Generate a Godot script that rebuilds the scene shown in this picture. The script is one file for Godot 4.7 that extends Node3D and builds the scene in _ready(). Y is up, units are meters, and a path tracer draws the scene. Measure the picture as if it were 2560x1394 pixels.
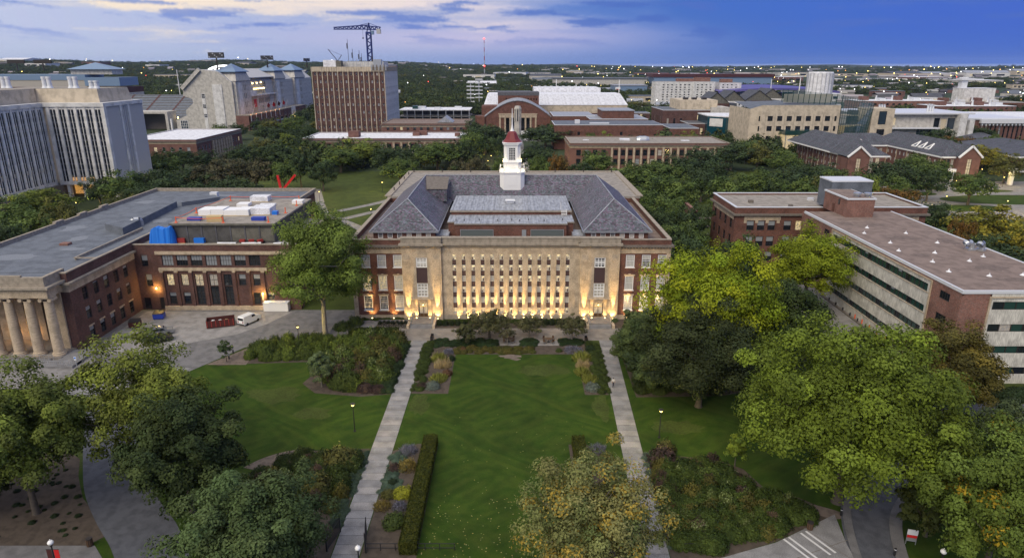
extends Node3D
# Aerial view at dusk over a brick campus: a floodlit library behind a lawn, halls on both sides, a stadium and a town beyond.

var R := RandomNumberGenerator.new()
var M := {}            # materials
var KEEP := {}         # shared meshes
var taken := {}
var fine: Texture2D
var blotch: Texture2D
var streak: Texture2D

class B:
	# collects flat faces; quads run counter-clockwise as seen from outside, UVs are metres on the face
	var v := PackedVector3Array()
	var n := PackedVector3Array()
	var uv := PackedVector2Array()
	var c := PackedColorArray()
	var t := Transform3D()
	var col := Color.WHITE
	func tri(p: Vector3, q: Vector3, r: Vector3) -> void:
		p = t * p; q = t * q; r = t * r
		var m := (q - p).cross(r - p).normalized()
		var a := Vector3.UP.cross(m)
		a = a.normalized() if a.length() > 0.02 else Vector3.RIGHT
		var b := m.cross(a)
		for k in [p, r, q]:
			v.append(k); n.append(m); uv.append(Vector2(k.dot(a), -k.dot(b))); c.append(col)
	func smooth_tri(p: Vector3, q: Vector3, r: Vector3, np: Vector3, nq: Vector3, nr: Vector3) -> void:
		var ks := [p, r, q]
		var ns := [np, nr, nq]
		for k in 3:
			v.append(t * ks[k]); n.append((t.basis * ns[k]).normalized()); uv.append(Vector2(ks[k].x + ks[k].z, -ks[k].y)); c.append(col)
	func quad(p: Vector3, q: Vector3, r: Vector3, s: Vector3) -> void:
		tri(p, q, r); tri(p, r, s)
	func box(x0: float, y0: float, z0: float, x1: float, y1: float, z1: float, bottom := true) -> void:
		var a := Vector3(x0, y0, z1); var b := Vector3(x1, y0, z1); var d := Vector3(x1, y1, z1); var e := Vector3(x0, y1, z1)
		var f := Vector3(x0, y0, z0); var g := Vector3(x1, y0, z0); var h := Vector3(x1, y1, z0); var i := Vector3(x0, y1, z0)
		quad(a, b, d, e); quad(g, f, i, h); quad(b, g, h, d); quad(f, a, e, i); quad(e, d, h, i)
		if bottom: quad(f, g, b, a)
	func bar(p: Vector3, q: Vector3, w: float, h := -1.0) -> void:
		# a beam of w by h from p to q
		if h < 0: h = w
		var d := (q - p).normalized()
		var s := d.cross(Vector3.UP)
		s = s.normalized() if s.length() > 0.05 else Vector3.RIGHT
		var u := s.cross(d)
		s *= w / 2; u *= h / 2
		var a := [p - s - u, p + s - u, p + s + u, p - s + u]
		var b := [q - s - u, q + s - u, q + s + u, q - s + u]
		for k in 4:
			var m := (k + 1) % 4
			quad(a[k], a[m], b[m], b[k])
		quad(a[3], a[2], a[1], a[0]); quad(b[0], b[1], b[2], b[3])
	func prism(poly: PackedVector2Array, y0: float, y1: float, top := true, bottom := false) -> void:
		# poly in x, z
		if Geometry2D.is_polygon_clockwise(poly): poly = poly.duplicate(); poly.reverse()
		# in x,z with z towards the viewer a positive area turns clockwise seen from above
		var k := poly.size()
		for i in k:
			var p := poly[i]; var q := poly[(i + 1) % k]
			quad(Vector3(q.x, y0, q.y), Vector3(p.x, y0, p.y), Vector3(p.x, y1, p.y), Vector3(q.x, y1, q.y))
		var ix := Geometry2D.triangulate_polygon(poly)
		for i in range(0, ix.size(), 3):
			var p := poly[ix[i]]; var q := poly[ix[i + 1]]; var r := poly[ix[i + 2]]
			if (q - p).cross(r - p) > 0:
				var x := q; q = r; r = x
			if top: tri(Vector3(p.x, y1, p.y), Vector3(q.x, y1, q.y), Vector3(r.x, y1, r.y))
			if bottom: tri(Vector3(p.x, y0, p.y), Vector3(r.x, y0, r.y), Vector3(q.x, y0, q.y))
	func lathe(at: Vector3, prof: Array, seg: int, turn := 0.0, flat := false) -> void:
		# prof: [radius, height] upwards
		for j in prof.size() - 1:
			var r0: float = prof[j][0]; var y0: float = prof[j][1]; var r1: float = prof[j + 1][0]; var y1: float = prof[j + 1][1]
			for i in seg:
				var a := TAU * i / seg + turn; var b := TAU * (i + 1) / seg + turn
				var ca := Vector3(sin(a), 0, cos(a)); var cb := Vector3(sin(b), 0, cos(b))
				var p := at + ca * r0 + Vector3(0, y0, 0); var q := at + cb * r0 + Vector3(0, y0, 0)
				var r := at + cb * r1 + Vector3(0, y1, 0); var s := at + ca * r1 + Vector3(0, y1, 0)
				if flat:
					if r0 > 0.001: tri(p, q, r)
					if r1 > 0.001: tri(p, r, s)
				else:
					var na := Vector3(ca.x * (y1 - y0), r0 - r1, ca.z * (y1 - y0)).normalized()
					var nb := Vector3(cb.x * (y1 - y0), r0 - r1, cb.z * (y1 - y0)).normalized()
					if r0 > 0.001: smooth_tri(p, q, r, na, nb, nb)
					if r1 > 0.001: smooth_tri(p, r, s, na, nb, na)
	func tube(pts: Array, rads: Array, seg: int) -> void:
		for j in pts.size() - 1:
			var p: Vector3 = pts[j]; var q: Vector3 = pts[j + 1]
			var d := (q - p).normalized()
			var s := d.cross(Vector3(0.31, 0.2, 0.9)).normalized()
			var u := d.cross(s)
			for i in seg:
				var a := TAU * i / seg; var b := TAU * (i + 1) / seg
				var na := s * cos(a) + u * sin(a); var nb := s * cos(b) + u * sin(b)
				smooth_tri(p + na * rads[j], p + nb * rads[j], q + nb * rads[j + 1], na, nb, nb)
				smooth_tri(p + na * rads[j], q + nb * rads[j + 1], q + na * rads[j + 1], na, nb, na)
	func wall(w: float, y0: float, y1: float, holes: Array, depth: float, u0 := 0.0) -> void:
		# an upright wall in the plane z = 0 of t, from u0 to w, with recessed openings [x0, y0, x1, y1]
		var us := [u0, w]; var ys := [y0, y1]
		for h in holes:
			us.append(h[0]); us.append(h[2]); ys.append(h[1]); ys.append(h[3])
		us.sort(); ys.sort()
		for i in us.size() - 1:
			if us[i + 1] - us[i] < 0.001 or us[i] < u0 - 0.001 or us[i + 1] > w + 0.001: continue
			var from := -1
			for j in ys.size():
				var solid := false
				if j < ys.size() - 1 and ys[j] >= y0 - 0.001 and ys[j + 1] <= y1 + 0.001:
					if ys[j + 1] - ys[j] < 0.001: continue
					solid = true
					var mx: float = (us[i] + us[i + 1]) / 2; var my: float = (ys[j] + ys[j + 1]) / 2
					for h in holes:
						if mx > h[0] and mx < h[2] and my > h[1] and my < h[3]: solid = false; break
				if solid and from < 0: from = j
				if not solid and from >= 0:
					quad(Vector3(us[i], ys[from], 0), Vector3(us[i + 1], ys[from], 0), Vector3(us[i + 1], ys[j], 0), Vector3(us[i], ys[j], 0))
					from = -1
		for h in holes:
			var a := Vector3(h[0], h[1], 0); var b := Vector3(h[2], h[1], 0); var d := Vector3(h[2], h[3], 0); var e := Vector3(h[0], h[3], 0)
			var k := Vector3(0, 0, -depth)
			quad(a, b, b + k, a + k)
			quad(e + k, d + k, d, e); quad(a, a + k, e + k, e); quad(b + k, b, d, d + k)
	func mesh() -> ArrayMesh:
		var m := ArrayMesh.new()
		if v.is_empty(): return m
		var a := []
		a.resize(Mesh.ARRAY_MAX)
		a[Mesh.ARRAY_VERTEX] = v; a[Mesh.ARRAY_NORMAL] = n; a[Mesh.ARRAY_TEX_UV] = uv; a[Mesh.ARRAY_COLOR] = c
		m.add_surface_from_arrays(Mesh.PRIMITIVE_TRIANGLES, a)
		return m

func numbered(called: String) -> String:
	var k: int = taken.get(called, 0)
	taken[called] = k + 1
	return called if k == 0 else "%s_%03d" % [called, k]

func thing(called: String, label: String, category: String, at := Vector3.ZERO, turn := 0.0, group := "") -> Node3D:
	var o := Node3D.new()
	o.name = numbered(called); add_child(o, true)
	o.position = at; o.rotation.y = turn
	tag(o, label, category, group)
	return o

func tag(o: Node, label: String, category: String, group := "") -> Node:
	o.set_meta("label", label); o.set_meta("category", category)
	if group: o.set_meta("group", group)
	return o

func place(mesh: Mesh, called: String, m: Material, parent: Node, t := Transform3D()) -> MeshInstance3D:
	var o := MeshInstance3D.new()
	o.name = numbered(called) if parent == self else called
	o.mesh = mesh
	o.material_override = m
	o.transform = t
	parent.add_child(o, true)
	return o

func part(b: B, called: String, m: Material, parent: Node, t := Transform3D()) -> MeshInstance3D:
	return place(b.mesh(), called, m, parent, t)

func ground(b: B, called: String, m: Material, kind := "structure") -> MeshInstance3D:
	var o := place(b.mesh(), called, m, self)
	o.set_meta("kind", kind)
	return o

func nb(t := Transform3D()) -> B:
	var b := B.new()
	b.t = t
	return b

func T(x: float, y: float, z: float, turn := 0.0) -> Transform3D:
	return Transform3D(Basis(Vector3.UP, turn), Vector3(x, y, z))

func lin(r: float, g: float, b: float) -> Color:
	return Color(r, g, b).linear_to_srgb()

func noise_tex(size: int, freq: float, oct: int, lo: float, hi: float, sd: int, sx := 1.0, sy := 1.0, gain := 0.5) -> ImageTexture:
	# grey texture, tileable by cross-fading
	var f := FastNoiseLite.new()
	f.seed = sd; f.frequency = freq; f.fractal_octaves = oct; f.fractal_gain = gain; f.noise_type = FastNoiseLite.TYPE_SIMPLEX
	var im := Image.create(size, size, false, Image.FORMAT_RGB8)
	for y in size:
		var wy := clampf((y - size * 0.8) / (size * 0.2), 0, 1)
		for x in size:
			var wx := clampf((x - size * 0.8) / (size * 0.2), 0, 1)
			var k := f.get_noise_2d(x * sx, y * sy)
			if wx > 0: k = lerpf(k, f.get_noise_2d((x - size) * sx, y * sy), wx)
			if wy > 0:
				var q := f.get_noise_2d(x * sx, (y - size) * sy)
				if wx > 0: q = lerpf(q, f.get_noise_2d((x - size) * sx, (y - size) * sy), wx)
				k = lerpf(k, q, wy)
			k = clampf(lerpf(lo, hi, 0.5 + k * 0.9), 0, 1)
			im.set_pixel(x, y, Color(k, k, k))
	return ImageTexture.create_from_image(im)

func mat(called: String, c: Color, rough := 0.9, size := 3.0, detail := 14.0, tex: Texture2D = null, metal := 0.0) -> StandardMaterial3D:
	# c is the linear base colour; fine grain repeats every size metres, blotches every detail metres
	var m := StandardMaterial3D.new()
	m.resource_name = called
	m.albedo_color = Color(c.r * 1.4, c.g * 1.4, c.b * 1.4).linear_to_srgb()
	m.roughness = rough; m.metallic = metal
	m.metallic_specular = 0.3
	m.albedo_texture = tex if tex else fine
	m.uv1_scale = Vector3.ONE / size
	if detail > 0:
		m.detail_enabled = true
		m.detail_blend_mode = BaseMaterial3D.BLEND_MODE_MUL
		m.detail_albedo = blotch
		m.detail_uv_layer = BaseMaterial3D.DETAIL_UV_2
		m.uv2_triplanar = true; m.uv2_world_triplanar = true
		m.uv2_scale = Vector3.ONE / detail
	M[called] = m
	return m

func plain(called: String, c: Color, rough := 0.6, metal := 0.0, spec := 0.4) -> StandardMaterial3D:
	var m := StandardMaterial3D.new()
	m.resource_name = called
	m.albedo_color = c.linear_to_srgb(); m.roughness = rough; m.metallic = metal; m.metallic_specular = spec
	M[called] = m
	return m

func glow(called: String, c: Color, e: float, tex: Texture2D = null) -> StandardMaterial3D:
	var m := plain(called, Color(0.3, 0.3, 0.3), 0.4)
	m.emission_enabled = true; m.emission = c.linear_to_srgb(); m.emission_energy_multiplier = e
	if tex:
		m.emission_operator = BaseMaterial3D.EMISSION_OP_MULTIPLY
		m.emission_texture = tex
	return m

func setup() -> void:
	R.seed = 71
	var cam := Camera3D.new()
	cam.name = "camera"; add_child(cam)
	cam.position = V(0, 50, 0)
	cam.rotation = V(-0.30937, 0, 0)
	cam.fov = 45.065
	cam.near = 0.5; cam.far = 30000
	cam.current = true
	var e := Environment.new()
	e.background_mode = Environment.BG_SKY
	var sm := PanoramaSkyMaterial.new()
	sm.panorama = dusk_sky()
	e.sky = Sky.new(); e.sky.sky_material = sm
	e.background_energy_multiplier = 1.0
	e.tonemap_mode = Environment.TONE_MAPPER_LINEAR
	e.tonemap_exposure = 1.72
	e.fog_enabled = true; e.fog_density = 0.00003; e.fog_light_color = Color(0.62, 0.70, 0.86)
	e.sdfgi_enabled = true; e.ssao_enabled = true; e.ssil_enabled = true
	var w := WorldEnvironment.new()
	w.name = "air"; w.environment = e; add_child(w)
	var sun := DirectionalLight3D.new()
	sun.name = "evening_light"
	sun.light_energy = 0.45
	sun.light_color = lin(1.0, 0.88, 0.68)
	sun.light_angular_distance = 40.0
	sun.shadow_enabled = true
	add_child(sun)
	sun.look_at_from_position(V(-42, 80, 78), Vector3.ZERO)

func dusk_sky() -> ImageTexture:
	# dusk: a lavender veil, warm lit cloud in the west (left), deep blue in the east; unseen sky overhead made brighter to light the ground
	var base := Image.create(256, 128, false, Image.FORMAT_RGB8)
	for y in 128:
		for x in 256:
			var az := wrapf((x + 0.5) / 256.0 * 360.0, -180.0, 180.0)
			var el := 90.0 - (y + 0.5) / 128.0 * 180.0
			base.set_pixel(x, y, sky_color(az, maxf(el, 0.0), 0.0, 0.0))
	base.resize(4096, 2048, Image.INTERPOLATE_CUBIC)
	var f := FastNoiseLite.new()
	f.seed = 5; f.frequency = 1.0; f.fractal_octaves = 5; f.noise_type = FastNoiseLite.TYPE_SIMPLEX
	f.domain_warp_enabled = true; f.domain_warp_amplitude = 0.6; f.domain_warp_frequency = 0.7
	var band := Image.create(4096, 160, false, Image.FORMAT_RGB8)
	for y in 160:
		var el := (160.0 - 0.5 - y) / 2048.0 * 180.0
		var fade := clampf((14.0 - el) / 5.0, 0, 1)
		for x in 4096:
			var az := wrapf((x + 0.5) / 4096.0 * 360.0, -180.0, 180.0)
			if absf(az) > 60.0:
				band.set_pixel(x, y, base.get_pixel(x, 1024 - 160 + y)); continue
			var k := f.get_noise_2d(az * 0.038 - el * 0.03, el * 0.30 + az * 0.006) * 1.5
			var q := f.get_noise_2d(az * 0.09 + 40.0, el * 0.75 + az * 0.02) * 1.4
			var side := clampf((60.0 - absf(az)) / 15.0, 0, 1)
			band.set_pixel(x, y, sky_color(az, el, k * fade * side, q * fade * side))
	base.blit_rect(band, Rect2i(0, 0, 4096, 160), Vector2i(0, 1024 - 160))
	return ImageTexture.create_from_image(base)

func sky_color(az: float, el: float, k: float, q: float) -> Color:
	# colours below are display values
	var s := clampf((az + 40.0) / 80.0, 0, 1) if absf(az) <= 90 else (clampf((180.0 - absf(az)) / 90.0, 0, 1) if az > 0 else 0.25 * clampf((180.0 - absf(az)) / 90.0, 0, 1) * 0.0 + 0.0)
	if az < -90: s = lerpf(0.0, 0.4, (-90.0 - az) / 90.0)
	elif az > 90: s = lerpf(1.0, 0.4, (az - 90.0) / 90.0)
	s = s * s * (3 - 2 * s)
	var low := Color(0.74, 0.78, 0.87).lerp(Color(0.22, 0.38, 0.72), s)
	var mid := Color(0.75, 0.78, 0.89).lerp(Color(0.09, 0.30, 0.70), s)
	var pink := Color(0.93, 0.84, 0.90)
	var high := Color(0.66, 0.70, 0.86).lerp(Color(0.24, 0.38, 0.74), s)
	var c := low.lerp(mid, clampf(el / 2.5, 0, 1))
	var belt := exp(-pow((el - 2.0) / 1.3, 2)) * exp(-pow((az + 2.0) / 16.0, 2))
	c = c.lerp(pink, belt * 0.6)
	c = c.lerp(high, clampf((el - 4.0) / 6.0, 0, 1))
	# lit cloud, thick in the west and high up
	var lift := clampf((el - 2.75 + (k + 0.42 * (1 - s)) * 1.7) / 1.3, 0, 1) * clampf(1.12 - s * 1.5, 0, 1)
	var warm := Color(0.98, 0.91, 0.82).lerp(Color(0.84, 0.80, 0.90), s * 1.3)
	var cover := clampf(lift * (0.92 + k * 0.9), 0, 1) * clampf(1.0 - (el - 8.0) / 8.0, 0.25, 1)
	c = c.lerp(warm, cover)
	# darker blue-grey cloud bars
	var bar := clampf((q - 0.22) * 2.2, 0, 1) * clampf((el - 1.2) / 1.5, 0, 1)
	c = c.lerp(Color(0.47, 0.56, 0.82).lerp(Color(0.22, 0.36, 0.70), s), bar * 0.75)
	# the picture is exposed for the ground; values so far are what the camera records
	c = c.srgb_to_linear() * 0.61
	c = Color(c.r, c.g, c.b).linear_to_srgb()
	# unseen sky overhead, brightness added there to light the ground
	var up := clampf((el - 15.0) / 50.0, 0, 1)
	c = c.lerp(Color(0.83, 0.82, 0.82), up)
	return c

func textures_and_materials() -> void:
	fine = noise_tex(192, 0.09, 4, 0.84, 0.98, 3)
	blotch = noise_tex(192, 0.02, 5, 0.87, 1.04, 9, 1.0, 1.0, 0.55)
	streak = noise_tex(192, 0.03, 4, 0.84, 1.03, 21, 2.2, 0.25)
	var brick_tex := brick_texture()
	var slate_tex := slate_texture()
	var grass_tex := grass_texture()
	mat("brick", Color(0.155, 0.078, 0.060), 0.9, 6.0, 17.0, brick_tex)
	mat("brick_dark", Color(0.115, 0.066, 0.058), 0.9, 6.0, 17.0, brick_tex)
	mat("brick_rose", Color(0.24, 0.135, 0.108), 0.9, 6.0, 17.0, brick_tex)
	mat("brick_far", Color(0.16, 0.085, 0.07), 0.9, 6.0, 23.0)
	mat("limestone", Color(0.43, 0.35, 0.255), 0.85, 5.0, 9.0)
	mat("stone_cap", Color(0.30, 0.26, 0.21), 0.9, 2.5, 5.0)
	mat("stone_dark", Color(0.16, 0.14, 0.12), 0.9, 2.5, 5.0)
	mat("concrete_wall", Color(0.46, 0.44, 0.40), 0.9, 4.0, 13.0)
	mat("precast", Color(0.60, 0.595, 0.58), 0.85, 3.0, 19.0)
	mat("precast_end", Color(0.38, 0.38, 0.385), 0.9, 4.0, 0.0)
	mat("stucco_cream", Color(0.50, 0.43, 0.33), 0.9, 4.0, 17.0)
	mat("panel_stained", Color(0.50, 0.485, 0.43), 0.9, 3.0, 11.0, streak)
	mat("slate", Color(0.145, 0.150, 0.175), 0.62, 12.0, 20.0, slate_tex)
	mat("shingle", Color(0.105, 0.118, 0.135), 0.8, 9.0, 20.0, slate_tex)
	mat("metal_roof", Color(0.27, 0.285, 0.315), 0.5, 9.0, 7.0, streak)
	mat("membrane_grey", Color(0.125, 0.14, 0.165), 0.75, 6.0, 16.0)
	mat("gravel_roof", Color(0.20, 0.155, 0.135), 0.95, 1.5, 12.0)
	mat("gravel_roof_pale", Color(0.27, 0.245, 0.215), 0.95, 1.5, 12.0)
	mat("membrane_white", Color(0.66, 0.67, 0.70), 0.6, 8.0, 15.0)
	mat("roof_dark", Color(0.10, 0.10, 0.11), 0.8, 4.0, 9.0)
	mat("gray_panel", Color(0.085, 0.083, 0.08), 0.7, 4.0, 9.0)
	mat("gray_panel_pale", Color(0.135, 0.13, 0.11), 0.7, 4.0, 9.0)
	mat("lawn", Color(0.036, 0.068, 0.0055), 0.95, 22.0, 31.0, grass_tex)
	mat("lawn_rough", Color(0.046, 0.064, 0.012), 0.95, 9.0, 23.0)
	mat("roof_stain", Color(0.155, 0.122, 0.108), 0.95, 1.5, 5.0)
	mat("seam_grey", Color(0.165, 0.18, 0.205), 0.75, 6.0, 0.0)
	mat("soil", Color(0.075, 0.06, 0.048), 0.95, 1.6, 6.0)
	mat("mulch", Color(0.15, 0.12, 0.10), 0.95, 0.9, 5.0)
	mat("paving", Color(0.215, 0.205, 0.20), 0.9, 2.5, 11.0)
	mat("paving_warm", Color(0.215, 0.195, 0.175), 0.9, 2.5, 11.0)
	mat("concrete", Color(0.215, 0.212, 0.215), 0.9, 3.0, 12.0)
	mat("asphalt", Color(0.085, 0.09, 0.105), 0.9, 2.0, 8.0)
	mat("asphalt_pale", Color(0.145, 0.142, 0.145), 0.9, 2.0, 10.0)
	mat("far_ground", Color(0.035, 0.05, 0.022), 0.95, 60.0, 400.0)
	mat("bark", Color(0.10, 0.085, 0.07), 0.95, 0.8, 4.0)
	mat("bark_pale", Color(0.22, 0.20, 0.17), 0.95, 0.8, 4.0)
	plain("white_line", Color(0.6, 0.6, 0.6), 0.7)
	plain("white_paint", Color(0.78, 0.78, 0.77), 0.5)
	plain("white_metal", Color(0.62, 0.64, 0.67), 0.4)
	plain("galvanised", Color(0.45, 0.47, 0.5), 0.35, 0.6)
	plain("black_metal", Color(0.02, 0.02, 0.022), 0.5)
	plain("dark_bronze", Color(0.035, 0.03, 0.028), 0.5)
	plain("spandrel", Color(0.075, 0.045, 0.045), 0.6)
	plain("dark_glass", Color(0.012, 0.016, 0.022), 0.12, 0.0, 0.6)
	plain("blue_glass", Color(0.02, 0.035, 0.055), 0.1, 0.0, 0.8)
	plain("green_glass", Color(0.015, 0.05, 0.045), 0.1, 0.0, 0.8)
	plain("teal_glass", Color(0.006, 0.05, 0.07), 0.15, 0.0, 0.8)
	plain("blind", Color(0.40, 0.38, 0.33), 0.7)
	plain("blind_cool", Color(0.24, 0.26, 0.28), 0.7)
	plain("grey_screen", Color(0.10, 0.12, 0.12), 0.4)
	plain("orange_plastic", Color(0.75, 0.12, 0.03), 0.5)
	plain("blue_tarp", Color(0.02, 0.17, 0.62), 0.35)
	plain("blue_dark", Color(0.03, 0.06, 0.35), 0.5)
	plain("wood_pale", Color(0.55, 0.42, 0.22), 0.8)
	plain("red_paint", Color(0.30, 0.035, 0.03), 0.6)
	plain("maroon_paint", Color(0.07, 0.02, 0.018), 0.6)
	plain("red_bright", Color(0.55, 0.02, 0.02), 0.5)
	plain("copper_red", Color(0.17, 0.028, 0.03), 0.45)
	plain("steel_blue", Color(0.16, 0.24, 0.36), 0.45)
	plain("crane_blue", Color(0.015, 0.03, 0.16), 0.5)
	plain("bench_wood", Color(0.10, 0.06, 0.035), 0.7)
	plain("tyre", Color(0.015, 0.015, 0.016), 0.9)
	plain("car_white", Color(0.72, 0.72, 0.72), 0.25)
	plain("car_silver", Color(0.32, 0.33, 0.35), 0.25, 0.5)
	plain("car_dark", Color(0.02, 0.02, 0.025), 0.25)
	plain("wood_door", Color(0.10, 0.055, 0.025), 0.5)
	plain("skin", Color(0.35, 0.2, 0.14), 0.7)
	glow("lit", Color(1.0, 0.72, 0.27), 0.5, noise_tex(64, 0.09, 3, 0.35, 1.0, 31))
	glow("lit_b", Color(1.0, 0.68, 0.22), 0.36, noise_tex(64, 0.12, 3, 0.15, 1.0, 32))
	glow("lit_dim", Color(0.9, 0.62, 0.26), 0.17, noise_tex(64, 0.12, 3, 0.1, 0.9, 33))
	glow("lit_orange", Color(1.0, 0.48, 0.10), 0.7, noise_tex(64, 0.1, 3, 0.2, 1.0, 34))
	glow("lamp_warm", Color(1.0, 0.72, 0.26), 6.0)
	glow("tube_light", Color(1.0, 0.80, 0.42), 1.4)
	glow("lamp_yellow", Color(1.0, 0.74, 0.18), 4.0)
	glow("lamp_white", Color(0.95, 0.97, 1.0), 4.0)
	glow("lamp_red", Color(1.0, 0.06, 0.04), 3.0)
	glow("lamp_orange", Color(1.0, 0.38, 0.06), 3.0)
	for k in ["lit", "lit_b", "lit_dim", "lit_orange"]: M[k].uv1_scale = Vector3.ONE / 3.1

func brick_texture() -> ImageTexture:
	# six metres of brickwork: courses and scattered darker and paler bricks
	var im := Image.create(384, 384, false, Image.FORMAT_RGB8)
	var r := RandomNumberGenerator.new(); r.seed = 4
	for row in 48:
		for k in 24:
			var g := r.randf_range(0.78, 0.98)
			var w := r.randf_range(-0.03, 0.05)
			var x := k * 16 + (8 if row % 2 else 0)
			var c := Color(g + w, g - w * 0.5, g - w)
			im.fill_rect(Rect2i(x % 384, row * 8, 15, 7), c)
			if x % 384 > 368: im.fill_rect(Rect2i(0, row * 8, (x % 384) - 369, 7), c)
	for row in 48:
		im.fill_rect(Rect2i(0, row * 8 + 7, 384, 1), Color(0.92, 0.95, 0.97))
	return ImageTexture.create_from_image(im)

func slate_texture() -> ImageTexture:
	# twelve metres of slates, each of its own grey, purple or green
	var im := Image.create(512, 512, false, Image.FORMAT_RGB8)
	var r := RandomNumberGenerator.new(); r.seed = 8
	for row in 40:
		var y := int(row * 12.8)
		var x := -r.randi_range(0, 16)
		while x < 512:
			var w := r.randi_range(10, 22)
			var g := clampf(r.randfn(0.80, 0.085), 0.55, 1.0)
			var k := r.randf()
			var c := Color(g, g, g)
			if k < 0.25: c = Color(g * 1.07, g * 0.93, g * 1.0)
			elif k < 0.4: c = Color(g * 0.92, g * 1.0, g * 0.98)
			elif k < 0.46: c = Color(0.95, 0.92, 0.98)
			im.fill_rect(Rect2i(x, y, w, 13), c)
			im.fill_rect(Rect2i(x + w - 1, y, 1, 13), c * 0.75)
			im.fill_rect(Rect2i(x, y + 11, w, 2), c * 0.8)
			x += w
	return ImageTexture.create_from_image(im)

func grass_texture() -> ImageTexture:
	# turf: fine grain, thin patches and the grain that a mower leaves, slantwise
	var f := FastNoiseLite.new(); f.seed = 12; f.frequency = 1.0; f.fractal_octaves = 4
	var im := Image.create(512, 512, false, Image.FORMAT_RGB8)
	var r := RandomNumberGenerator.new(); r.seed = 9
	for y in 512:
		for x in 512:
			var a := TAU * x / 512.0; var b := TAU * y / 512.0
			var s := f.get_noise_2d(cos(a) * 1.2 + cos(b) * 1.2, sin(a) * 1.2 + sin(b) * 1.9)
			var stripe := sin((x * 9.0 + y * 6.0) / 512.0 * TAU + s * 1.5)
			var g := 0.82 + 0.012 * stripe + 0.10 * s + r.randf_range(-0.09, 0.09)
			im.set_pixel(x, y, Color(g * (1.0 + s * 0.14), g, g * (1.0 + s * 0.2)))
	return ImageTexture.create_from_image(im)

# ---- windows: a frame mesh shared by all of its size, with panes as its sub-part

func frame_mesh(w: float, h: float, cols: int, rows: int, edge: float, bar: float, sill := 0.0) -> ArrayMesh:
	var key := "f%.2f_%.2f_%d_%d_%.2f_%.2f_%.2f" % [w, h, cols, rows, edge, bar, sill]
	if not KEEP.has(key):
		var b := nb()
		b.box(0, 0, -0.03, edge, h, 0.06, false); b.box(w - edge, 0, -0.03, w, h, 0.06, false)
		b.box(edge, 0, -0.03, w - edge, edge, 0.058); b.box(edge, h - edge, -0.03, w - edge, h, 0.058)
		for i in range(1, cols):
			var x := edge + (w - 2 * edge) * i / cols
			b.box(x - bar / 2, edge, -0.02, x + bar / 2, h - edge, 0.03, false)
		for i in range(1, rows):
			var y := edge + (h - 2 * edge) * i / rows
			var k := bar * (2.2 if i == rows / 2 and rows >= 4 and rows % 2 == 0 else 1.0)
			b.box(edge, y - k / 2, -0.022, w - edge, y + k / 2, 0.027)
		if sill > 0: b.box(-0.12, -0.14, -0.02, w + 0.12, 0.0, sill)
		KEEP[key] = b.mesh()
	return KEEP[key]

func pane_mesh(w: float, h: float) -> ArrayMesh:
	var key := "p%.2f_%.2f" % [w, h]
	if not KEEP.has(key):
		var b := nb()
		b.box(0.02, 0.02, -0.045, w - 0.02, h - 0.02, -0.02)
		KEEP[key] = b.mesh()
	return KEEP[key]

func window(parent: Node, t: Transform3D, w: float, h: float, cols: int, rows: int, frame: String, glass: String, edge := 0.07, bar := 0.04, sill := 0.0, blind := 0.0, blind_mat := "blind_cool") -> MeshInstance3D:
	var o := place(frame_mesh(w, h, cols, rows, edge, bar, sill), "window", M[frame], parent, t)
	place(pane_mesh(w, h), "pane", M[glass], o)
	if blind > 0: place(pane_mesh(w - 2 * edge, h * blind), "blind", M[blind_mat], o, T(edge, h * (1 - blind) - edge, 0.012))
	return o

func slab(called: String, x0: float, y0: float, z0: float, x1: float, y1: float, z1: float, m: String, parent: Node) -> MeshInstance3D:
	var b := nb()
	b.box(x0, y0, z0, x1, y1, z1)
	return part(b, called, M[m], parent)

func lamp(parent: Node, at: Vector3, c: Color, e: float, r := 0.1) -> OmniLight3D:
	var l := OmniLight3D.new()
	l.name = "lamp_light"; l.light_color = c.linear_to_srgb(); l.light_energy = e; l.light_size = r
	l.omni_range = 60; l.omni_attenuation = 2; l.shadow_enabled = true
	l.position = at
	parent.add_child(l, true)
	return l

func spot(parent: Node, at: Vector3, towards: Vector3, c: Color, e: float, angle: float, r := 0.08) -> SpotLight3D:
	var l := SpotLight3D.new()
	l.name = "spot_light"; l.light_color = c.linear_to_srgb(); l.light_energy = e; l.light_size = r
	l.spot_range = 60; l.spot_attenuation = 2; l.spot_angle = angle; l.spot_angle_attenuation = 0.8; l.shadow_enabled = true
	parent.add_child(l, true)
	l.position = at
	var d := towards.normalized()
	l.basis = Basis.looking_at(d, Vector3.UP if absf(d.y) < 0.9 else Vector3.BACK)
	return l

# ---- the library

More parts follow.
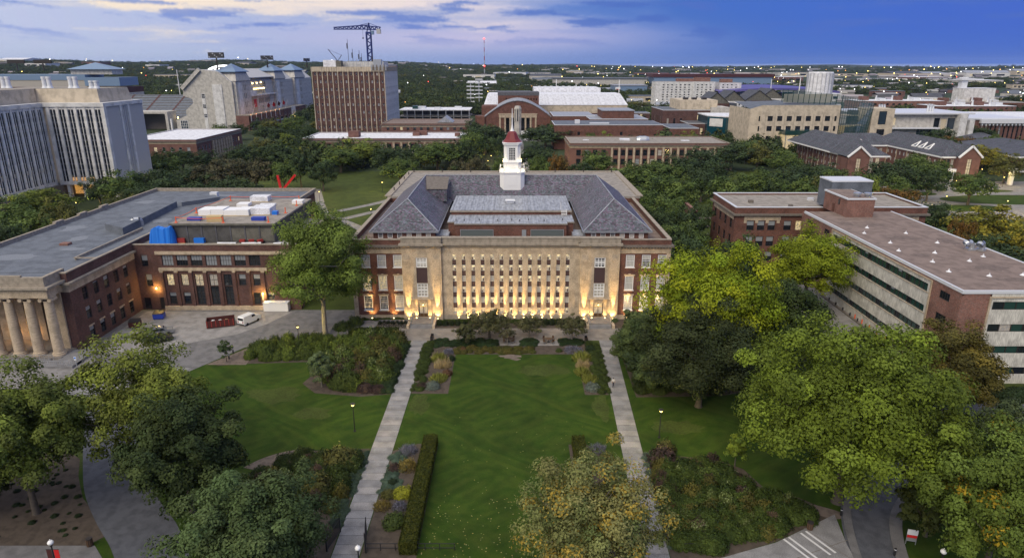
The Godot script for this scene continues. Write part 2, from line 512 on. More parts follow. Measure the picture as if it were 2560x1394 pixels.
func library() -> void:
	var o := thing("library", "floodlit brick and limestone library with slate roofs behind the central lawn", "building", V(-0.25, 0, -129.4))
	var roof_h := 16.2
	# brick wings with three by three windows, left and right of the stone front
	for s in [-1, 1]:
		var u0 := -32.0 if s < 0 else 21.8
		var holes := []
		for k in 3:
			var x: float = (-30.0 + 3.2 * k if s < 0 else 23.1 + 3.2 * k) + 0.0
			holes.append([x, 11.1, x + 1.75, 13.7]); holes.append([x, 6.3, x + 1.75, 9.3]); holes.append([x, 2.0, x + 1.75, 5.1])
		var b := nb(T(0, 0, 0))
		b.wall(u0 + 10.2, 0.9, 14.0, holes, 0.22, u0)
		part(b, "brick_wall", M.brick, o)
		b = nb()
		b.box(u0, 0, -0.2, u0 + 10.2, 0.9, 0.12)
		part(b, "stone_base", M.limestone, o)
		b = nb()
		b.box(u0, 14.0, -0.3, u0 + 10.2, 15.3, 0.08)
		part(b, "frieze", M.limestone, o)
		b = nb()
		b.box(u0 - (0.5 if s < 0 else 0.0), 15.3, -1, u0 + 10.2 + (0.5 if s > 0 else 0.0), 15.75, 0.55)
		for k in 17: b.box(u0 + 0.2 + k * 0.6, 15.08, 0.08, u0 + 0.5 + k * 0.6, 15.3, 0.35)
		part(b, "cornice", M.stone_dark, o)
		b = nb()
		b.box(u0, 15.75, -0.4, u0 + 10.2, 16.75, 0.02)
		part(b, "parapet", M.brick, o)
		slab("parapet_cap", u0 - 0.08, 16.75, -0.5, u0 + 10.2, 16.92, 0.1, "stone_cap", o)
		var kinds := [["lit_dim", "lit_dim", "lit_b", "lit", "lit", "lit_b", "dark_glass", "lit_b", "blind"], ["lit_dim", "dark_glass", "dark_glass", "blind", "blind", "blind", "lit_b", "lit", "blind"]]
		for i in holes.size():
			var h = holes[i]
			var row: int = i % 3
			var glass: String = kinds[0 if s < 0 else 1][row * 3 + i / 3]
			if s < 0 and row == 2: glass = ["dark_glass", "dark_glass", "blind"][i / 3]
			window(o, T(h[0], h[1], -0.12), 1.75, h[3] - h[1], 5, 6, "white_paint", glass, 0.17, 0.045, 0.3, 0.35 if row == 0 else 0.0, "blind")
			if row > 0:
				b = nb()
				b.box(h[0] - 0.2, h[3], -0.1, h[2] + 0.2, h[3] + 0.32, 0.05); b.box(h[0] + 0.65, h[3] + 0.02, -0.05, h[2] - 0.65, h[3] + 0.48, 0.09)
				part(b, "lintel", M.limestone, o)
		# corner pilaster of stone at the outer end
		var ex := -32.0 if s < 0 else 31.2
		slab("corner_pier", ex - 0.03, 0.9, -0.3, ex + 0.83, 14.0, 0.06, "limestone", o)
	# pavilions with the doors
	for s in [-1, 1]:
		var cx: float = 17.85 * s
		var p := Node3D.new(); p.name = "pavilion"; o.add_child(p, true); p.position = V(cx, 0, 0.55)
		var b := nb()
		b.wall(3.95, 0.0, 15.2, [[-1.1, 9.3 + 1.9, 1.1, 13.0 + 0.25], [-1.1, 4.95, 1.1, 7.9], [-0.98, 0.62, 0.98, 3.75], [-1.1, 7.9 + 0.001, 1.1, 11.2 - 0.001]], 0.28, -3.95)
		b.quad(V(-3.95, 0, -0.8), V(-3.95, 0, 0), V(-3.95, 15.2, 0), V(-3.95, 15.2, -0.8))
		b.quad(V(3.95, 0, 0), V(3.95, 0, -0.8), V(3.95, 15.2, -0.8), V(3.95, 15.2, 0))
		part(b, "stone_wall", M.limestone, p)
		b = nb()
		for q in [-1, 1]:
			for k in 22:
				b.box(q * 3.0 - 0.62, 0.95 + k * 0.55, -0.05, q * 3.0 + 0.62, 1.43 + k * 0.55, 0.045)
		part(b, "quoin", M.limestone, p)
		b = nb()
		b.box(-4.05, 15.2, -2, 4.05, 15.75, 0.15)
		b.box(-4.4, 15.75, -2, 4.4, 16.15, 0.6)
		for k in 13: b.box(-3.9 + k * 0.62, 15.52, 0.15, -3.6 + k * 0.62, 15.75, 0.4)
		part(b, "cornice", M.stone_cap, p)
		b = nb()
		b.box(-4.0, 16.15, -1.0, 4.0, 17.2, 0.05); b.box(-4.1, 17.2, -1.1, 4.1, 17.36, 0.14)
		part(b, "parapet", M.stone_cap, p)
		slab("base_course", -3.99, 0.0, -0.3, -1.9, 0.95, 0.09, "limestone", p)
		slab("base_course", 1.9, 0.0, -0.3, 3.99, 0.95, 0.09, "limestone", p)
		for y in [[11.2, 13.25], [4.95, 7.9]]:
			window(p, T(-1.1, y[0], -0.16), 2.2, y[1] - y[0], 3, 4, "white_paint", "blind" if s > 0 and y[0] < 6 else ("dark_glass" if s > 0 else "lit_dim"), 0.2, 0.14)
		slab("spandrel", -1.1, 7.9, -0.3, 1.1, 11.2, -0.17, "spandrel", p)
		# door surround, canopy, door
		b = nb()
		b.box(-1.75, 0.6, 0, -0.98, 4.5, 0.16); b.box(0.98, 0.6, 0, 1.75, 4.5, 0.16); b.box(-0.98, 3.75, 0, 0.98, 4.5, 0.155)
		b.box(-2.2, 4.5, -0.02, 2.2, 4.72, 0.5)
		part(b, "door_surround", M.limestone, p)
		var d := place(frame_mesh(1.96, 3.1, 2, 1, 0.12, 0.1), "door", M.wood_door, p, T(-0.98, 0.62, -0.24))
		place(pane_mesh(1.96, 2.2), "pane", M.lit_dim, d)
		slab("transom", 0.1, 2.2, -0.02, 1.86, 2.36, 0.07, "wood_pale", d)
		place(pane_mesh(1.96, 0.75), "transom_light", M.lit_b, d, T(0, 2.33, 0))
		for k in 2: slab("kick_panel", 0.22 + 0.86 * k, 0.15, -0.01, 0.9 + 0.86 * k, 0.75, 0.05, "wood_door", d)
		var gl := nb(); gl.lathe(V(0, 3.3, 0.12), [[0.0, -0.12], [0.12, 0.0], [0.0, 0.12]], 8)
		part(gl, "door_lamp", M.lamp_warm, p)
		lamp(p, V(0, 3.3, 0.12), Color(1, 0.66, 0.25), 0.5, 0.1)
		dissolve(p, o)
	# stack block: 13 columns of windows between piers
	var holes := []
	for k in 13: holes.append([-11.74 + 1.9 * k, 1.25, -10.98 + 1.9 * k, 13.8])
	var b := nb()
	b.wall(13.9, 0, 15.2, holes, 0.34, -13.9)
	part(b, "stack_wall", M.limestone, o)
	var rows := ["LLLLBLLLLLLLB", "LBLLBLBLLLBPL", "LPPLPLLLLLPLP", "PBLBPLLPPPLLB", "PLBPLBPLPPBLP", "PPPPPPLPPPBLB"]
	for k in 13:
		var x := -11.74 + 1.9 * k
		for j in 6:
			var y := 12.66 - 2.28 * j
			var ch: String = rows[j][k]
			var g: String = {"L": "lit", "B": "lit_b", "P": "blind", "D": "dark_glass"}[ch]
			var w := window(o, T(x, y, -0.24), 0.76, 1.14, 2, 2, "white_metal", g, 0.045, 0.03)
			if ch == "L" or ch == "B":
				slab("ceiling_light", 0.1 + 0.07 * ((k * 7 + j * 3) % 4), 0.86, -0.03, 0.42 + 0.07 * ((k * 5 + j) % 4), 0.93, 0.005, "tube_light", w)
				slab("book_shelf", 0.08 + 0.3 * ((k + j) % 2), 0.05, -0.03, 0.38 + 0.3 * ((k + j) % 2), 0.3 + 0.14 * ((k * 3 + j * 5) % 4), 0.0, "bench_wood", w)
			if j < 5: slab("spandrel", x, y - 1.13, -0.3, x + 0.76, y - 0.01, -0.2, "spandrel", o)
	slab("base_course", -13.9, 0.0, -0.2, 13.9, 0.98, 0.14, "stone_cap", o)
	slab("sill_course", -13.9, 0.98, -0.2, 13.9, 1.2, 0.07, "limestone", o)
	b = nb()
	b.box(-13.9, 15.2, -2, 13.9, 15.75, 0.12); b.box(-13.9, 15.75, -2, 13.9, 16.15, 0.5)
	for k in 46: b.box(-13.7 + k * 0.6, 15.5, 0.12, -13.4 + k * 0.6, 15.75, 0.36)
	part(b, "cornice", M.stone_cap, o)
	b = nb()
	b.box(-13.85, 16.15, -1.0, 13.85, 17.1, 0.0); b.box(-13.85, 17.1, -1.1, 13.85, 17.26, 0.1)
	part(b, "parapet", M.stone_cap, o)
	# side and rear walls of the block
	b = nb()
	for s in [-1, 1]:
		var f := nb(T(32.0 * s, 0, 0 if s < 0 else 0, PI / 2 * s))
		f.t = Transform3D(Basis(Vector3.UP, PI / 2 * s), V(32.0 * s, 0, -44 if s < 0 else 0))
		var hs := []
		for k in 10:
			for y in [[11.1, 13.7], [6.3, 9.3], [2.0, 5.1]]: hs.append([2.4 + 4.2 * k, y[0], 4.15 + 4.2 * k, y[1]])
		f.wall(44, 0.9, 14.0, hs, 0.2)
		part(f, "side_wall", M.brick, o)
		for h in hs: window(o, f.t * T(h[0], h[1], -0.12), 1.75, h[3] - h[1], 4, 6, "white_paint", ["dark_glass", "blind", "lit_b"][(int(h[0]) + int(h[1])) % 3], 0.15, 0.04)
		var x0: float = 31.4 * s
		slab("side_frieze", minf(x0, x0 + 0.65 * s), 14.0, -44, maxf(x0, x0 + 0.65 * s), 15.3, -0.31, "limestone", o)
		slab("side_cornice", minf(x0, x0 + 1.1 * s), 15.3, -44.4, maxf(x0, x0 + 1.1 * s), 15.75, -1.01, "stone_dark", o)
		slab("side_parapet", minf(x0, x0 + 0.6 * s), 15.75, -44, maxf(x0, x0 + 0.6 * s), 16.75, -0.41, "brick", o)
		slab("side_parapet_cap", minf(x0 - 0.1 * s, x0 + 0.7 * s), 16.75, -44.1, maxf(x0 - 0.1 * s, x0 + 0.7 * s), 16.95, -0.51, "stone_cap", o)
		slab("side_base", minf(x0, x0 + 0.7 * s), 0.0, -44, maxf(x0, x0 + 0.7 * s), 0.9, -0.21, "limestone", o)
	slab("lower_roof", -31.4, 15.2, -44.0, 31.4, 15.6, -2.05, "gravel_roof", o)
	# slate roofs: two hipped wings joined by a range at the back
	for s in [-1, 1]:
		var cx: float = 21.7 * s
		var hw := 6.95
		var zf := -3.1; var zb := -41.6
		var hr := 23.1; var he := 17.75
		var rb := nb()
		var fl := V(cx - hw, he, zf); var fr := V(cx + hw, he, zf); var ap := V(cx, hr, zf - hw); var bk := V(cx, hr, zb)
		rb.tri(fl, fr, ap)
		if s < 0:
			rb.quad(V(cx - hw, he, zb - hw), fl, ap, bk)
			rb.quad(fr, V(cx + hw, he, zb + hw), bk, ap)
		else:
			rb.quad(V(cx - hw, he, zb + hw), fl, ap, bk)
			rb.quad(fr, V(cx + hw, he, zb - hw), bk, ap)
		part(rb, "slate_roof", M.slate, o)
		var e := nb()
		e.box(cx - hw - 0.1, he - 0.28, zf - 0.3, cx + hw + 0.1, he - 0.03, zf + 0.12)
		e.box(cx - hw - 0.12, he - 0.29, zb, cx - hw + 0.3, he - 0.04, zf - 0.3); e.box(cx + hw - 0.3, he - 0.29, zb, cx + hw + 0.12, he - 0.04, zf - 0.3)
		part(e, "gutter", M.galvanised, o)
		# attic storey below the eaves with six small windows
		var w := nb(T(cx, 0, zf - 0.5))
		var hs := []
		for k in 6: hs.append([-5.35 + k * 1.95, 16.25, -4.35 + k * 1.95, 17.3])
		w.wall(6.3, 15.6, 17.5, hs, 0.15, -6.3)
		part(w, "attic_wall", M.brick, o)
		for h in hs: window(o, T(cx + h[0], h[1], zf - 0.58), 1.0, 1.05, 3, 2, "white_paint", "dark_glass" if (int(h[0] * 3.0) + s) % 2 else "lit_dim", 0.12, 0.05)
		for q in [-1, 1]:
			var sw := nb(Transform3D(Basis(Vector3.UP, PI / 2 * q), V(cx + 6.3 * q, 0, zf - 0.5 - (36.0 if q < 0 else 0.0))))
			var hq := []
			for k in 9: hq.append([1.6 + k * 3.7, 16.0, 2.6 + k * 3.7, 17.3])
			sw.wall(36, 15.6, 17.5, hq, 0.15)
			part(sw, "attic_wall", M.brick, o)
			for h in hq: window(o, sw.t * T(h[0], h[1], -0.08), 1.0, 1.3, 2, 2, "white_paint", "dark_glass", 0.12, 0.05)
	var rb := nb()
	var zr := -41.6
	rb.quad(V(-14.75, 17.75, zr + 6.95), V(14.75, 17.75, zr + 6.95), V(21.7, 23.1, zr), V(-21.7, 23.1, zr))
	rb.quad(V(28.65, 17.75, zr - 6.95), V(-28.65, 17.75, zr - 6.95), V(-21.7, 23.1, zr), V(21.7, 23.1, zr))
	part(rb, "slate_roof", M.slate, o)
	part(ridge_caps([[V(-21.7, 23.1, -10.05), V(-21.7, 23.1, zr)], [V(21.7, 23.1, -10.05), V(21.7, 23.1, zr)], [V(-21.7, 23.1, zr), V(21.7, 23.1, zr)], [V(-28.65, 17.75, -3.1), V(-21.7, 23.1, -10.05)], [V(-14.75, 17.75, -3.1), V(-21.7, 23.1, -10.05)], [V(28.65, 17.75, -3.1), V(21.7, 23.1, -10.05)], [V(14.75, 17.75, -3.1), V(21.7, 23.1, -10.05)]]), "ridge_cap", M.metal_roof, o)
	# slate-hung lift head on the left wing
	b = nb()
	b.box(-19.8, 19.0, -39.5, -15.2, 22.0, -28.0)
	part(b, "lift_head", M.slate, o)
	b = nb()
	b.quad(V(-19.9, 22.02, -27.8), V(-15.0, 22.02, -27.8), V(-15.6, 23.0, -39.5), V(-21.4, 23.2, -39.5))
	b.quad(V(-15.0, 21.9, -27.8), V(-19.9, 21.9, -27.8), V(-19.9, 22.02, -27.8), V(-15.0, 22.02, -27.8))
	part(b, "lift_head_roof", M.stone_dark, o)
	# stepped flat roofs over the stacks
	b = nb()
	b.box(-11.55, 15.4, -14.0, 11.55, 18.4, -6.4)
	b.box(-13.1, 15.4, -14.6, -11.55, 18.38, -8.2, false); b.box(11.55, 15.4, -14.6, 13.1, 18.38, -8.2, false)
	part(b, "stack_head_wall", M.brick, o)
	b = nb()
	b.box(-11.75, 18.4, -15.0, 11.75, 18.55, -6.15); b.box(-13.3, 18.395, -15.0, -11.75, 18.545, -7.95); b.box(11.75, 18.395, -15.0, 13.3, 18.545, -7.95)
	part(b, "stack_head_cornice", M.stone_cap, o)
	b = nb()
	b.box(-11.7, 18.55, -14.5, 11.7, 18.7, -6.2); b.box(-13.25, 18.545, -14.5, -11.7, 18.69, -8.0); b.box(11.7, 18.545, -14.5, 13.25, 18.69, -8.0)
	part(b, "stack_head_roof", M.metal_roof, o)
	slab("upper_wall", -13.0, 17.0, -31.0, 13.0, 19.3, -14.6, "brick", o)
	slab("upper_cornice", -13.25, 19.3, -31.2, 13.25, 19.62, -14.35, "stone_cap", o)
	slab("upper_roof", -13.2, 19.62, -31.1, 13.2, 19.78, -14.4, "metal_roof", o)
	b = nb()
	for k in 21: b.box(-12.7 + k * 1.27, 19.78, -31.0, -12.63 + k * 1.27, 19.85, -14.4, false)
	for k in 19: b.box(-11.3 + k * 1.25, 18.7, -14.4, -11.23 + k * 1.25, 18.77, -6.2, false)
	part(b, "standing_seam", M.metal_roof, o)
	for x in [-10.4, 4.2]:
		var g := slab("grey_screen", x, 15.75, -6.4, x + 6.7, 17.3, -6.25, "grey_screen", o)
		b = nb(); b.box(x - 0.1, 15.65, -6.3, x + 6.8, 15.75, -6.2); b.box(x - 0.1, 17.3, -6.3, x + 6.8, 17.4, -6.2); b.box(x - 0.1, 15.75, -6.3, x, 17.3, -6.2); b.box(x + 6.7, 15.75, -6.3, x + 6.8, 17.3, -6.2)
		part(b, "screen_frame", M.galvanised, g)
	slab("roof_door", 2.3, 15.7, -6.4, 3.2, 17.3, -6.3, "blind_cool", o)
	for x in [-14.4, 14.4]: slab("link_roof", x - 1.6, 15.6, -10.0, x + 1.6, 16.5, -5.0, "metal_roof", o)
	b = nb()
	b.box(-1.0, 19.85, -22.5, 0.6, 20.4, -21.3); b.box(-1.3, 20.4, -22.8, 0.9, 20.55, -21.0)
	part(b, "roof_vent", M.white_metal, o)
	b = nb()
	b.bar(V(10.9, 19.8, -15.0), V(10.9, 21.4, -15.0), 0.08); b.bar(V(12.1, 18.7, -13.6), V(12.1, 20.2, -13.6), 0.08)
	for k in 4: b.box(10.9, 18.85 + 0.28 * k, -13.3 - 0.28 * k, 12.2, 18.93 + 0.28 * k, -13.05 - 0.28 * k)
	part(b, "roof_steps", M.white_paint, o)
	for k in 9:
		b = nb(); b.lathe(V(-11.5 + k * 2.7 + sin(k * 5.0), 18.7, -8.6 + sin(k * 3.0) * 0.6), [[0.09, 0], [0.09, 0.4], [0.0, 0.42]], 6)
		part(b, "vent_pipe", M.black_metal, o)
	# long north addition with a flat roof behind the slate
	slab("rear_block", -32.0, 0, -86.0, 33.5, 16.6, -44.05, "brick", o)
	slab("rear_roof", -32.3, 16.6, -86.3, 33.8, 17.1, -44.2, "gravel_roof_pale", o)
	b = nb()
	b.box(-33.0, 17.1, -86.9, 34.5, 17.35, -85.2); b.box(-33.0, 17.1, -85.2, -31.4, 17.345, -44.2); b.box(32.9, 17.1, -85.2, 34.5, 17.345, -44.2)
	part(b, "rear_parapet", M.stone_cap, o)
	b = nb()
	for k in 8: b.bar(V(-31.0 + k * 9.0, 17.3, -85.0), V(-31.0 + k * 9.0, 18.4, -85.0), 0.25)
	for k in 4: b.bar(V(-31.8, 17.3, -52.0 - k * 9.0), V(-31.8, 18.2, -52.0 - k * 9.0), 0.25)
	part(b, "lightning_rod", M.dark_bronze, o)
	slab("roof_hatch", 16.5, 17.1, -75.0, 21.5, 17.7, -71.5, "white_metal", o)
	# white curved ribs lying on the right side roof
	b = nb()
	for k in 11:
		var z := -12.0 - k * 1.05 - (7.0 if k > 8 else 0.0)
		b.tube([V(29.0, 15.75, z), V(29.8, 15.9, z - 0.35), V(30.5, 15.75, z - 0.2)], [0.09, 0.09, 0.09], 5)
	part(b, "curved_rib", M.white_paint, o)
	cupola()
	# terraces, steps and ramp before the doors
	for s in [-1, 1]:
		var st := thing("entrance_steps", "stone steps with cheek walls up to the %s door of the library" % ["left", "right"][0 if s < 0 else 1], "steps", V(-0.25 + 17.85 * s, 0, -128.8), 0, "entrance steps of the library")
		b = nb()
		b.box(-2.3, 0, 0, 2.3, 0.6, 3.6)
		part(b, "landing", M.paving_warm, st)
		for k in 3: slab("tread", -2.2, 0, 3.6 + 0.4 * k, 2.2, 0.45 - 0.15 * k, 4.0 + 0.4 * k, "concrete", st)
		for q in [-1, 1]:
			slab("cheek_wall", 2.55 * q - 0.25, 0, 0.2, 2.55 * q + 0.25, 0.75, 5.0, "limestone", st)
			b = nb()
			for k in 4: b.bar(V(2.1 * q, 0.6 if k < 3 else 0.2, 0.6 + k * 1.2), V(2.1 * q, 1.55 if k < 3 else 1.15, 0.6 + k * 1.2), 0.05)
			b.bar(V(2.1 * q, 1.55, 0.6), V(2.1 * q, 1.55, 3.0), 0.05); b.bar(V(2.1 * q, 1.55, 3.0), V(2.1 * q, 1.15, 4.2), 0.05)
			part(b, "handrail", M.galvanised, st)
	floodlights()

func ridge_caps(lines: Array) -> B:
	var b := nb()
	for l in lines: b.bar(l[0] + V(0, 0.03, 0), l[1] + V(0, 0.03, 0), 0.22, 0.1)
	return b

func cupola() -> void:
	var o := thing("cupola", "white floodlit cupola with red bell roof and spire on the library ridge", "cupola", V(0.05, 0, -170.0))
	var oct := func(b: B, r: float, y0: float, y1: float, ch: float) -> void:
		var p := PackedVector2Array([Vector2(-r, -r + ch), Vector2(-r + ch, -r), Vector2(r - ch, -r), Vector2(r, -r + ch), Vector2(r, r - ch), Vector2(r - ch, r), Vector2(-r + ch, r), Vector2(-r, r - ch)])
		b.prism(p, y0, y1, true, true)
	var b := nb()
	oct.call(b, 3.05, 19.5, 24.1, 0.95)
	part(b, "lower_stage", M.white_paint, o)
	for k in 4:
		b = nb(T(0, 0, 0, PI / 2 * k)); b.box(-1.2, 21.0, 3.0, 1.2, 23.6, 3.08); b.box(-1.0, 21.2, 3.08, 1.0, 23.4, 3.1)
		part(b, "side_panel", M.white_paint, o)
	b = nb(); oct.call(b, 3.25, 24.1, 24.45, 1.0); part(b, "ledge", M.white_paint, o)
	var rail := nb()
	for k in 4:
		rail.t = T(0, 0, 0, PI / 2 * k)
		for i in 9: rail.bar(V(-2.1 + i * 0.525, 24.45, 3.0), V(-2.1 + i * 0.525, 25.4, 3.0), 0.05)
		rail.bar(V(-2.15, 25.4, 3.0), V(2.15, 25.4, 3.0), 0.09); rail.bar(V(2.1, 25.4, 3.0), V(3.0, 25.4, 2.1), 0.09)
		for i in 2: rail.bar(V(2.1 + i * 0.9, 24.45, 3.0 - i * 0.9), V(2.1 + i * 0.9, 25.75, 3.0 - i * 0.9), 0.2)
	part(rail, "balustrade", M.white_paint, o)
	b = nb(); oct.call(b, 2.2, 24.45, 26.6, 0.7); part(b, "plinth", M.white_paint, o)
	b = nb(); oct.call(b, 2.35, 26.6, 26.9, 0.75); part(b, "plinth_ledge", M.white_paint, o)
	b = nb()
	for k in 4:
		b.t = T(0, 0, 0, PI / 2 * k)
		b.t.origin = Vector3.ZERO
		b.t = b.t * T(0, 0, 1.95)
		b.wall(1.4, 26.9, 31.0, [[-0.85, 27.2, 0.85, 30.3]], 0.2, -1.4)
		b.t = T(0, 0, 0, PI / 2 * k)
		b.quad(V(1.4, 26.9, 1.95), V(1.95, 26.9, 1.4), V(1.95, 31.0, 1.4), V(1.4, 31.0, 1.95))
		b.box(1.12, 26.9, 1.95, 1.38, 31.0, 2.07); b.box(-1.38, 26.9, 1.95, -1.12, 31.0, 2.07)
	part(b, "lantern_wall", M.white_paint, o)
	for k in 4:
		window(o, T(0, 0, 0, PI / 2 * k) * T(-0.85, 27.2, 1.8), 1.7, 3.1, 4, 7, "white_paint", "dark_glass", 0.1, 0.07)
	b = nb(); oct.call(b, 2.3, 31.0, 31.35, 0.7); oct.call(b, 2.45, 31.35, 31.6, 0.75); part(b, "lantern_cornice", M.white_paint, o)
	b = nb()
	b.lathe(Vector3.ZERO, [[2.62, 31.6], [2.2, 31.9], [1.85, 32.3], [1.6, 32.8], [1.38, 33.3], [1.15, 33.8], [0.8, 34.1], [0.5, 34.2]], 8, PI / 8, true)
	part(b, "bell_roof", M.copper_red, o)
	b = nb()
	b.lathe(Vector3.ZERO, [[0.55, 34.15], [0.45, 34.4], [0.3, 34.9], [0.2, 35.6], [0.16, 36.4], [0.07, 39.6], [0.0, 39.7]], 10)
	part(b, "spire", M.white_paint, o)
	for k in 4:
		for q in [-1, 1]:
			var at := T(0, 0, 0, PI / 2 * k) * V(1.35 * q, 24.62, 2.62)
			var g := nb(T(at.x, at.y, at.z)); g.box(-0.09, -0.08, -0.09, 0.09, 0.08, 0.09)
			part(g, "deck_lamp", M.lamp_warm, o)
			lamp(o, at, Color(1.0, 0.8, 0.48), 1.0, 0.12)
	for k in 4:
		for q in [-1, 1]:
			var at := T(0, 0, 0, PI / 2 * k) * V(1.7 * q, 27.05, 2.25)
			var g := nb(T(at.x, at.y, at.z)); g.box(-0.07, -0.06, -0.07, 0.07, 0.06, 0.07)
			part(g, "lantern_lamp", M.lamp_warm, o)
			lamp(o, at, Color(1.0, 0.8, 0.48), 0.6, 0.1)

func floodlights() -> void:
	# small uplights on short posts along the foot of the front
	var spots := []
	for k in 12: spots.append([-10.66 + 1.9 * k - 0.25, -128.85, "floodlight at the foot of the stack front, pier %s of twelve from the left" % ["one", "two", "three", "four", "five", "six", "seven", "eight", "nine", "ten", "eleven", "twelve"][k], 0])
	for s in [-1, 1]:
		for q in [-1, 1]: spots.append([17.85 * s + 2.95 * q - 0.25, -128.2, "floodlight %s the library's %s door, against rusticated stone" % ["left of" if q < 0 else "right of", "left" if s < 0 else "right"], 1])
		for q in [-1, 1]: spots.append([17.85 * s + 1.35 * q - 0.25, -128.1, "small uplight on the %s side of the landing at the %s door" % ["left" if q < 0 else "right", "left" if s < 0 else "right"], 2])
	for x in [24.0, 27.2, 30.4]: spots.append([x - 0.5, -128.7, "floodlight before the right brick wing, %s of three from the door" % ["first", "second", "third"][int((x - 24.0) / 3.1)], 1])
	for x in [-28.6, -24.2]: spots.append([x, -128.5, "floodlight in planting before the left brick wing, nearer the %s" % ["big tree" if x < -26 else "door"], 3])
	for s in spots:
		var o := thing("floodlight", s[2], "floodlight", V(s[0], 0, s[1]), 0, "floodlights along the library front")
		var y := 0.55 if s[3] != 2 else 0.75
		var b := nb()
		b.bar(V(0, 0, 0), V(0, y - 0.1, 0), 0.07)
		b.lathe(V(0, y - 0.15, 0), [[0.05, 0], [0.13, 0.05], [0.15, 0.13]], 8)
		part(b, "housing", M.black_metal, o)
		b = nb(); b.lathe(V(0, y - 0.02, 0), [[0.14, -0.03], [0.14, 0.03], [0.0, 0.05]], 8)
		part(b, "bulb", M.lamp_warm, o)
		var far: float = [230.0, 300.0, 50.0, 110.0][s[3]]
		var near: float = [7.0, 11.0, 5.0, 12.0][s[3]]
		spot(o, V(0, y, 0), V(0, 1, -0.1), Color(1.0, 0.62, 0.2), far, [7.5, 10.0, 10.0, 12.0][s[3]], 0.06)
		spot(o, V(0, y + 0.005, 0), V(0, 1, -0.45), Color(1.0, 0.62, 0.2), near, 46.0, 0.06)

func dissolve(p: Node3D, o: Node3D) -> void:
	# hands the parts built round p over to o
	for c in p.get_children():
		var t: Transform3D = p.transform * c.transform
		var called: String = c.name
		p.remove_child(c)
		c.name = called.rstrip("0123456789")
		o.add_child(c, true)
		c.transform = t
	o.remove_child(p)
	p.free()

# ---- foliage: many small bent leaves gathered in clumps on limbs

func leaf_mat(called: String, c: Color, rough := 0.75) -> StandardMaterial3D:
	var m := plain(called, c, rough)
	m.vertex_color_use_as_albedo = true
	m.albedo_color = Color.WHITE
	m.metallic_specular = 0.25
	m.backlight_enabled = true
	m.backlight = Color(0.5, 0.55, 0.35)
	m.set_meta("base", c)
	return m

func crown_mesh(sd: int, clumps: int, leaves: int, leaf: float, ca: Color, cb: Color, squash := 0.85, spread := 0.24, droop := 0.3, cone := 0.0, odd := 0.0, odd_col := Color.WHITE) -> ArrayMesh:
	# unit crown: about one across in radius, from y = 0 to y = 2 * squash; leaf is the leaf size in crown radii
	var r := RandomNumberGenerator.new(); r.seed = sd
	var f := FastNoiseLite.new(); f.seed = sd; f.frequency = 1.1; f.fractal_octaves = 2
	var v := PackedVector3Array(); var n := PackedVector3Array(); var c := PackedColorArray(); var ix := PackedInt32Array()
	var mid := V(0, squash, 0)
	for k in clumps:
		# spread directions evenly, fewer underneath
		var y := 1.0 - 1.86 * pow((k + 0.5) / clumps, 1.0)
		var a := k * 2.399963 + r.randf_range(-0.4, 0.4)
		var q := sqrt(maxf(0, 1 - y * y))
		var d := V(cos(a) * q, y, sin(a) * q)
		var reach := 1.0 + f.get_noise_3dv(d * 1.5) * 0.55
		var depth := r.randf_range(0.62, 0.98) if k % 4 else r.randf_range(0.25, 0.65)
		var rc := spread * r.randf_range(0.7, 1.3)
		var taper := 1.0 - cone * (d.y * 0.5 + 0.5)
		var at := mid + V(d.x * taper, d.y * squash, d.z * taper) * reach * depth
		if d.y < 0: at.y += (0.25 * -d.y) * squash
		at.x += r.randf_range(-0.06, 0.06); at.z += r.randf_range(-0.06, 0.06)
		var mixv := r.randf()
		var tone := r.randf_range(0.66, 1.3)
		var base := ca.lerp(cb, mixv) * tone * 1.38
		var turned := r.randf() < odd * 2.2
		var count := int(leaves * r.randf_range(0.7, 1.3))
		for i in count:
			var e := V(r.randfn(), r.randfn(), r.randfn()).normalized()
			if e.y < -0.35 and r.randf() < 0.6: e.y = -e.y
			var p := at + V(e.x, e.y * 0.72, e.z) * rc * pow(r.randf(), 0.38)
			p += V(0, -droop * rc * 0.5 * (Vector2(e.x, e.z).length()), 0)
			var m := (e + d * 0.35 + V(0, 0.35, 0) + V(r.randfn(), r.randfn(), r.randfn()) * 0.42).normalized()
			var s := m.cross(V(r.randfn(), r.randfn(), r.randfn())).normalized()
			var t := m.cross(s)
			var l := leaf * r.randf_range(0.6, 1.35)
			var w := l * r.randf_range(0.45, 0.75)
			var o := v.size()
			var soft := (m * 0.8 + (e + d * 0.5).normalized() * 0.7).normalized()
			v.append(p - s * l); v.append(p + t * w - m * l * 0.22); v.append(p + s * l); v.append(p - t * w - m * l * 0.22)
			var lc := base * r.randf_range(0.78, 1.22)
			if turned and r.randf() < 0.45: lc = odd_col * r.randf_range(0.7, 1.3)
			lc.a = 1.0
			for j in 4: n.append(soft); c.append(lc)
			ix.append_array(PackedInt32Array([o, o + 1, o + 2, o, o + 2, o + 3]))
	var mesh := ArrayMesh.new()
	var arr := []
	arr.resize(Mesh.ARRAY_MAX)
	arr[Mesh.ARRAY_VERTEX] = v; arr[Mesh.ARRAY_NORMAL] = n; arr[Mesh.ARRAY_COLOR] = c; arr[Mesh.ARRAY_INDEX] = ix
	mesh.add_surface_from_arrays(Mesh.PRIMITIVE_TRIANGLES, arr)
	return mesh

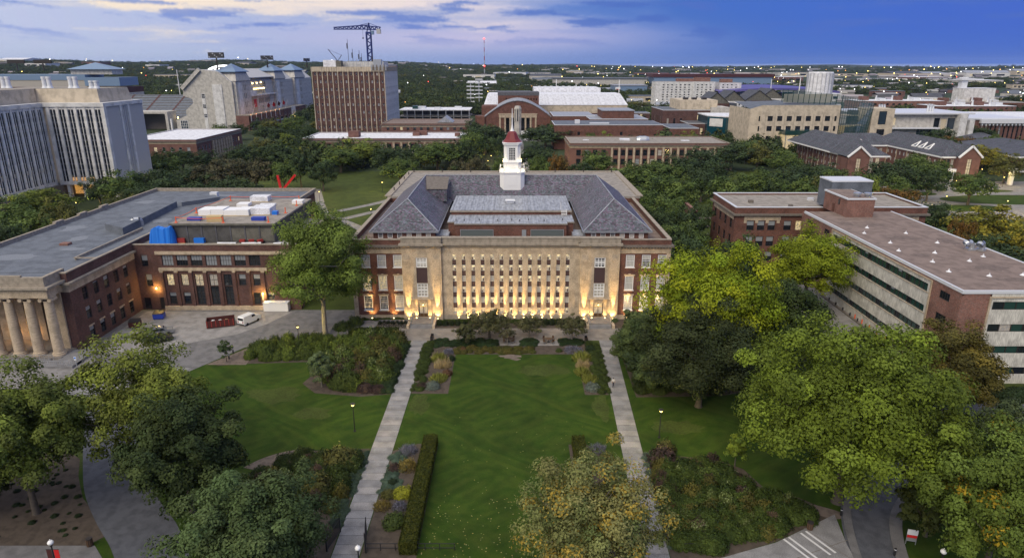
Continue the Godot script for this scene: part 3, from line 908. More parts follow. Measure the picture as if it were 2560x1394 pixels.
func trunk_mesh(sd: int, h: float, r0: float, crown_y: float, rad: float, squash: float, seg := 7, limbs := 7) -> ArrayMesh:
	# trunk h tall up to the first fork, limbs that reach into the crown
	var r := RandomNumberGenerator.new(); r.seed = sd
	var b := nb()
	var lean := V(r.randf_range(-0.04, 0.04), 0, r.randf_range(-0.04, 0.04)) * h
	var fork := V(lean.x, h, lean.z)
	b.tube([V(0, -0.3, 0), V(lean.x * 0.1, 0.35, 0), V(lean.x * 0.4, h * 0.5, lean.z * 0.4), fork], [r0 * 1.7, r0 * 1.1, r0 * 0.95, r0 * 0.8], seg)
	for k in limbs:
		var a := TAU * k / limbs + r.randf_range(-0.4, 0.4)
		var out := rad * r.randf_range(0.45, 0.85)
		var up := crown_y + rad * squash * r.randf_range(0.6, 1.5)
		if k == 0: out = rad * 0.15; up = crown_y + rad * squash * 1.6
		var e := V(cos(a) * out, up, sin(a) * out)
		var m := fork.lerp(e, 0.5) + V(0, rad * 0.12, 0)
		b.tube([fork - V(0, r0, 0), m, e], [r0 * 0.6, r0 * 0.34, r0 * 0.06], 5)
		for j in 2:
			var g := m.lerp(e, 0.3 * j + 0.1)
			var e2 := g + V(r.randf_range(-1, 1), r.randf_range(0.2, 0.9), r.randf_range(-1, 1)) * rad * 0.38
			b.tube([g, e2], [r0 * 0.25, r0 * 0.05], 4)
	return b.mesh()

var crowns := {}      # kind -> array of meshes shared by the trees farther off
var trunks := []

const LEAF := {
	"lime": [Color(0.128, 0.150, 0.026), Color(0.075, 0.102, 0.022)],
	"gold": [Color(0.170, 0.140, 0.018), Color(0.095, 0.100, 0.016)],
	"green": [Color(0.080, 0.108, 0.028), Color(0.045, 0.072, 0.022)],
	"dark": [Color(0.044, 0.064, 0.026), Color(0.026, 0.042, 0.02)],
	"olive": [Color(0.098, 0.098, 0.026), Color(0.06, 0.066, 0.022)],
	"rust": [Color(0.115, 0.060, 0.016), Color(0.06, 0.05, 0.018)],
	"brown": [Color(0.070, 0.060, 0.032), Color(0.042, 0.044, 0.024)],
	"blue": [Color(0.035, 0.058, 0.055), Color(0.022, 0.042, 0.038)],
}

func plant_kinds() -> void:
	leaf_mat("leaves", Color.WHITE)
	var sd := 100
	for k in LEAF:
		crowns[k] = []
		var many := 3 if k in ["green", "dark", "olive", "lime"] else 1
		for i in many:
			sd += 1
			crowns[k].append(crown_mesh(sd, 70, 62, 0.055, LEAF[k][0], LEAF[k][1], 0.9, 0.27, 0.3))
	for i in 3: trunks.append(trunk_mesh(40 + i, 0.55, 0.06, 0.5, 1.0, 0.9, 6, 5))

func tree(label: String, at: Vector3, h: float, rad: float, kind: String, group := "", bare := 0.16) -> Node3D:
	# a tree farther off: a shared crown and trunk, turned and stretched to its own size
	var o := thing("tree", label, "tree", at, R.randf() * TAU, group)
	var crown: Mesh = crowns[kind][R.randi() % crowns[kind].size()]
	var y := h * bare
	var sy := (h - y) / 1.85
	place(crown, "crown", M.leaves, o, Transform3D(Basis.from_scale(V(rad, sy, rad)), V(0, y, 0)))
	place(trunks[R.randi() % 3], "trunk", M.bark, o, Transform3D(Basis.from_scale(V(rad * 0.9, h * 0.45, rad * 0.9)), Vector3.ZERO))
	return o

func big_tree(called: String, label: String, sd: int, at: Vector3, h: float, rad: float, bare: float, ca: Color, cb: Color, clumps: int, leaves: int, leaf := 0.3, squash := 0.9, spread := 0.2, bark := "bark", odd := 0.0, odd_col := Color.WHITE, cone := 0.0, limbs := 8) -> Node3D:
	# a tree near enough to show its leaves: h to the top, rad to the side, leaf in metres
	var o := thing(called, label, "tree", at, 0.0)
	var m := crown_mesh(sd, clumps, leaves, leaf / rad, ca, cb, squash, spread, 0.35, cone, odd, odd_col)
	var sy := (h - bare) / (1.9 * squash)
	place(m, "crown", M.leaves, o, Transform3D(Basis.from_scale(V(rad, sy, rad)), V(0, bare, 0)))
	place(trunk_mesh(sd, bare + (h - bare) * 0.15, clampf(rad * 0.05, 0.06, 0.55), bare, rad, (h - bare) / rad / 2.0, 9, limbs), "trunk", M[bark], o)
	return o

func bush_mesh(sd: int, count: int, leaf: float, ca: Color, cb: Color, up := 0.0, odd := 0.0, odd_col := Color.WHITE) -> ArrayMesh:
	# a unit bush: half a metre... one across in radius, one tall; up > 0 makes upright blades
	var r := RandomNumberGenerator.new(); r.seed = sd
	var f := FastNoiseLite.new(); f.seed = sd; f.frequency = 1.2
	var v := PackedVector3Array(); var n := PackedVector3Array(); var c := PackedColorArray(); var ix := PackedInt32Array()
	for i in count:
		var a := r.randf() * TAU
		var y := r.randf()
		var q := sqrt(1 - y * y)
		var d := V(cos(a) * q, y, sin(a) * q)
		var p := d * (1.0 + f.get_noise_3dv(d * 1.6) * 0.45) * pow(r.randf(), 0.22)
		if up > 0: p.y *= r.randf_range(0.2, 1.0)
		var m := (d + V(r.randfn(), r.randfn() + 0.5, r.randfn()) * 0.5).normalized()
		var s := m.cross(V(r.randfn(), r.randfn(), r.randfn())).normalized()
		if up > 0:
			s = (V(d.x * 0.55, 1.0, d.z * 0.55) + V(r.randfn(), 0, r.randfn()) * 0.2).normalized()
			m = s.cross(V(r.randfn(), 0, r.randfn())).normalized()
		var t := m.cross(s)
		var l := leaf * r.randf_range(0.6, 1.4) * (1.0 + up * 3.0)
		var w := leaf * r.randf_range(0.35, 0.7) * (0.45 if up > 0 else 1.0)
		var o := v.size()
		v.append(p - s * l); v.append(p + t * w); v.append(p + s * l); v.append(p - t * w)
		var lc := ca.lerp(cb, clampf(0.5 + f.get_noise_3dv(p * 3.0) + r.randf_range(-0.25, 0.25), 0, 1)) * r.randf_range(0.75, 1.25)
		if r.randf() < odd: lc = odd_col * r.randf_range(0.7, 1.2)
		lc.a = 1
		var soft := (m * 0.6 + d).normalized()
		for j in 4: n.append(soft); c.append(lc)
		ix.append_array(PackedInt32Array([o, o + 1, o + 2, o, o + 2, o + 3]))
	var mesh := ArrayMesh.new()
	var arr := []
	arr.resize(Mesh.ARRAY_MAX)
	arr[Mesh.ARRAY_VERTEX] = v; arr[Mesh.ARRAY_NORMAL] = n; arr[Mesh.ARRAY_COLOR] = c; arr[Mesh.ARRAY_INDEX] = ix
	mesh.add_surface_from_arrays(Mesh.PRIMITIVE_TRIANGLES, arr)
	return mesh

# ---- the ground and the gardens near the library

func poly(pts: Array) -> PackedVector2Array:
	var p := PackedVector2Array()
	for q in pts: p.append(Vector2(q[0], q[1]))
	return p

func sheet(called: String, pts: Array, y: float, m: String, thick := 0.0) -> MeshInstance3D:
	var b := nb()
	b.prism(poly(pts), y - maxf(thick, 0.002), y)
	return ground(b, called, M[m])

func blot(called: String, x: float, z: float, rx: float, rz: float, y: float, m: String, r: RandomNumberGenerator, parent: Node) -> void:
	# an uneven flat patch: worn turf, a puddle mark or a repair
	var p := PackedVector2Array()
	for i in 18:
		var k := r.randf_range(0.6, 1.1)
		p.append(Vector2(x + cos(TAU * i / 18) * rx * k, z + sin(TAU * i / 18) * rz * k))
	var b := nb(); b.prism(p, y - 0.002, y)
	var o := part(b, called, M[m], parent)
	if parent == self: o.set_meta("kind", "structure")

func round_line(pts: Array, n := 4) -> Array:
	# a smooth line through points
	var c := Curve2D.new()
	for i in pts.size():
		var p := Vector2(pts[i][0], pts[i][1])
		var a := Vector2(pts[maxi(i - 1, 0)][0], pts[maxi(i - 1, 0)][1]); var b := Vector2(pts[mini(i + 1, pts.size() - 1)][0], pts[mini(i + 1, pts.size() - 1)][1])
		var d := (b - a) / 6.0
		c.add_point(p, -d, d)
	var out := []
	for i in (pts.size() - 1) * n + 1:
		var q := c.sample(mini(i / n, pts.size() - 2), (i % n) / float(n) if i < (pts.size() - 1) * n else 1.0)
		out.append([q.x, q.y])
	return out

func ribbon(called: String, mid: Array, w: float, y: float, m: String) -> MeshInstance3D:
	var l := round_line(mid, 5)
	var b := nb()
	for i in l.size() - 1:
		var p := Vector2(l[i][0], l[i][1]); var q := Vector2(l[i + 1][0], l[i + 1][1])
		var p0 := Vector2(l[maxi(i - 1, 0)][0], l[maxi(i - 1, 0)][1]); var q1 := Vector2(l[mini(i + 2, l.size() - 1)][0], l[mini(i + 2, l.size() - 1)][1])
		var s := (q - p0).normalized().orthogonal() * w / 2; var t := (q1 - p).normalized().orthogonal() * w / 2
		b.quad(V(p.x - s.x, y, p.y - s.y), V(q.x - t.x, y, q.y - t.y), V(q.x + t.x, y, q.y + t.y), V(p.x + s.x, y, p.y + s.y))
	# make every face look up
	return ground(b, called, M[m])

func slab_path(called: String, a: Vector2, b: Vector2, w: float, step: float) -> void:
	# a walk of single concrete slabs with open joints
	var o := Node3D.new(); o.name = called; add_child(o, true); o.set_meta("kind", "structure")
	var d := (b - a).normalized(); var s := d.orthogonal() * w / 2
	var n := int((b - a).length() / step)
	for k in n:
		var p := a + d * step * k; var q := p + d * (step - 0.05)
		var h := 0.06 + 0.006 * sin(k * 2.3)
		var m := nb()
		m.prism(PackedVector2Array([p - s, q - s, q + s, p + s]), 0.0, h)
		part(m, "slab", M[["concrete", "concrete_b", "concrete_c"][(k * 7 + k / 3) % 3]], o)

func scatter(called: String, label: String, category: String, area: Array, n: int, mesh: Mesh, lo: float, hi: float, tall := 1.0, tint_a := Color.WHITE, tint_b := Color.WHITE, y := 0.0) -> MultiMeshInstance3D:
	# ground cover nobody could count
	var p := poly(area)
	var box := Rect2(p[0], Vector2.ZERO)
	for q in p: box = box.expand(q)
	var mm := MultiMesh.new()
	mm.transform_format = MultiMesh.TRANSFORM_3D
	mm.use_colors = true
	mm.mesh = mesh
	var ts := []
	while ts.size() < n:
		var q := Vector2(R.randf_range(box.position.x, box.end.x), R.randf_range(box.position.y, box.end.y))
		if Geometry2D.is_point_in_polygon(q, p):
			var s := R.randf_range(lo, hi)
			ts.append(Transform3D(Basis(Vector3.UP, R.randf() * TAU).scaled(V(s, s * tall * R.randf_range(0.75, 1.25), s)), V(q.x, y, q.y)))
	mm.instance_count = n
	for i in n:
		mm.set_instance_transform(i, ts[i])
		mm.set_instance_color(i, tint_a.lerp(tint_b, R.randf()) * R.randf_range(0.8, 1.2))
	var o := MultiMeshInstance3D.new()
	o.name = numbered(called); o.multimesh = mm; o.material_override = M.leaves
	add_child(o, true)
	tag(o, label, category); o.set_meta("kind", "stuff")
	return o

var bushes := {}

func bush(kind: String, label: String, x: float, z: float, r: float, h: float, called := "shrub", group := "") -> MeshInstance3D:
	var o := place(bushes[kind], called, M.leaves, self, Transform3D(Basis(Vector3.UP, R.randf() * TAU) * Basis.from_scale(V(r, h, r * R.randf_range(0.85, 1.15))), V(x, 0, z)))
	tag(o, label, called.replace("_", " "), group)
	return o

func hedge(label: String, x0: float, z0: float, x1: float, z1: float, h: float, ca: Color, cb: Color, sd: int) -> void:
	# a clipped hedge: a box of small leaves with rounded shoulders
	var r := RandomNumberGenerator.new(); r.seed = sd
	var v := PackedVector3Array(); var n := PackedVector3Array(); var c := PackedColorArray(); var ix := PackedInt32Array()
	var w := x1 - x0; var d := z1 - z0
	var area := w * d + 2 * h * (w + d)
	var f := FastNoiseLite.new(); f.frequency = 0.6
	for i in int(area * 110):
		var k := r.randf() * area
		var p: Vector3; var m: Vector3
		if k < w * d: p = V(r.randf() * w, h, r.randf() * d); m = Vector3.UP
		elif k < w * d + 2 * h * w: p = V(r.randf() * w, r.randf() * h, 0.0 if r.randf() < 0.3 else d); m = V(0, 0, -1 if p.z == 0 else 1)
		else: p = V(0.0 if r.randf() < 0.5 else w, r.randf() * h, r.randf() * d); m = V(-1 if p.x == 0 else 1, 0, 0)
		p -= m * (r.randf() * 0.12)
		var edge := V(minf(p.x, w - p.x), h - p.y, minf(p.z, d - p.z))
		if m.y > 0.5: p.y -= 0.2 * (exp(-edge.x * 4) + exp(-edge.z * 4))
		p.y += f.get_noise_2d(x0 + p.x, z0 + p.z) * 0.08
		m = (m + V(r.randfn(), r.randfn(), r.randfn()) * 0.5).normalized()
		var s := m.cross(V(r.randfn(), r.randfn(), r.randfn())).normalized()
		var t := m.cross(s)
		var l := r.randf_range(0.06, 0.13)
		var o := v.size()
		v.append(p - s * l); v.append(p + t * l * 0.7); v.append(p + s * l); v.append(p - t * l * 0.7)
		var lc := ca.lerp(cb, clampf(0.5 + f.get_noise_2d((x0 + p.x) * 2.0, (z0 + p.z) * 2.0) + r.randf_range(-0.3, 0.3), 0, 1)) * r.randf_range(0.8, 1.2)
		lc.a = 1
		for j in 4: n.append(m); c.append(lc)
		ix.append_array(PackedInt32Array([o, o + 1, o + 2, o, o + 2, o + 3]))
	var arr := []
	arr.resize(Mesh.ARRAY_MAX)
	arr[Mesh.ARRAY_VERTEX] = v; arr[Mesh.ARRAY_NORMAL] = n; arr[Mesh.ARRAY_COLOR] = c; arr[Mesh.ARRAY_INDEX] = ix
	var mesh := ArrayMesh.new()
	mesh.add_surface_from_arrays(Mesh.PRIMITIVE_TRIANGLES, arr)
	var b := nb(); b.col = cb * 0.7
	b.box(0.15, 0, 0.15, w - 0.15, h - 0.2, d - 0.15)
	var o := thing("hedge", label, "hedge", V(x0, 0, z0))
	place(mesh, "foliage", M.leaves, o)
	part(b, "twigs", M.leaves, o)

func bush_kinds() -> void:
	var k := func(called: String, sd: int, n: int, leaf: float, a: Color, b: Color, up := 0.0, odd := 0.0, oc := Color.WHITE) -> void:
		bushes[called] = bush_mesh(sd, n, leaf, a, b, up, odd, oc)
	k.call("green", 1, 1500, 0.09, Color(0.080, 0.109, 0.029), Color(0.043, 0.065, 0.020))
	k.call("dark", 2, 1500, 0.09, Color(0.032, 0.049, 0.023), Color(0.017, 0.029, 0.014))
	k.call("box", 3, 1600, 0.07, Color(0.032, 0.043, 0.020), Color(0.020, 0.029, 0.014))
	k.call("olive", 4, 1500, 0.09, Color(0.123, 0.116, 0.032), Color(0.065, 0.072, 0.026))
	k.call("lime_grass", 5, 1500, 0.07, Color(0.290, 0.290, 0.065), Color(0.174, 0.203, 0.051), 0.9)
	k.call("pale_grass", 6, 1300, 0.06, Color(0.600, 0.478, 0.275), Color(0.377, 0.290, 0.160), 1.1)
	k.call("lavender", 7, 1500, 0.06, Color(0.246, 0.232, 0.334), Color(0.145, 0.160, 0.189), 0.7)
	k.call("gold", 8, 1400, 0.08, Color(0.348, 0.261, 0.072), Color(0.174, 0.145, 0.051), 0.3)
	k.call("yellow", 9, 1500, 0.09, Color(0.319, 0.319, 0.029), Color(0.174, 0.189, 0.026))
	k.call("purple", 10, 1400, 0.09, Color(0.080, 0.051, 0.043), Color(0.043, 0.032, 0.029))
	k.call("grey", 11, 1400, 0.08, Color(0.160, 0.189, 0.167), Color(0.102, 0.131, 0.109))
	k.call("flower", 12, 1400, 0.09, Color(0.072, 0.058, 0.043), Color(0.043, 0.051, 0.029), 0.0, 0.16, Color(0.600, 0.522, 0.522))
	k.call("sumac", 13, 1500, 0.10, Color(0.160, 0.203, 0.065), Color(0.102, 0.131, 0.043), 0.0, 0.1, Color(0.435, 0.478, 0.261))
	k.call("rust", 14, 1400, 0.09, Color(0.174, 0.087, 0.043), Color(0.087, 0.058, 0.036))

func grounds() -> void:
	mat("concrete_b", Color(0.20, 0.197, 0.20), 0.9, 3.0, 12.0)
	mat("concrete_c", Color(0.25, 0.24, 0.235), 0.9, 3.0, 12.0)
	# rolling land out to the horizon: flat over the town, wooded rise to the north-west, low farmland ridges far off
	var b := nb()
	var rings := [0.0, 60.0, 150.0, 300.0, 600.0, 900.0, 1200.0, 1600.0, 2100.0, 2700.0, 3400.0, 4200.0, 5200.0, 6500.0, 7400.0, 8600.0, 10000.0]
	for i in rings.size() - 1:
		for j in 72:
			var a := TAU * j / 72; var c := TAU * (j + 1) / 72
			var q := [land(sin(a) * rings[i], -cos(a) * rings[i]), land(sin(c) * rings[i], -cos(c) * rings[i]), land(sin(c) * rings[i + 1], -cos(c) * rings[i + 1]), land(sin(a) * rings[i + 1], -cos(a) * rings[i + 1])]
			if i == 0: b.tri(q[1], q[0], q[2]) if false else b.tri(q[0], q[2], q[3])
			else: b.quad(q[0], q[1], q[2], q[3])
	ground(b, "ground", M.far_ground)
	sheet("lawn", [[-150, -330], [150, -330], [150, -30], [-150, -30]], 0.004, "lawn_rough")
	sheet("lawn", [[-56, -112], [56, -112], [56, -40], [-56, -40]], 0.010, "lawn")
	# paved terrace in front of the library, with its bays
	sheet("pavement", [[-29.5, -124.2], [34, -124.2], [34, -119.0], [19.8, -118.0], [-21.6, -118.0], [-21.6, -119.2], [-29.5, -119.2]], 0.03, "paving_warm", 0.03)
	for x in [[-2.6, 1.6], [4.6, 9.0]]: sheet("pavement", [[x[0], -119.0], [x[1], -119.0], [x[1], -115.6], [x[0], -115.6]], 0.024, "paving", 0.024)
	sheet("pavement", [[-32.5, -128.6], [-27.2, -128.6], [-27.2, -124.2], [-32.5, -124.2]], 0.034, "concrete", 0.03)
	sheet("pavement", [[-27.2, -128.2], [-20.2, -128.2], [-20.2, -126.9], [-27.2, -126.9]], 0.30, "concrete", 0.3)
	slab_path("path", Vector2(-17.6, -118.0), Vector2(-17.8, -56), 2.95, 1.5)
	slab_path("path", Vector2(17.95, -118.0), Vector2(15.3, -56), 2.75, 1.5)
	sheet("pavement", [[-120, -60.9], [-45.5, -60.9], [-43.5, -58.9], [120, -58.9], [120, -50], [-120, -50]], 0.05, "asphalt_pale", 0.04)
	# planting beds
	for q in [[[-49, -114.4], [-44, -118.4], [-33.8, -119.4], [-21.6, -117.6], [-19.3, -114], [-19.3, -96.2], [-24, -95.4], [-31.5, -96.6], [-34.5, -100], [-32.4, -108.6], [-46.5, -107.6], [-51.5, -106.8]],
			[[-16, -117.6], [14.6, -117.6], [14.6, -111.6], [12.2, -111.6], [-10.2, -111.6], [-10.2, -96.4], [-16.1, -96.4]], [[11.6, -111.7], [16.0, -111.7], [15.4, -96.0], [11.6, -96.0]],
			[[-15.6, -128.6], [15.2, -128.6], [15.2, -124.25], [-15.6, -124.25]], [[-27.1, -126.8], [-20.4, -126.8], [-20.4, -124.3], [-27.1, -124.3]], [[-32, -129.3], [-20.2, -129.3], [-20.2, -128.2], [-32, -128.2]],
			[[20.2, -129.2], [34, -129.2], [34, -124.3], [20.2, -124.3]],
			[[-16.2, -79.8], [-13.0, -81.6], [-10.2, -81.6], [-10.2, -59], [-16.2, -59]], [[13.6, -78], [10.2, -81.4], [7.8, -81.4], [7.8, -59], [13.6, -59]],
			[[-33.6, -74.6], [-28, -79.8], [-19.4, -80.4], [-19.4, -59], [-33, -59]], [[17.4, -79.5], [27.3, -77.6], [30, -75.5], [31.3, -71.2], [34.8, -69.4], [38, -66.4], [29.1, -61.6], [22.1, -58.9], [16.9, -58.9]],
			[[19.8, -117.8], [34, -118.8], [40, -98], [33, -95.6], [19.6, -95.2]], [[34, -129], [58, -140], [58, -96], [44, -92], [34, -112]]]:
		sheet("planting_bed", q, 0.016, "soil", 0.01)
	sheet("gravel", round_line([[-35.0, -75.8], [-33, -78.2], [-29.5, -80.0], [-25.5, -79.4], [-25.0, -77.6], [-28.5, -77.2], [-32, -75.3], [-35.0, -75.8]], 4).slice(0, -1), 0.022, "mulch", 0.01)
	sheet("gravel", [[-53.5, -107.2], [-46.5, -107.2], [-46.8, -111.5], [-49, -114.2]], 0.022, "mulch", 0.01)
	sheet("mulch", [[-62, -81], [-57.5, -77.8], [-55.3, -73.9], [-52, -69.4], [-47.6, -65.4], [-44.9, -62.9], [-46.5, -60.8], [-64, -60.8], [-66, -73]], 0.02, "soil", 0.01)
	sheet("mulch", round_line([[26.6, -77.8], [29.4, -74.6], [31, -70.8], [34.4, -68.9], [38.6, -66.6], [37.2, -65.4], [33.4, -67.6], [29.6, -69.3], [28.4, -73.2], [26.6, -77.8]], 4).slice(0, -1), 0.026, "mulch", 0.01)
	# drives, lot and apron
	sheet("road", [[-79, -134.6], [-32.6, -134.6], [-32.6, -129], [-29.6, -124.2], [-29.6, -119.4], [-33.6, -119.7], [-44, -118.8], [-49.6, -114.6], [-54.0, -106.6], [-61, -94.5], [-75, -97.5], [-80, -104]], 0.035, "asphalt_pale", 0.02)
	sheet("pavement", [[-77.5, -133.6], [-46.5, -133.6], [-49.5, -126.5], [-53.5, -121], [-62, -116], [-66, -111], [-77, -113]], 0.045, "concrete_c", 0.02)
	sheet("pavement", [[-65.2, -106.4], [-55.5, -105.8], [-60.8, -95.0], [-64.5, -93.6], [-74.5, -97.6]], 0.055, "concrete_b", 0.02)
	sheet("pavement", [[-100, -113], [-77, -113], [-70.5, -104.5], [-76, -98], [-100, -98]], 0.04, "paving", 0.02)
	ribbon("road", [[-62.5, -94], [-58.2, -86.2], [-53.6, -78.4], [-49.6, -72.2], [-45.2, -67.0], [-41, -62.6], [-37.8, -58.4], [-36, -55]], 6.6, 0.03, "asphalt")
	ribbon("road", [[37.6, -55], [38.6, -59], [41.4, -66.6], [45.4, -71.4], [49.6, -75.6], [52.5, -80], [57.2, -85.6], [64, -89.4], [72, -90.6], [84, -90]], 5.2, 0.03, "asphalt")
	ribbon("pavement", [[40.9, -55], [41.5, -59], [44.2, -65.2], [48.2, -70], [52.4, -74.6], [55.2, -79.2]], 1.3, 0.1, "asphalt_pale")
	ribbon("pavement", [[36.2, -55], [36.9, -59.6], [39.4, -67.0], [43.2, -72.4]], 0.9, 0.1, "asphalt_pale")
	sheet("pavement", [[22.1, -58.9], [29.0, -61.4], [37.6, -66.2], [36.6, -61], [36.0, -55], [22, -55]], 0.07, "concrete", 0.03)
	for q in [[[29.9, -61.9], [30.15, -62.0], [31.9, -58.5], [31.65, -58.4]], [[30.6, -62.2], [30.85, -62.3], [32.6, -58.8], [32.35, -58.7]], [[32.2, -62.9], [32.45, -63.0], [34.2, -59.5], [33.95, -59.4]], [[32.9, -63.2], [33.15, -63.3], [34.9, -59.8], [34.65, -59.7]]]: sheet("crossing_line", q, 0.076, "white_line", 0.004)
	var r := RandomNumberGenerator.new(); r.seed = 5
	for q in [[-0.3, -110.8, 2.2, 1.0, "bare_patch", "mulch"], [0.6, -109.6, 1.0, 0.6, "bare_patch", "mulch"], [-38.0, -96.0, 5.0, 3.0, "thin_grass", "lawn_rough"], [-30.0, -90.0, 3.4, 2.0, "thin_grass", "lawn_rough"], [5.0, -105.0, 5.0, 2.4, "thin_grass", "lawn_rough"], [-14.4, -93.0, 1.6, 4.0, "thin_grass", "lawn_rough"], [13.6, -92.0, 1.5, 5.0, "thin_grass", "lawn_rough"], [24.0, -86.0, 4.0, 2.2, "thin_grass", "lawn_rough"]]: blot(q[4], q[0], q[1], q[2], q[3], 0.016, q[5], r, self)
	# joints in the concrete at the right crossing
	for q in [[[29.5, -58.6, 37.3, -61.9]], [[33.0, -63.8, 36.6, -57.8]]]:
		b = nb()
		for l in q: b.bar(V(l[0], 0.072, l[1]), V(l[2], 0.072, l[3]), 0.07, 0.006)
		ground(b, "joint", M.stone_dark)
	# court before the right hall
	sheet("pavement", [[57, -152], [71, -152], [71, -96], [64, -104], [60, -122]], 0.03, "paving", 0.02)
	# paths across the lawns behind the left hall
	for l in [[[-82, -280], [-66, -232], [-58, -222], [-46, -205], [-40, -185]], [[-62, -236], [-50, -252], [-40, -275], [-34, -300]], [[-58, -222], [-48, -236], [-36, -248], [-20, -262]], [[-2, -236], [-6, -300], [2, -420]], [[6, -236], [8, -300], [6, -420]]]:
		ribbon("path", l, 3.2, 0.02, "paving")

func land(x: float, z: float) -> Vector3:
	var r := Vector2(x, z).length()
	var az := rad_to_deg(atan2(x, -z))
	var y := 0.0
	if r > 900:
		var k := clampf((r - 900) / 3300.0, 0, 1)
		k = k * k * (3 - 2 * k)
		var west := clampf((8.0 - az) / 22.0, 0, 1) if az > -120 else 0.0
		y = k * (6 + 52 * west * (0.85 + 0.15 * sin(az * 0.5)))
		if r > 6000:
			y += clampf((r - 6000) / 4000.0, 0, 1) * (22.0 + 12.0 * sin(az * 0.33) + 9 * sin(az * 0.9 + r * 0.001))
	return V(x, y - 0.02, z)

func near_trees() -> void:
	var L := LEAF
	big_tree("ash_tree", "tall yellow-green ash with a bare pale trunk between the left hall and the library", 11, V(-36.2, 0, -120.6), 24.0, 9.9, 4.6, Color(0.120, 0.167, 0.029), Color(0.074, 0.101, 0.024), 209, 269, 0.192, 1.05, 0.197, "bark_pale", 0.0, Color.WHITE, 0.25)
	big_tree("locust_tree", "airy yellow-green tree over the bend of the left drive", 12, V(-45.2, 0, -73.6), 18.2, 7.2, 3.2, Color(0.143, 0.174, 0.029), Color(0.095, 0.108, 0.024), 152, 215, 0.176, 1.0, 0.220, "bark", 0.0, Color.WHITE, 0.1, 11)
	big_tree("locust_tree", "yellow-green tree at the left edge before the columned porch", 13, V(-55.6, 0, -66.5), 18.0, 7.4, 3.0, Color(0.115, 0.146, 0.026), Color(0.068, 0.084, 0.022), 152, 233, 0.184, 1.0, 0.220)
	big_tree("oak_tree", "dark green round tree beside the left drive", 14, V(-37.6, 0, -66.8), 14.2, 7.0, 1.6, Color(0.046, 0.062, 0.020), Color(0.024, 0.037, 0.014), 185, 269, 0.176, 0.95, 0.197)
	big_tree("maple_tree", "full grey-green tree at the bottom left, nearest the camera", 15, V(-25.4, 0, -54.6), 11.8, 6.9, 0.8, Color(0.062, 0.085, 0.032), Color(0.046, 0.072, 0.026), 192, 304, 0.160, 0.9, 0.197)
	big_tree("maple_tree", "bright yellow-green maple against the library's right brick wing", 16, V(33.0, 0, -101.5), 22.4, 10.2, 3.5, Color(0.201, 0.220, 0.012), Color(0.109, 0.157, 0.012), 209, 287, 0.200, 0.95, 0.209)
	big_tree("maple_tree", "yellow-green maple standing before the long right hall, partly bare trunk", 17, V(62.4, 0, -134.6), 16.6, 8.2, 3.6, Color(0.179, 0.207, 0.013), Color(0.102, 0.138, 0.012), 161, 251, 0.200, 0.9, 0.220)
	big_tree("oak_tree", "very dark round oak beside the right walk", 18, V(28.6, 0, -92.2), 15.8, 9.2, 0.9, Color(0.038, 0.047, 0.018), Color(0.020, 0.028, 0.012), 225, 287, 0.184, 0.95, 0.191)
	big_tree("oak_tree", "dark green tree between the bright maple and the right hall", 19, V(46.0, 0, -105), 15.4, 6.4, 1.8, Color(0.041, 0.059, 0.018), Color(0.024, 0.037, 0.013), 128, 233, 0.208, 0.95, 0.232)
	big_tree("maple_tree", "huge yellow-green maple over the right drive, largest tree in front", 20, V(39.0, 0, -68.6), 21.5, 11.4, 2.6, Color(0.112, 0.153, 0.018), Color(0.072, 0.097, 0.016), 306, 340, 0.184, 0.9, 0.180)
	big_tree("elm_tree", "olive brown tree before the near end of the right hall", 21, V(64.4, 0, -90.2), 13.0, 7.4, 1.5, Color(0.107, 0.086, 0.018), Color(0.058, 0.055, 0.017), 152, 251, 0.192, 0.9, 0.220)
	big_tree("maple_tree", "light green tree with a few golden twigs in the bottom right corner", 22, V(47.6, 0, -55.6), 16.4, 6.4, 2.0, Color(0.093, 0.134, 0.027), Color(0.060, 0.082, 0.015), 209, 304, 0.152, 1.0, 0.191, "bark", 0.035, Color(0.291, 0.206, 0.019))
	big_tree("maple_tree", "thin-leaved autumn tree of tan, yellow and green at the bottom centre", 23, V(7.6, 0, -55.6), 13.2, 7.2, 1.2, Color(0.176, 0.166, 0.060), Color(0.084, 0.109, 0.036), 217, 197, 0.144, 0.9, 0.191, "bark_pale", 0.14, Color(0.317, 0.228, 0.042), 0.0, 12)
	big_tree("young_tree", "small staked young tree with lime leaves on the right lawn", 24, V(29.1, 0, -76.2), 4.8, 1.55, 0.7, Color(0.136, 0.175, 0.020), Color(0.076, 0.113, 0.020), 40, 80, 0.12, 1.3, 0.26, "bark", 0.0, Color.WHITE, 0.4)
	big_tree("shrub_tree", "dense green tree hard against the right walk near the library door", 25, V(21.8, 0, -105.5), 8.4, 4.6, 0.5, Color(0.065, 0.085, 0.029), Color(0.036, 0.055, 0.021), 128, 233, 0.160, 0.9, 0.232)
	big_tree("shrub_tree", "dense dark green tree spreading behind the right walk, nearer the camera", 26, V(22.6, 0, -97.5), 7.0, 3.8, 0.4, Color(0.058, 0.081, 0.029), Color(0.033, 0.049, 0.021), 130, 130, 0.2, 0.9, 0.2)
	big_tree("shrub_tree", "green tree below the library's right door", 27, V(24.6, 0, -115), 7.4, 4.4, 0.5, Color(0.068, 0.088, 0.033), Color(0.039, 0.055, 0.021), 130, 130, 0.2, 0.9, 0.2)
	big_tree("ornamental_tree", "largest low spreading tree before the stack front, left of centre", 28, V(-4.3, 0, -119.4), 5.2, 4.4, 1.1, Color(0.062, 0.060, 0.026), Color(0.035, 0.040, 0.018), 110, 70, 0.15, 0.6, 0.2, "bark", 0, Color.WHITE, 0, 7)
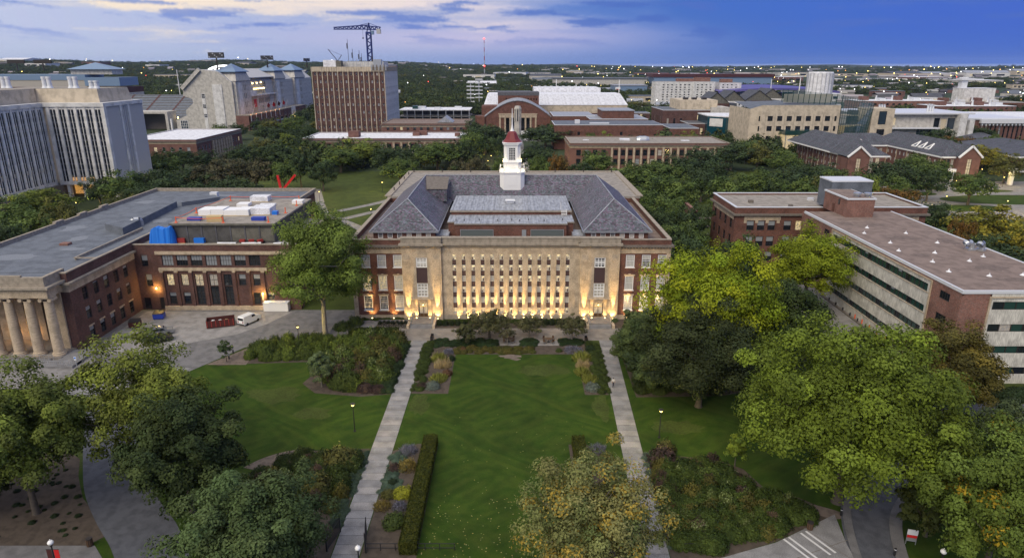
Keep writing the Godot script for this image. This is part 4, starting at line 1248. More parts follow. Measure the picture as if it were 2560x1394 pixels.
	big_tree("ornamental_tree", "low spreading tree at the centre of the terrace, between the two tables", 29, V(3.3, 0, -119.6), 4.1, 3.0, 1.0, Color(0.068, 0.066, 0.030), Color(0.040, 0.044, 0.020), 70, 60, 0.14, 0.6, 0.22, "bark_pale", 0, Color.WHITE, 0, 7)
	big_tree("ornamental_tree", "low spreading tree nearest the right entrance steps", 30, V(11.4, 0, -118.2), 4.7, 3.0, 1.2, Color(0.068, 0.066, 0.030), Color(0.040, 0.044, 0.020), 80, 60, 0.14, 0.65, 0.22, "bark_pale")
	big_tree("ornamental_tree", "small upright tree at the left end of the terrace beds", 31, V(-8.6, 0, -116.1), 4.1, 2.1, 0.8, Color(0.060, 0.062, 0.026), Color(0.036, 0.040, 0.018), 60, 60, 0.13, 0.8, 0.25)
	big_tree("ornamental_tree", "thin little tree in front of the left terrace table", 32, V(-0.9, 0, -116.0), 3.8, 1.7, 0.9, Color(0.090, 0.085, 0.045), Color(0.050, 0.050, 0.025), 36, 34, 0.12, 0.9, 0.28, "bark_pale")
	big_tree("young_tree", "sapling in a gravel corner below the car park", 33, V(-50.4, 0, -108.5), 3.9, 1.25, 1.1, Color(0.055, 0.080, 0.035), Color(0.035, 0.052, 0.020), 30, 60, 0.11, 1.0, 0.3)
	big_tree("young_tree", "slim pale-leaved tree at the corner of the left shrub bed", 34, V(-31.0, 0, -98.8), 6.0, 2.2, 0.9, Color(0.100, 0.125, 0.060), Color(0.050, 0.075, 0.030), 70, 80, 0.14, 1.2, 0.25, "bark_pale", 0.0, Color.WHITE, 0.3)
	big_tree("oak_tree", "dark tree at the right edge above the golden twigs", 35, V(58.6, 0, -68.5), 12.4, 5.6, 1.0, Color(0.049, 0.065, 0.027), Color(0.027, 0.040, 0.017), 128, 251, 0.176, 0.95, 0.220)
	big_tree("oak_tree", "dark undergrowth tree left of the bottom right corner tree", 36, V(46.0, 0, -62.5), 8.6, 3.8, 0.6, Color(0.055, 0.065, 0.018), Color(0.030, 0.040, 0.013), 110, 130, 0.19, 1.0, 0.2)
	big_tree("oak_tree", "dark tree in the shade at the bottom left edge", 37, V(-63.0, 0, -67.0), 10.5, 5.0, 0.6, Color(0.038, 0.045, 0.018), Color(0.022, 0.028, 0.012), 120, 120, 0.22, 0.95, 0.2)
	big_tree("elm_tree", "green tree between the huge maple and the right drive's bend", 38, V(53.5, 0, -84.0), 11.0, 4.6, 2.0, Color(0.075, 0.090, 0.018), Color(0.055, 0.075, 0.021), 120, 251, 0.184, 0.9, 0.232)
	big_tree("young_tree", "little dark tree by the court of the right hall", 39, V(61.8, 0, -106.5), 6.0, 1.8, 0.8, Color(0.040, 0.055, 0.020), Color(0.024, 0.036, 0.014), 50, 80, 0.16, 1.2, 0.26)
	big_tree("young_tree", "green sapling right of the huge maple by the side path", 40, V(61.0, 0, -83.0), 5.0, 1.7, 0.6, Color(0.080, 0.090, 0.016), Color(0.065, 0.078, 0.021), 40, 80, 0.15, 1.2, 0.26)

func garden() -> void:
	bush_kinds()
	var shade := Color(0.8, 0.8, 0.8); var pale := Color(1.2, 1.15, 1.0)
	# masses of low planting
	scatter("shrub_mass", "clipped bank of green shrubs along the edge of the car park", "shrubs", [[-48.4, -112.5], [-43.6, -117.4], [-34.4, -118.4], [-32.6, -110], [-46.4, -109.2]], 120, bushes.green, 1.0, 1.5, 1.3, Color(1.7, 1.6, 1.1), shade)
	scatter("shrub_mass", "tall loose green shrubs filling the bed left of the left walk", "shrubs", [[-32.6, -117], [-22, -116.5], [-20.6, -112], [-21.2, -99], [-29, -98], [-31.6, -104]], 120, bushes.green, 1.0, 2.1, 1.25, Color(1.8, 1.7, 1.15), shade)
	scatter("ground_cover", "dark low edging along the left walk", "plants", [[-20.9, -116], [-19.4, -115.5], [-19.4, -96.8], [-21.2, -97]], 110, bushes.dark, 0.5, 0.9, 0.9, Color(1.6, 1.6, 1.4), Color(1.1, 1.1, 1.0))
	scatter("ground_cover", "dark ivy strip along the right side of the left walk", "plants", [[-16.1, -117], [-14.7, -117], [-14.6, -97], [-16.1, -97]], 120, bushes.green, 0.4, 0.75, 0.9, Color(0.9, 0.9, 0.8), shade)
	scatter("ground_cover", "dark green strip along the left side of the right walk", "plants", [[14.2, -117], [16.2, -116], [15.6, -96.5], [13.8, -96.5]], 120, bushes.green, 0.4, 0.8, 0.9, Color(0.9, 0.9, 0.8), shade)
	scatter("ground_cover", "mixed perennials at the top of the central lawn", "plants", [[-10.4, -114.2], [4, -114.2], [4, -112], [-10.4, -112]], 90, bushes.olive, 0.4, 0.8, 0.9, Color(1.1, 0.95, 0.85), Color(0.7, 0.8, 0.7))
	scatter("ground_cover", "low dark plants in the terrace bays under the trees", "plants", [[-14.4, -118.4], [-3, -118.4], [-3, -115], [-14.4, -115]], 120, bushes.dark, 0.5, 0.8, 0.6, Color(1.5, 1.6, 1.3), Color.WHITE)
	scatter("ground_cover", "clipped dark carpet around the centre terrace tree", "plants", [[1.6, -118.6], [4.6, -118.6], [4.6, -115.2], [1.6, -115.2]], 45, bushes.dark, 0.5, 0.7, 0.5, Color(1.5, 1.6, 1.3), Color.WHITE)
	scatter("ground_cover", "clipped dark carpet around the right terrace tree", "plants", [[9.2, -118.6], [13.2, -118.6], [13.2, -115.8], [9.2, -115.8]], 55, bushes.dark, 0.5, 0.7, 0.5, Color(1.5, 1.6, 1.3), Color.WHITE)
	scatter("ground_cover", "green foundation planting under the stack windows", "plants", [[-15, -128.2], [15, -128.2], [15, -126.9], [-15, -126.9]], 110, bushes.green, 0.4, 0.7, 0.7, Color(0.9, 1, 0.8), shade)
	scatter("ground_cover", "low foundation planting along the left brick wing", "plants", [[-31.6, -129.1], [-20.6, -129.1], [-20.6, -128.5], [-31.6, -128.5]], 40, bushes.green, 0.4, 0.6, 0.8, Color(1.3, 1.3, 0.8), shade)
	scatter("flower_bed", "bed of pink and white flowers beside the left entrance steps", "flowers", [[-26.8, -125.6], [-21, -125.6], [-21, -124.5], [-26.8, -124.5]], 60, bushes.flower, 0.35, 0.6, 0.9)
	scatter("shrub_mass", "dark green shrubs massed inside the lower left bed", "shrubs", [[-32.6, -74], [-28, -78.4], [-20.4, -79.6], [-20.4, -70], [-27, -66], [-31, -66]], 110, bushes.green, 0.8, 1.5, 1.1, Color(0.75, 0.75, 0.65), Color(0.5, 0.55, 0.5))
	scatter("ground_cover", "grey-green creeping cover beside the left walk", "plants", [[-16.2, -79.2], [-14.2, -80], [-14, -70], [-16.2, -70]], 110, bushes.grey, 0.35, 0.6, 0.5, Color(0.75, 0.9, 0.75), Color(0.45, 0.6, 0.45))
	scatter("ground_cover", "grey-green low plants on the left of the left walk", "plants", [[-21.4, -80], [-19.4, -80], [-19.4, -64], [-20.6, -64]], 110, bushes.grey, 0.35, 0.65, 0.5, Color(0.6, 0.7, 0.5), Color(0.35, 0.45, 0.35))
	scatter("shrub_mass", "broad mass of dark green shrubs beside the right crossing", "shrubs", [[18.6, -77], [26.4, -76.4], [29, -71.4], [34, -67.4], [35.8, -65.4], [28.2, -62.4], [21.6, -60], [18, -61]], 230, bushes.green, 0.9, 1.5, 1.15, Color(1.15, 1.15, 0.9), Color(0.55, 0.62, 0.55))
	scatter("ground_cover", "grey-green edging on the right of the right walk", "plants", [[17.6, -79], [18.8, -79], [18.4, -60], [17, -60]], 70, bushes.grey, 0.35, 0.6, 0.6, Color(0.75, 0.85, 0.7), Color(0.45, 0.5, 0.4))
	scatter("shrub_mass", "undergrowth beneath the dark oak on the right", "shrubs", [[20, -116], [33, -117], [38, -98], [32, -96.5], [20, -96.5]], 150, bushes.green, 0.8, 1.5, 1.1, Color(0.8, 0.8, 0.7), Color(0.5, 0.5, 0.5))
	scatter("shrub_mass", "dark shrubs between the bright maple and the court", "shrubs", [[36, -128], [56, -138], [56, -98], [44, -94], [38, -104]], 170, bushes.dark, 0.9, 1.7, 1.0, Color(1.6, 1.6, 1.4), Color.WHITE)
	scatter("ground_cover", "dry tufts across the mulch island by the left drive", "plants", [[-60, -79], [-55.4, -73], [-49, -65], [-48, -62.2], [-62, -62.2], [-64, -73]], 46, bushes.dark, 0.25, 0.45, 0.7, Color(1.3, 1.2, 0.9), Color.WHITE)
	scatter("shrub_mass", "dark shrubs along the foot of the right hall's near end", "shrubs", [[70, -97], [92, -97], [92, -93.4], [70, -94]], 60, bushes.dark, 0.9, 1.6, 1.0, Color(1.5, 1.5, 1.3), Color.WHITE)
	scatter("shrub_mass", "blue-green shrubs at the right edge by the side path", "shrubs", [[56, -80], [66, -84.5], [80, -86], [80, -76], [60, -70]], 120, bushes.grey, 0.8, 1.6, 1.1, Color(0.55, 0.65, 0.6), Color(0.35, 0.42, 0.38))
	for q in [["tawny", "olive", 1.3, Color(1.2, 1.1, 0.9)], ["brownish", "purple", 1.2, Color(1.5, 1.5, 1.2)], ["pale green", "sumac", 1.1, Color(0.7, 0.75, 0.6)]]:
		scatter("shrub_mass", q[0] + " shrubs dotted through the mass beside the right crossing", "shrubs", [[18.6, -77], [26.4, -76.4], [29, -71.4], [34, -67.4], [28.2, -62.4], [21.6, -60], [18, -61]], 26, bushes[q[1]], 0.7, q[2], 1.5, q[3], shade)
		scatter("shrub_mass", q[0] + " shrubs dotted through the tall bed left of the left walk", "shrubs", [[-32.6, -117], [-22, -116.5], [-20.6, -112], [-21.2, -99], [-29, -98], [-31.6, -104]], 22, bushes[q[1]], 0.9, q[2] + 0.4, 1.9, q[3], shade)
		scatter("shrub_mass", q[0] + " shrubs dotted through the lower left bed", "shrubs", [[-32.6, -74], [-28, -78.4], [-20.4, -79.6], [-20.4, -70], [-27, -66], [-31, -66]], 12, bushes[q[1]], 0.8, q[2], 1.6, q[3], shade)
	# single plants one can tell apart
	var list := [
		["lime_grass", "lime clump of tall grass, upper one left of the central lawn", -12.9, -109.3, 1.5, 1.5], ["pale_grass", "buff plumed grass, left one of the pair left of the central lawn", -12.6, -106.3, 0.9, 1.6], ["pale_grass", "buff plumed grass, right one of the pair left of the central lawn", -11.4, -106.4, 0.9, 1.7],
		["lime_grass", "lime clump of tall grass, lower one left of the central lawn", -12.2, -101.3, 1.5, 1.2], ["grey", "grey-green mound below the lower lime grass, left bed", -12.8, -98.4, 1.3, 1.1], ["purple", "dark purple-brown mound at the lower end of the left bed", -14.7, -98.6, 0.9, 0.8], ["rust", "rust-coloured perennials between the two lime grasses, left bed", -11.0, -103.2, 0.9, 1.0], ["dark", "dark mound between lavender and lawn, left bed", -10.8, -109.2, 0.8, 0.9],
		["lavender", "lavender clump above the upper lime grass, left bed", -11.5, -112.4, 1.0, 0.9], ["rust", "rust clump at the lawn's top left corner", -9.0, -113.2, 1.0, 0.7],
		["lime_grass", "lime clump of tall grass, upper one right of the central lawn", 12.4, -109.4, 1.6, 1.7], ["pale_grass", "buff plumed grass, left one of the pair right of the central lawn", 11.7, -106.2, 0.75, 1.6], ["pale_grass", "buff plumed grass, right one of the pair right of the central lawn", 12.9, -106.0, 0.75, 1.6],
		["lime_grass", "lime clump, middle one right of the central lawn", 11.9, -103.6, 1.3, 1.4], ["lime_grass", "lime clump, lowest one right of the central lawn", 12.9, -101.0, 1.5, 1.2], ["grey", "grey-green mound at the lower end of the right bed", 13.0, -98.0, 1.3, 1.1], ["lavender", "wide lavender clump at the lawn's top right corner", 11.2, -113.0, 1.9, 0.8], ["dark", "dark mound beside the right walk near the terrace", 14.4, -113.2, 1.1, 1.1],
		["green", "lone small green mound in the gravel at the top of the lawn", 8.6, -113.0, 0.7, 0.6],
		["lavender", "large lavender clump at the top of the left hedge", -14.0, -79.4, 1.35, 1.3], ["gold", "golden seed-headed shrub beside the left hedge", -13.6, -75.7, 1.3, 1.35], ["purple", "brown mound left of the golden shrub by the left hedge", -15.2, -75.4, 0.9, 0.9], ["yellow", "bright yellow shrub halfway down the left hedge", -13.3, -70.0, 1.25, 1.0], ["lavender", "smaller lavender clump below the bright yellow shrub", -13.2, -67.4, 1.05, 1.0], ["gold", "tawny shrub spilling onto the left walk", -15.4, -67.6, 1.0, 1.0], ["olive", "olive shrub above the tawny one beside the left walk", -15.0, -69.8, 0.9, 0.9], ["green", "green shrub at the lower end of the left hedge bed", -13.4, -64.6, 1.5, 1.3], ["dark", "dark mound in the middle of the left hedge bed", -14.9, -72.3, 0.7, 0.6],
		["lavender", "lavender clump at the top of the right hedge", 11.6, -79.8, 1.2, 1.1], ["gold", "tawny clump beside the right hedge", 12.6, -77.6, 1.0, 1.1],
		["sumac", "lime-topped feathery shrub, left of the pair below the clipped hedge", -27.6, -116.4, 1.5, 2.2], ["sumac", "lime-topped feathery shrub, right of the pair below the clipped hedge", -24.4, -116.2, 1.4, 2.2], ["olive", "large olive shrub with pale crown in the left bed, by the clipped hedge's end", -21.4, -116.8, 1.8, 2.6], ["olive", "olive shrub in the middle of the left bed", -22.8, -107.6, 2.0, 3.2], ["olive", "olive shrub low in the left bed", -21.9, -103.8, 1.9, 2.8], ["purple", "dark purple shrub at the lower corner of the left bed", -23.6, -97.6, 1.6, 1.3], ["purple", "purple-brown shrub by the left walk, lower corner", -21.4, -97.2, 1.3, 1.1],
		["olive", "big olive shrub above the lower left bed's end", -22.4, -76.0, 2.3, 2.8], ["olive", "rounded olive shrub in the lower left bed, near the gate", -23.8, -70.4, 2.1, 2.7], ["brown", "brown twiggy shrub by the left walk's lower end", -21.3, -67.2, 1.2, 1.4],
		["purple", "brown shrub at the top of the right lower bed", 19.8, -76.6, 2.2, 2.4], ["olive", "olive shrub beside the right lamp post", 20.8, -79.4, 1.5, 1.9], ["rust", "rust-brown shrub by the right walk's lower end", 18.6, -66.6, 1.0, 1.2], ["yellow", "yellow-green spiky shrub in the right lower bed", 20.5, -64.2, 1.1, 0.9], ["pale_grass", "buff mound beside the right gate", 20.3, -61.6, 0.9, 1.1],
		["green", "dark green bush left of the wheelchair ramp", -31.6, -126.4, 1.7, 1.7], ["green", "wide bush between the ash and the wheelchair ramp", -33.6, -124.0, 1.9, 1.5],
		["yellow", "yellow-green low bush under the stack front, right of centre", 3.2, -126.0, 1.2, 0.9]]
	for q in list: bush("olive" if q[0] == "brown" else q[0], q[1], q[2], q[3], q[4], q[5], "grass_clump" if "grass" in q[0] else "shrub")
	var ord := ["first", "second", "third", "fourth", "fifth", "sixth", "seventh", "eighth"]
	for k in 8: bush("box", "%s from the left of eight clipped balls by the left entrance steps" % ord[k], -26.6 + k * 0.86, -126.3, 0.5, 0.95, "boxwood", "boxwood balls beside the flower bed")
	for k in 5: bush("box", "%s clipped ball right of the left entrance steps, counting rightwards" % ord[k], -14.6 + k * 1.25, -125.9, 0.62, 1.15, "boxwood", "boxwood balls along the stack front")
	for k in 4: bush("box", "%s clipped ball left of the right entrance tree, counting rightwards" % ord[k], 5.6 + k * 1.2, -126.2, 0.66, 1.4, "boxwood", "boxwood balls along the stack front")
	hedge("long clipped hedge with rounded top above the left shrub bed", -31.2, -120.6, -21.8, -118.7, 1.8, Color(0.045, 0.06, 0.013), Color(0.03, 0.042, 0.012), 3)
	hedge("long straight clipped hedge along the left of the central lawn", -12.1, -81.4, -10.2, -59.4, 1.7, Color(0.062, 0.066, 0.010), Color(0.036, 0.045, 0.010), 4)
	hedge("straight clipped hedge right of the central lawn, behind the autumn tree", 8.2, -81.2, 9.9, -59.4, 1.7, Color(0.062, 0.066, 0.010), Color(0.036, 0.045, 0.010), 5)
	# leaves fallen on the lower lawn
	var lb := nb(); lb.col = Color(0.42, 0.38, 0.24); lb.quad(V(-0.08, 0.02, 0.03), V(0.02, 0.0, 0.07), V(0.09, 0.03, -0.02), V(-0.02, 0.02, -0.07))
	scatter("fallen_leaves", "pale fallen leaves scattered over the lower lawn", "leaves", [[-9, -68], [8, -72], [9, -57], [-10, -57]], 260, lb.mesh(), 0.5, 1.0, 1.0, Color.WHITE, Color(1, 0.8, 0.4), 0.03)
	scatter("fallen_leaves", "sparse fallen leaves on the middle of the lawn", "leaves", [[-9, -90], [12, -90], [9, -68], [-9, -68]], 50, lb.mesh(), 0.5, 0.9, 1.0, Color.WHITE, Color(1, 0.8, 0.4), 0.03)

# ---- the halls left and right of the library

func facade(o: Node3D, t: Transform3D, w: float, y0: float, y1: float, m: String, wins: Array, frame: String, depth := 0.22, u0 := 0.0) -> void:
	# wins: [u, y, width, height, cols, rows, glass, blind share]
	var holes := []
	for q in wins: holes.append([q[0], q[1], q[0] + q[2], q[1] + q[3]])
	var b := nb(t)
	b.wall(w, y0, y1, holes, depth, u0)
	part(b, "wall", M[m], o)
	for q in wins: window(o, t * T(q[0], q[1], -depth + 0.07), q[2], q[3], q[4], q[5], frame, q[6], 0.08, 0.06, 0.0, q[7] if q.size() > 7 else 0.0)

func block(b: B, x0: float, z0: float, x1: float, z1: float, y0: float, y1: float) -> void:
	b.box(minf(x0, x1), y0, minf(z0, z1), maxf(x0, x1), y1, maxf(z0, z1))

func left_hall() -> void:
	var o := thing("columned_hall", "brick hall with a porch of tall stone columns left of the car park", "building", V(-79, 0, -113.4))
	var E := T(0, 0, 0, PI / 2)
	# east wall
	var wins := []
	for k in 5:
		wins.append([3.4 + 3.42 * k, 8.5, 1.55, 2.45, 1, 2, "dark_glass", [0.0, 0.1, 0.3, 0.0, 0.2][k]])
		wins.append([3.4 + 3.42 * k, 4.75, 1.55, 2.45, 1, 2, "dark_glass", [0.3, 0.3, 0.0, 0.3, 0.2][k]])
		wins.append([3.4 + 3.42 * k, 0.7, 1.55, 2.55, 1, 2, "dark_glass", [0.3, 0.25, 0.35, 0.1, 0.0][k]])
	facade(o, E, 21.6, 0.0, 11.3, "brick_dark", wins, "black_metal", 0.25)
	for k in 5: slab("lintel", -0.02, 3.25, -(3.3 + 3.42 * k + 1.75), 0.07, 3.55, -(3.3 + 3.42 * k), "limestone", o)
	var b := nb()
	b.box(-0.3, 11.3, -21.7, 0.12, 12.6, 0.12); b.box(-2.6, 11.3, -0.3, -0.3, 12.6, 0.12)
	part(b, "frieze", M.limestone, o)
	b = nb()
	b.box(-0.4, 12.75, -21.7, 0.7, 13.1, 0.7); b.box(-3.0, 12.75, -0.4, -0.4, 13.1, 0.7)
	for k in 36: b.box(-0.2, 12.6, -21.5 + k * 0.6, 0.4, 12.75, -21.2 + k * 0.6)
	part(b, "cornice", M.stone_cap, o)
	b = nb()
	b.box(-0.35, 13.1, -34.5, 0.0, 14.75, 0.0); b.box(-2.6, 13.1, -0.35, -0.35, 14.75, 0.0)
	part(b, "parapet", M.brick_dark, o)
	b = nb()
	b.box(-0.45, 14.75, -34.5, 0.1, 14.95, 0.1); b.box(-2.6, 14.75, -0.45, -0.45, 14.95, 0.1); b.box(-4.6, 14.75, -10.0, -0.45, 14.94, -9.7); b.box(-4.6, 14.3, -34.5, -4.3, 14.94, -10.0)
	b.box(-26.2, 14.2, -83.6, -25.6, 15.2, -1.4); b.box(-25.6, 14.2, -83.6, 20.5, 15.2, -83.0); b.box(20.5, 14.2, -83.6, 21.1, 15.2, -50.0)
	for k in 3: b.box(-26.3, 15.2, -40.0 - 9 * k, -25.5, 15.6, -37.0 - 9 * k)
	part(b, "coping", M.stone_cap, o)
	facade(o, T(-2.6, 0, 0), 2.6, 0.0, 11.3, "brick_dark", [], "black_metal")
	# body behind, walls not seen from the lawn
	b = nb()
	b.box(-25.8, 0, -83.2, -2.6, 14.2, -4.4, false); b.box(-2.6, 0, -83.2, -0.5, 14.2, -34.6, false); b.box(-0.5, 0, -83.2, 20.7, 14.2, -50.3, false); b.box(-2.6, 0, -34.6, -0.5, 13.0, -0.6, false)
	part(b, "body_wall", M.brick_dark, o)
	b = nb()
	b.box(-25.7, 14.2, -83.1, -0.45, 14.35, -2.0); b.box(-0.45, 14.2, -83.1, 20.6, 14.35, -50.2)
	part(b, "membrane_roof", M.membrane_grey, o)
	b = nb()
	for k in 17: b.box(-25.6, 14.35, -80.0 + k * 4.6, -0.5, 14.375, -79.9 + k * 4.6, false)
	part(b, "roof_seam", M.seam_grey, o)
	var r := RandomNumberGenerator.new(); r.seed = 7
	for q in [[-18, -12, 5, 2.4], [-10, -18, 3, 1.6], [-21, -36, 2.6, 4], [-5, -44, 2.2, 3.0], [-19, -66, 4, 3], [-3, -76, 5, 2], [8, -78, 3, 1.6], [-14, -26, 2, 3]]: blot("roof_stain", q[0], q[1], q[2], q[3], 14.38, "seam_grey", r, o)
	# porch: five columns, entablature, back wall with lanterns
	b = nb()
	b.box(-26.5, 11.6, 1.6, -1.0, 13.1, 4.2); b.box(-3.0, 11.6, -1.8, -1.0, 13.1, 1.6)
	part(b, "entablature", M.limestone, o)
	b = nb()
	b.box(-27.0, 13.25, 1.4, -0.3, 13.65, 4.9); b.box(-3.0, 13.25, -1.8, -0.3, 13.65, 1.4)
	for k in 43: b.box(-26.4 + k * 0.6, 13.1, 4.2, -26.1 + k * 0.6, 13.25, 4.6)
	part(b, "porch_cornice", M.stone_cap, o)
	b = nb()
	b.box(-26.5, 13.65, 3.6, -1.1, 15.3, 4.25); b.box(-1.75, 13.65, -1.4, -1.1, 15.3, 3.6); b.box(-16.0, 15.3, 3.7, -5.0, 15.6, 4.2)
	part(b, "porch_parapet", M.stone_cap, o)
	slab("porch_roof", -26.4, 13.65, -4.0, -1.75, 14.25, 3.6, "membrane_grey", o)
	facade(o, T(-26, 0, -4.0), 25.0, 0.6, 11.6, "brick_dark", [[9.6, 0.7, 2.0, 3.2, 2, 2, "lit_dim"], [13.2, 0.7, 2.0, 3.2, 2, 2, "lit_dim"], [9.9, 6.0, 1.6, 3.0, 2, 3, "dark_glass"], [13.5, 6.0, 1.6, 3.0, 2, 3, "dark_glass"], [17.6, 6.0, 1.6, 3.0, 2, 3, "dark_glass"]], "black_metal")
	for k in 6:
		var x := -1.95 - 3.5 * k
		b = nb()
		b.lathe(V(x, 0, 3.0), [[1.15, 0.6], [1.15, 0.85], [1.02, 0.9], [1.02, 1.1], [0.88, 1.2], [0.86, 4.0], [0.80, 7.5], [0.72, 10.6], [0.8, 10.7], [0.8, 10.85]], 20)
		part(b, "column", M.limestone, o)
		b = nb()
		b.box(x - 0.95, 11.3, 2.05, x + 0.95, 11.6, 3.95)
		for q in [-1, 1]:
			for s in [-1, 1]:
				b.t = T(x + 0.82 * q, 11.02, 3.0 + 0.78 * s) * Transform3D(Basis(Vector3.RIGHT, PI / 2), Vector3.ZERO)
				b.lathe(Vector3.ZERO, [[0.0, -0.12], [0.34, -0.12], [0.34, 0.12], [0.12, 0.14], [0.0, 0.16]], 12)
				b.t = Transform3D()
			b.box(x + 0.82 * q - 0.3, 10.85, 2.3, x + 0.82 * q + 0.3, 11.3, 3.7)
		part(b, "capital", M.limestone, o)
		slab("pilaster", x - 0.75, 0.6, -4.05, x + 0.75, 11.6, -3.6, "limestone", o)
	slab("corner_pilaster", -3.3, 0.6, -0.2, -1.6, 11.3, 0.35, "limestone", o)
	slab("porch_floor", -27, 0.0, -4.0, -0.8, 0.6, 4.6, "paving_warm", o)
	for k in 3: slab("porch_step", -27, 0.0, 4.6 + 0.4 * k, -2.5, 0.45 - 0.15 * k, 5.0 + 0.4 * k, "concrete", o)
	b = nb()
	b.box(-0.8, 0.0, 0.6, 3.2, 0.5, 6.4); b.box(-2.4, 0, 5.2, 3.2, 0.45, 7.8)
	part(b, "ramp", M.concrete_b, o)
	b = nb()
	for k in 9: b.bar(V(-2.4 + 0.7 * k, 0.4, 7.6), V(-2.4 + 0.7 * k, 1.4, 7.6), 0.05)
	b.bar(V(-2.4, 1.4, 7.6), V(3.2, 1.4, 7.6), 0.06)
	for k in 8: b.bar(V(3.1, 0.4, 7.5 - 0.9 * k), V(3.1, 1.4, 7.5 - 0.9 * k), 0.05)
	b.bar(V(3.1, 1.4, 7.6), V(3.1, 1.4, 0.8), 0.06)
	for k in 10: b.bar(V(-9.0 + 0.8 * k, 0.3, 5.0), V(-9.0 + 0.8 * k, 1.35, 5.0), 0.05)
	b.bar(V(-9.0, 1.35, 5.0), V(-1.8, 1.35, 5.0), 0.06)
	part(b, "railing", M.galvanised, o)
	for x in [-14.1, -10.4]:
		b = nb(); b.lathe(V(x, 2.3, -3.55), [[0.0, -0.2], [0.2, -0.1], [0.2, 0.15], [0.0, 0.22]], 8)
		part(b, "wall_lamp", M.lamp_orange, o)
		lamp(o, V(x, 2.3, -3.2), Color(1, 0.5, 0.14), 2.0, 0.15)
	# north wing along the car park
	var W := T(0, 0, -21.6)
	wins = []
	for k in 7:
		wins.append([5.7 + 3.04 * k, 9.75, 2.35, 2.25, 4, 2, ["blind_cool", "dark_glass", "dark_glass", "blind_cool", "blind_cool", "dark_glass", "dark_glass"][k], 0.0 if k % 3 == 0 else 0.45])
	var lit := ["lit", "lit_b", "lit_b", "lit_dim", "dark_glass", "dark_glass", "dark_glass"]
	for k in 7:
		if k in [2, 3, 4]:
			wins.append([5.95 + 3.04 * k, 5.3, 1.75, 2.6, 2, 2, lit[k], 0.0]); wins.append([5.95 + 3.04 * k, 1.1, 1.75, 4.15, 2, 3, "dark_glass", 0.0])
		else:
			wins.append([6.1 + 3.04 * k, 5.4, 1.5, 2.5, 1, 2, lit[k], 0.4 if k > 4 else 0.0])
			if k < 2: wins.append([6.1 + 3.04 * k, 1.2, 1.5, 2.7, 1, 2, "dark_glass", 0.3])
	wins.append([24.0, 1.1, 1.5, 2.7, 1, 2, "dark_glass", 0.0]); wins.append([27.0, 1.1, 1.5, 2.7, 1, 2, "dark_glass", 0.2]); wins.append([25.6, 0.1, 1.3, 3.7, 1, 2, "lit_orange", 0.0])
	wins.append([1.4, 9.6, 1.35, 2.5, 1, 2, "dark_glass", 0.5]); wins.append([1.7, 5.3, 1.35, 2.6, 1, 2, "dark_glass", 0.5]); wins.append([0.5, 0.1, 1.5, 2.6, 1, 1, "dark_glass", 0.0]); wins.append([3.9, 0.1, 1.0, 2.6, 1, 1, "black_metal", 0.0])
	facade(o, W, 34.0, 0.0, 13.4, "brick_dark", wins, "dark_bronze", 0.3)
	for k in 8: slab("brick_pier", 5.3 + 3.04 * k - 0.28, 0.9, -21.6, 5.3 + 3.04 * k + 0.28, 8.6, -21.3, "brick_dark", o)
	b = nb()
	b.box(4.6, 12.25, -21.7, 34.1, 12.9, -21.25)
	part(b, "upper_band", M.limestone, o)
	b = nb(); b.box(4.9, 8.75, -21.7, 27.6, 9.35, -21.2)
	for k in 8: b.box(4.95 + 3.04 * k, 8.35, -21.6, 5.65 + 3.04 * k, 8.75, -21.25)
	part(b, "lower_band", M.limestone, o)
	b = nb(); b.box(5.0, 0, -21.7, 28.0, 0.9, -21.2)
	part(b, "stone_base", M.limestone, o)
	b = nb(); b.box(0.0, 13.4, -22.0, 34.0, 14.25, -21.6); b.box(33.6, 13.4, -50, 34.0, 14.25, -22.0)
	part(b, "wing_parapet", M.brick_dark, o)
	b = nb(); b.box(-0.0, 14.25, -22.1, 34.1, 14.42, -21.5); b.box(33.5, 14.25, -50, 34.1, 14.42, -22.1)
	part(b, "wing_coping", M.stone_cap, o)
	b = nb(); b.box(0.0, 0, -50, 33.9, 13.4, -22.0, false); b.box(20.7, 0, -56.0, 35.0, 12.0, -36.0, false)
	part(b, "wing_body", M.brick_dark, o)
	slab("wing_roof", 0.0, 13.4, -50, 33.6, 13.55, -22.0, "gravel_roof_pale", o)
	for q in [[25.6, 3.75, -21.1, 0.55], [3.2, 4.9, -21.25, 0.55]]:
		b = nb(); b.lathe(V(q[0] + 0.6, q[1], q[2]), [[0.0, -0.1], [0.14, -0.05], [0.14, 0.08], [0.0, 0.12]], 8)
		part(b, "wall_lamp", M.lamp_yellow, o)
		lamp(o, V(q[0] + 0.6, q[1] - 0.02, q[2] + 0.25), Color(1, 0.62, 0.16), q[3] * 16.0, 0.12)
	# grey panelled plant room with building stores on its roof
	b = nb(); b.box(6.6, 13.5, -53.0, 28.3, 17.5, -26.0, false)
	part(b, "plant_room_wall", M.gray_panel, o)
	for k in 7:
		slab("wall_panel", 6.9 + 3.08 * k, 14.0, -26.0, 9.6 + 3.08 * k, 16.7, -25.93, "gray_panel_pale" if k > 3 else "gray_panel", o)
		slab("panel_rib", 6.55 + 3.08 * k, 13.55, -26.0, 6.85 + 3.08 * k, 17.4, -25.85, "roof_dark", o)
	slab("plant_room_roof", 6.3, 17.5, -53.3, 28.6, 17.85, -25.6, "gravel_roof_pale", o)
	b = nb(); b.box(6.25, 17.45, -25.62, 28.65, 17.87, -25.5)
	part(b, "roof_edge", M.gray_panel_pale, o)
	b = nb(); b.box(5.0, 14.3, -50.0, 6.3, 16.4, -33.0)
	part(b, "stair_head", M.brick_rose, o)
	# long low ridge box and other things on the grey roof
	b = nb(); b.prism(poly([[-12.7, -34.3], [-6.2, -29.8], [-8.6, -59.8], [-14.7, -62.7]]), 14.35, 15.9)
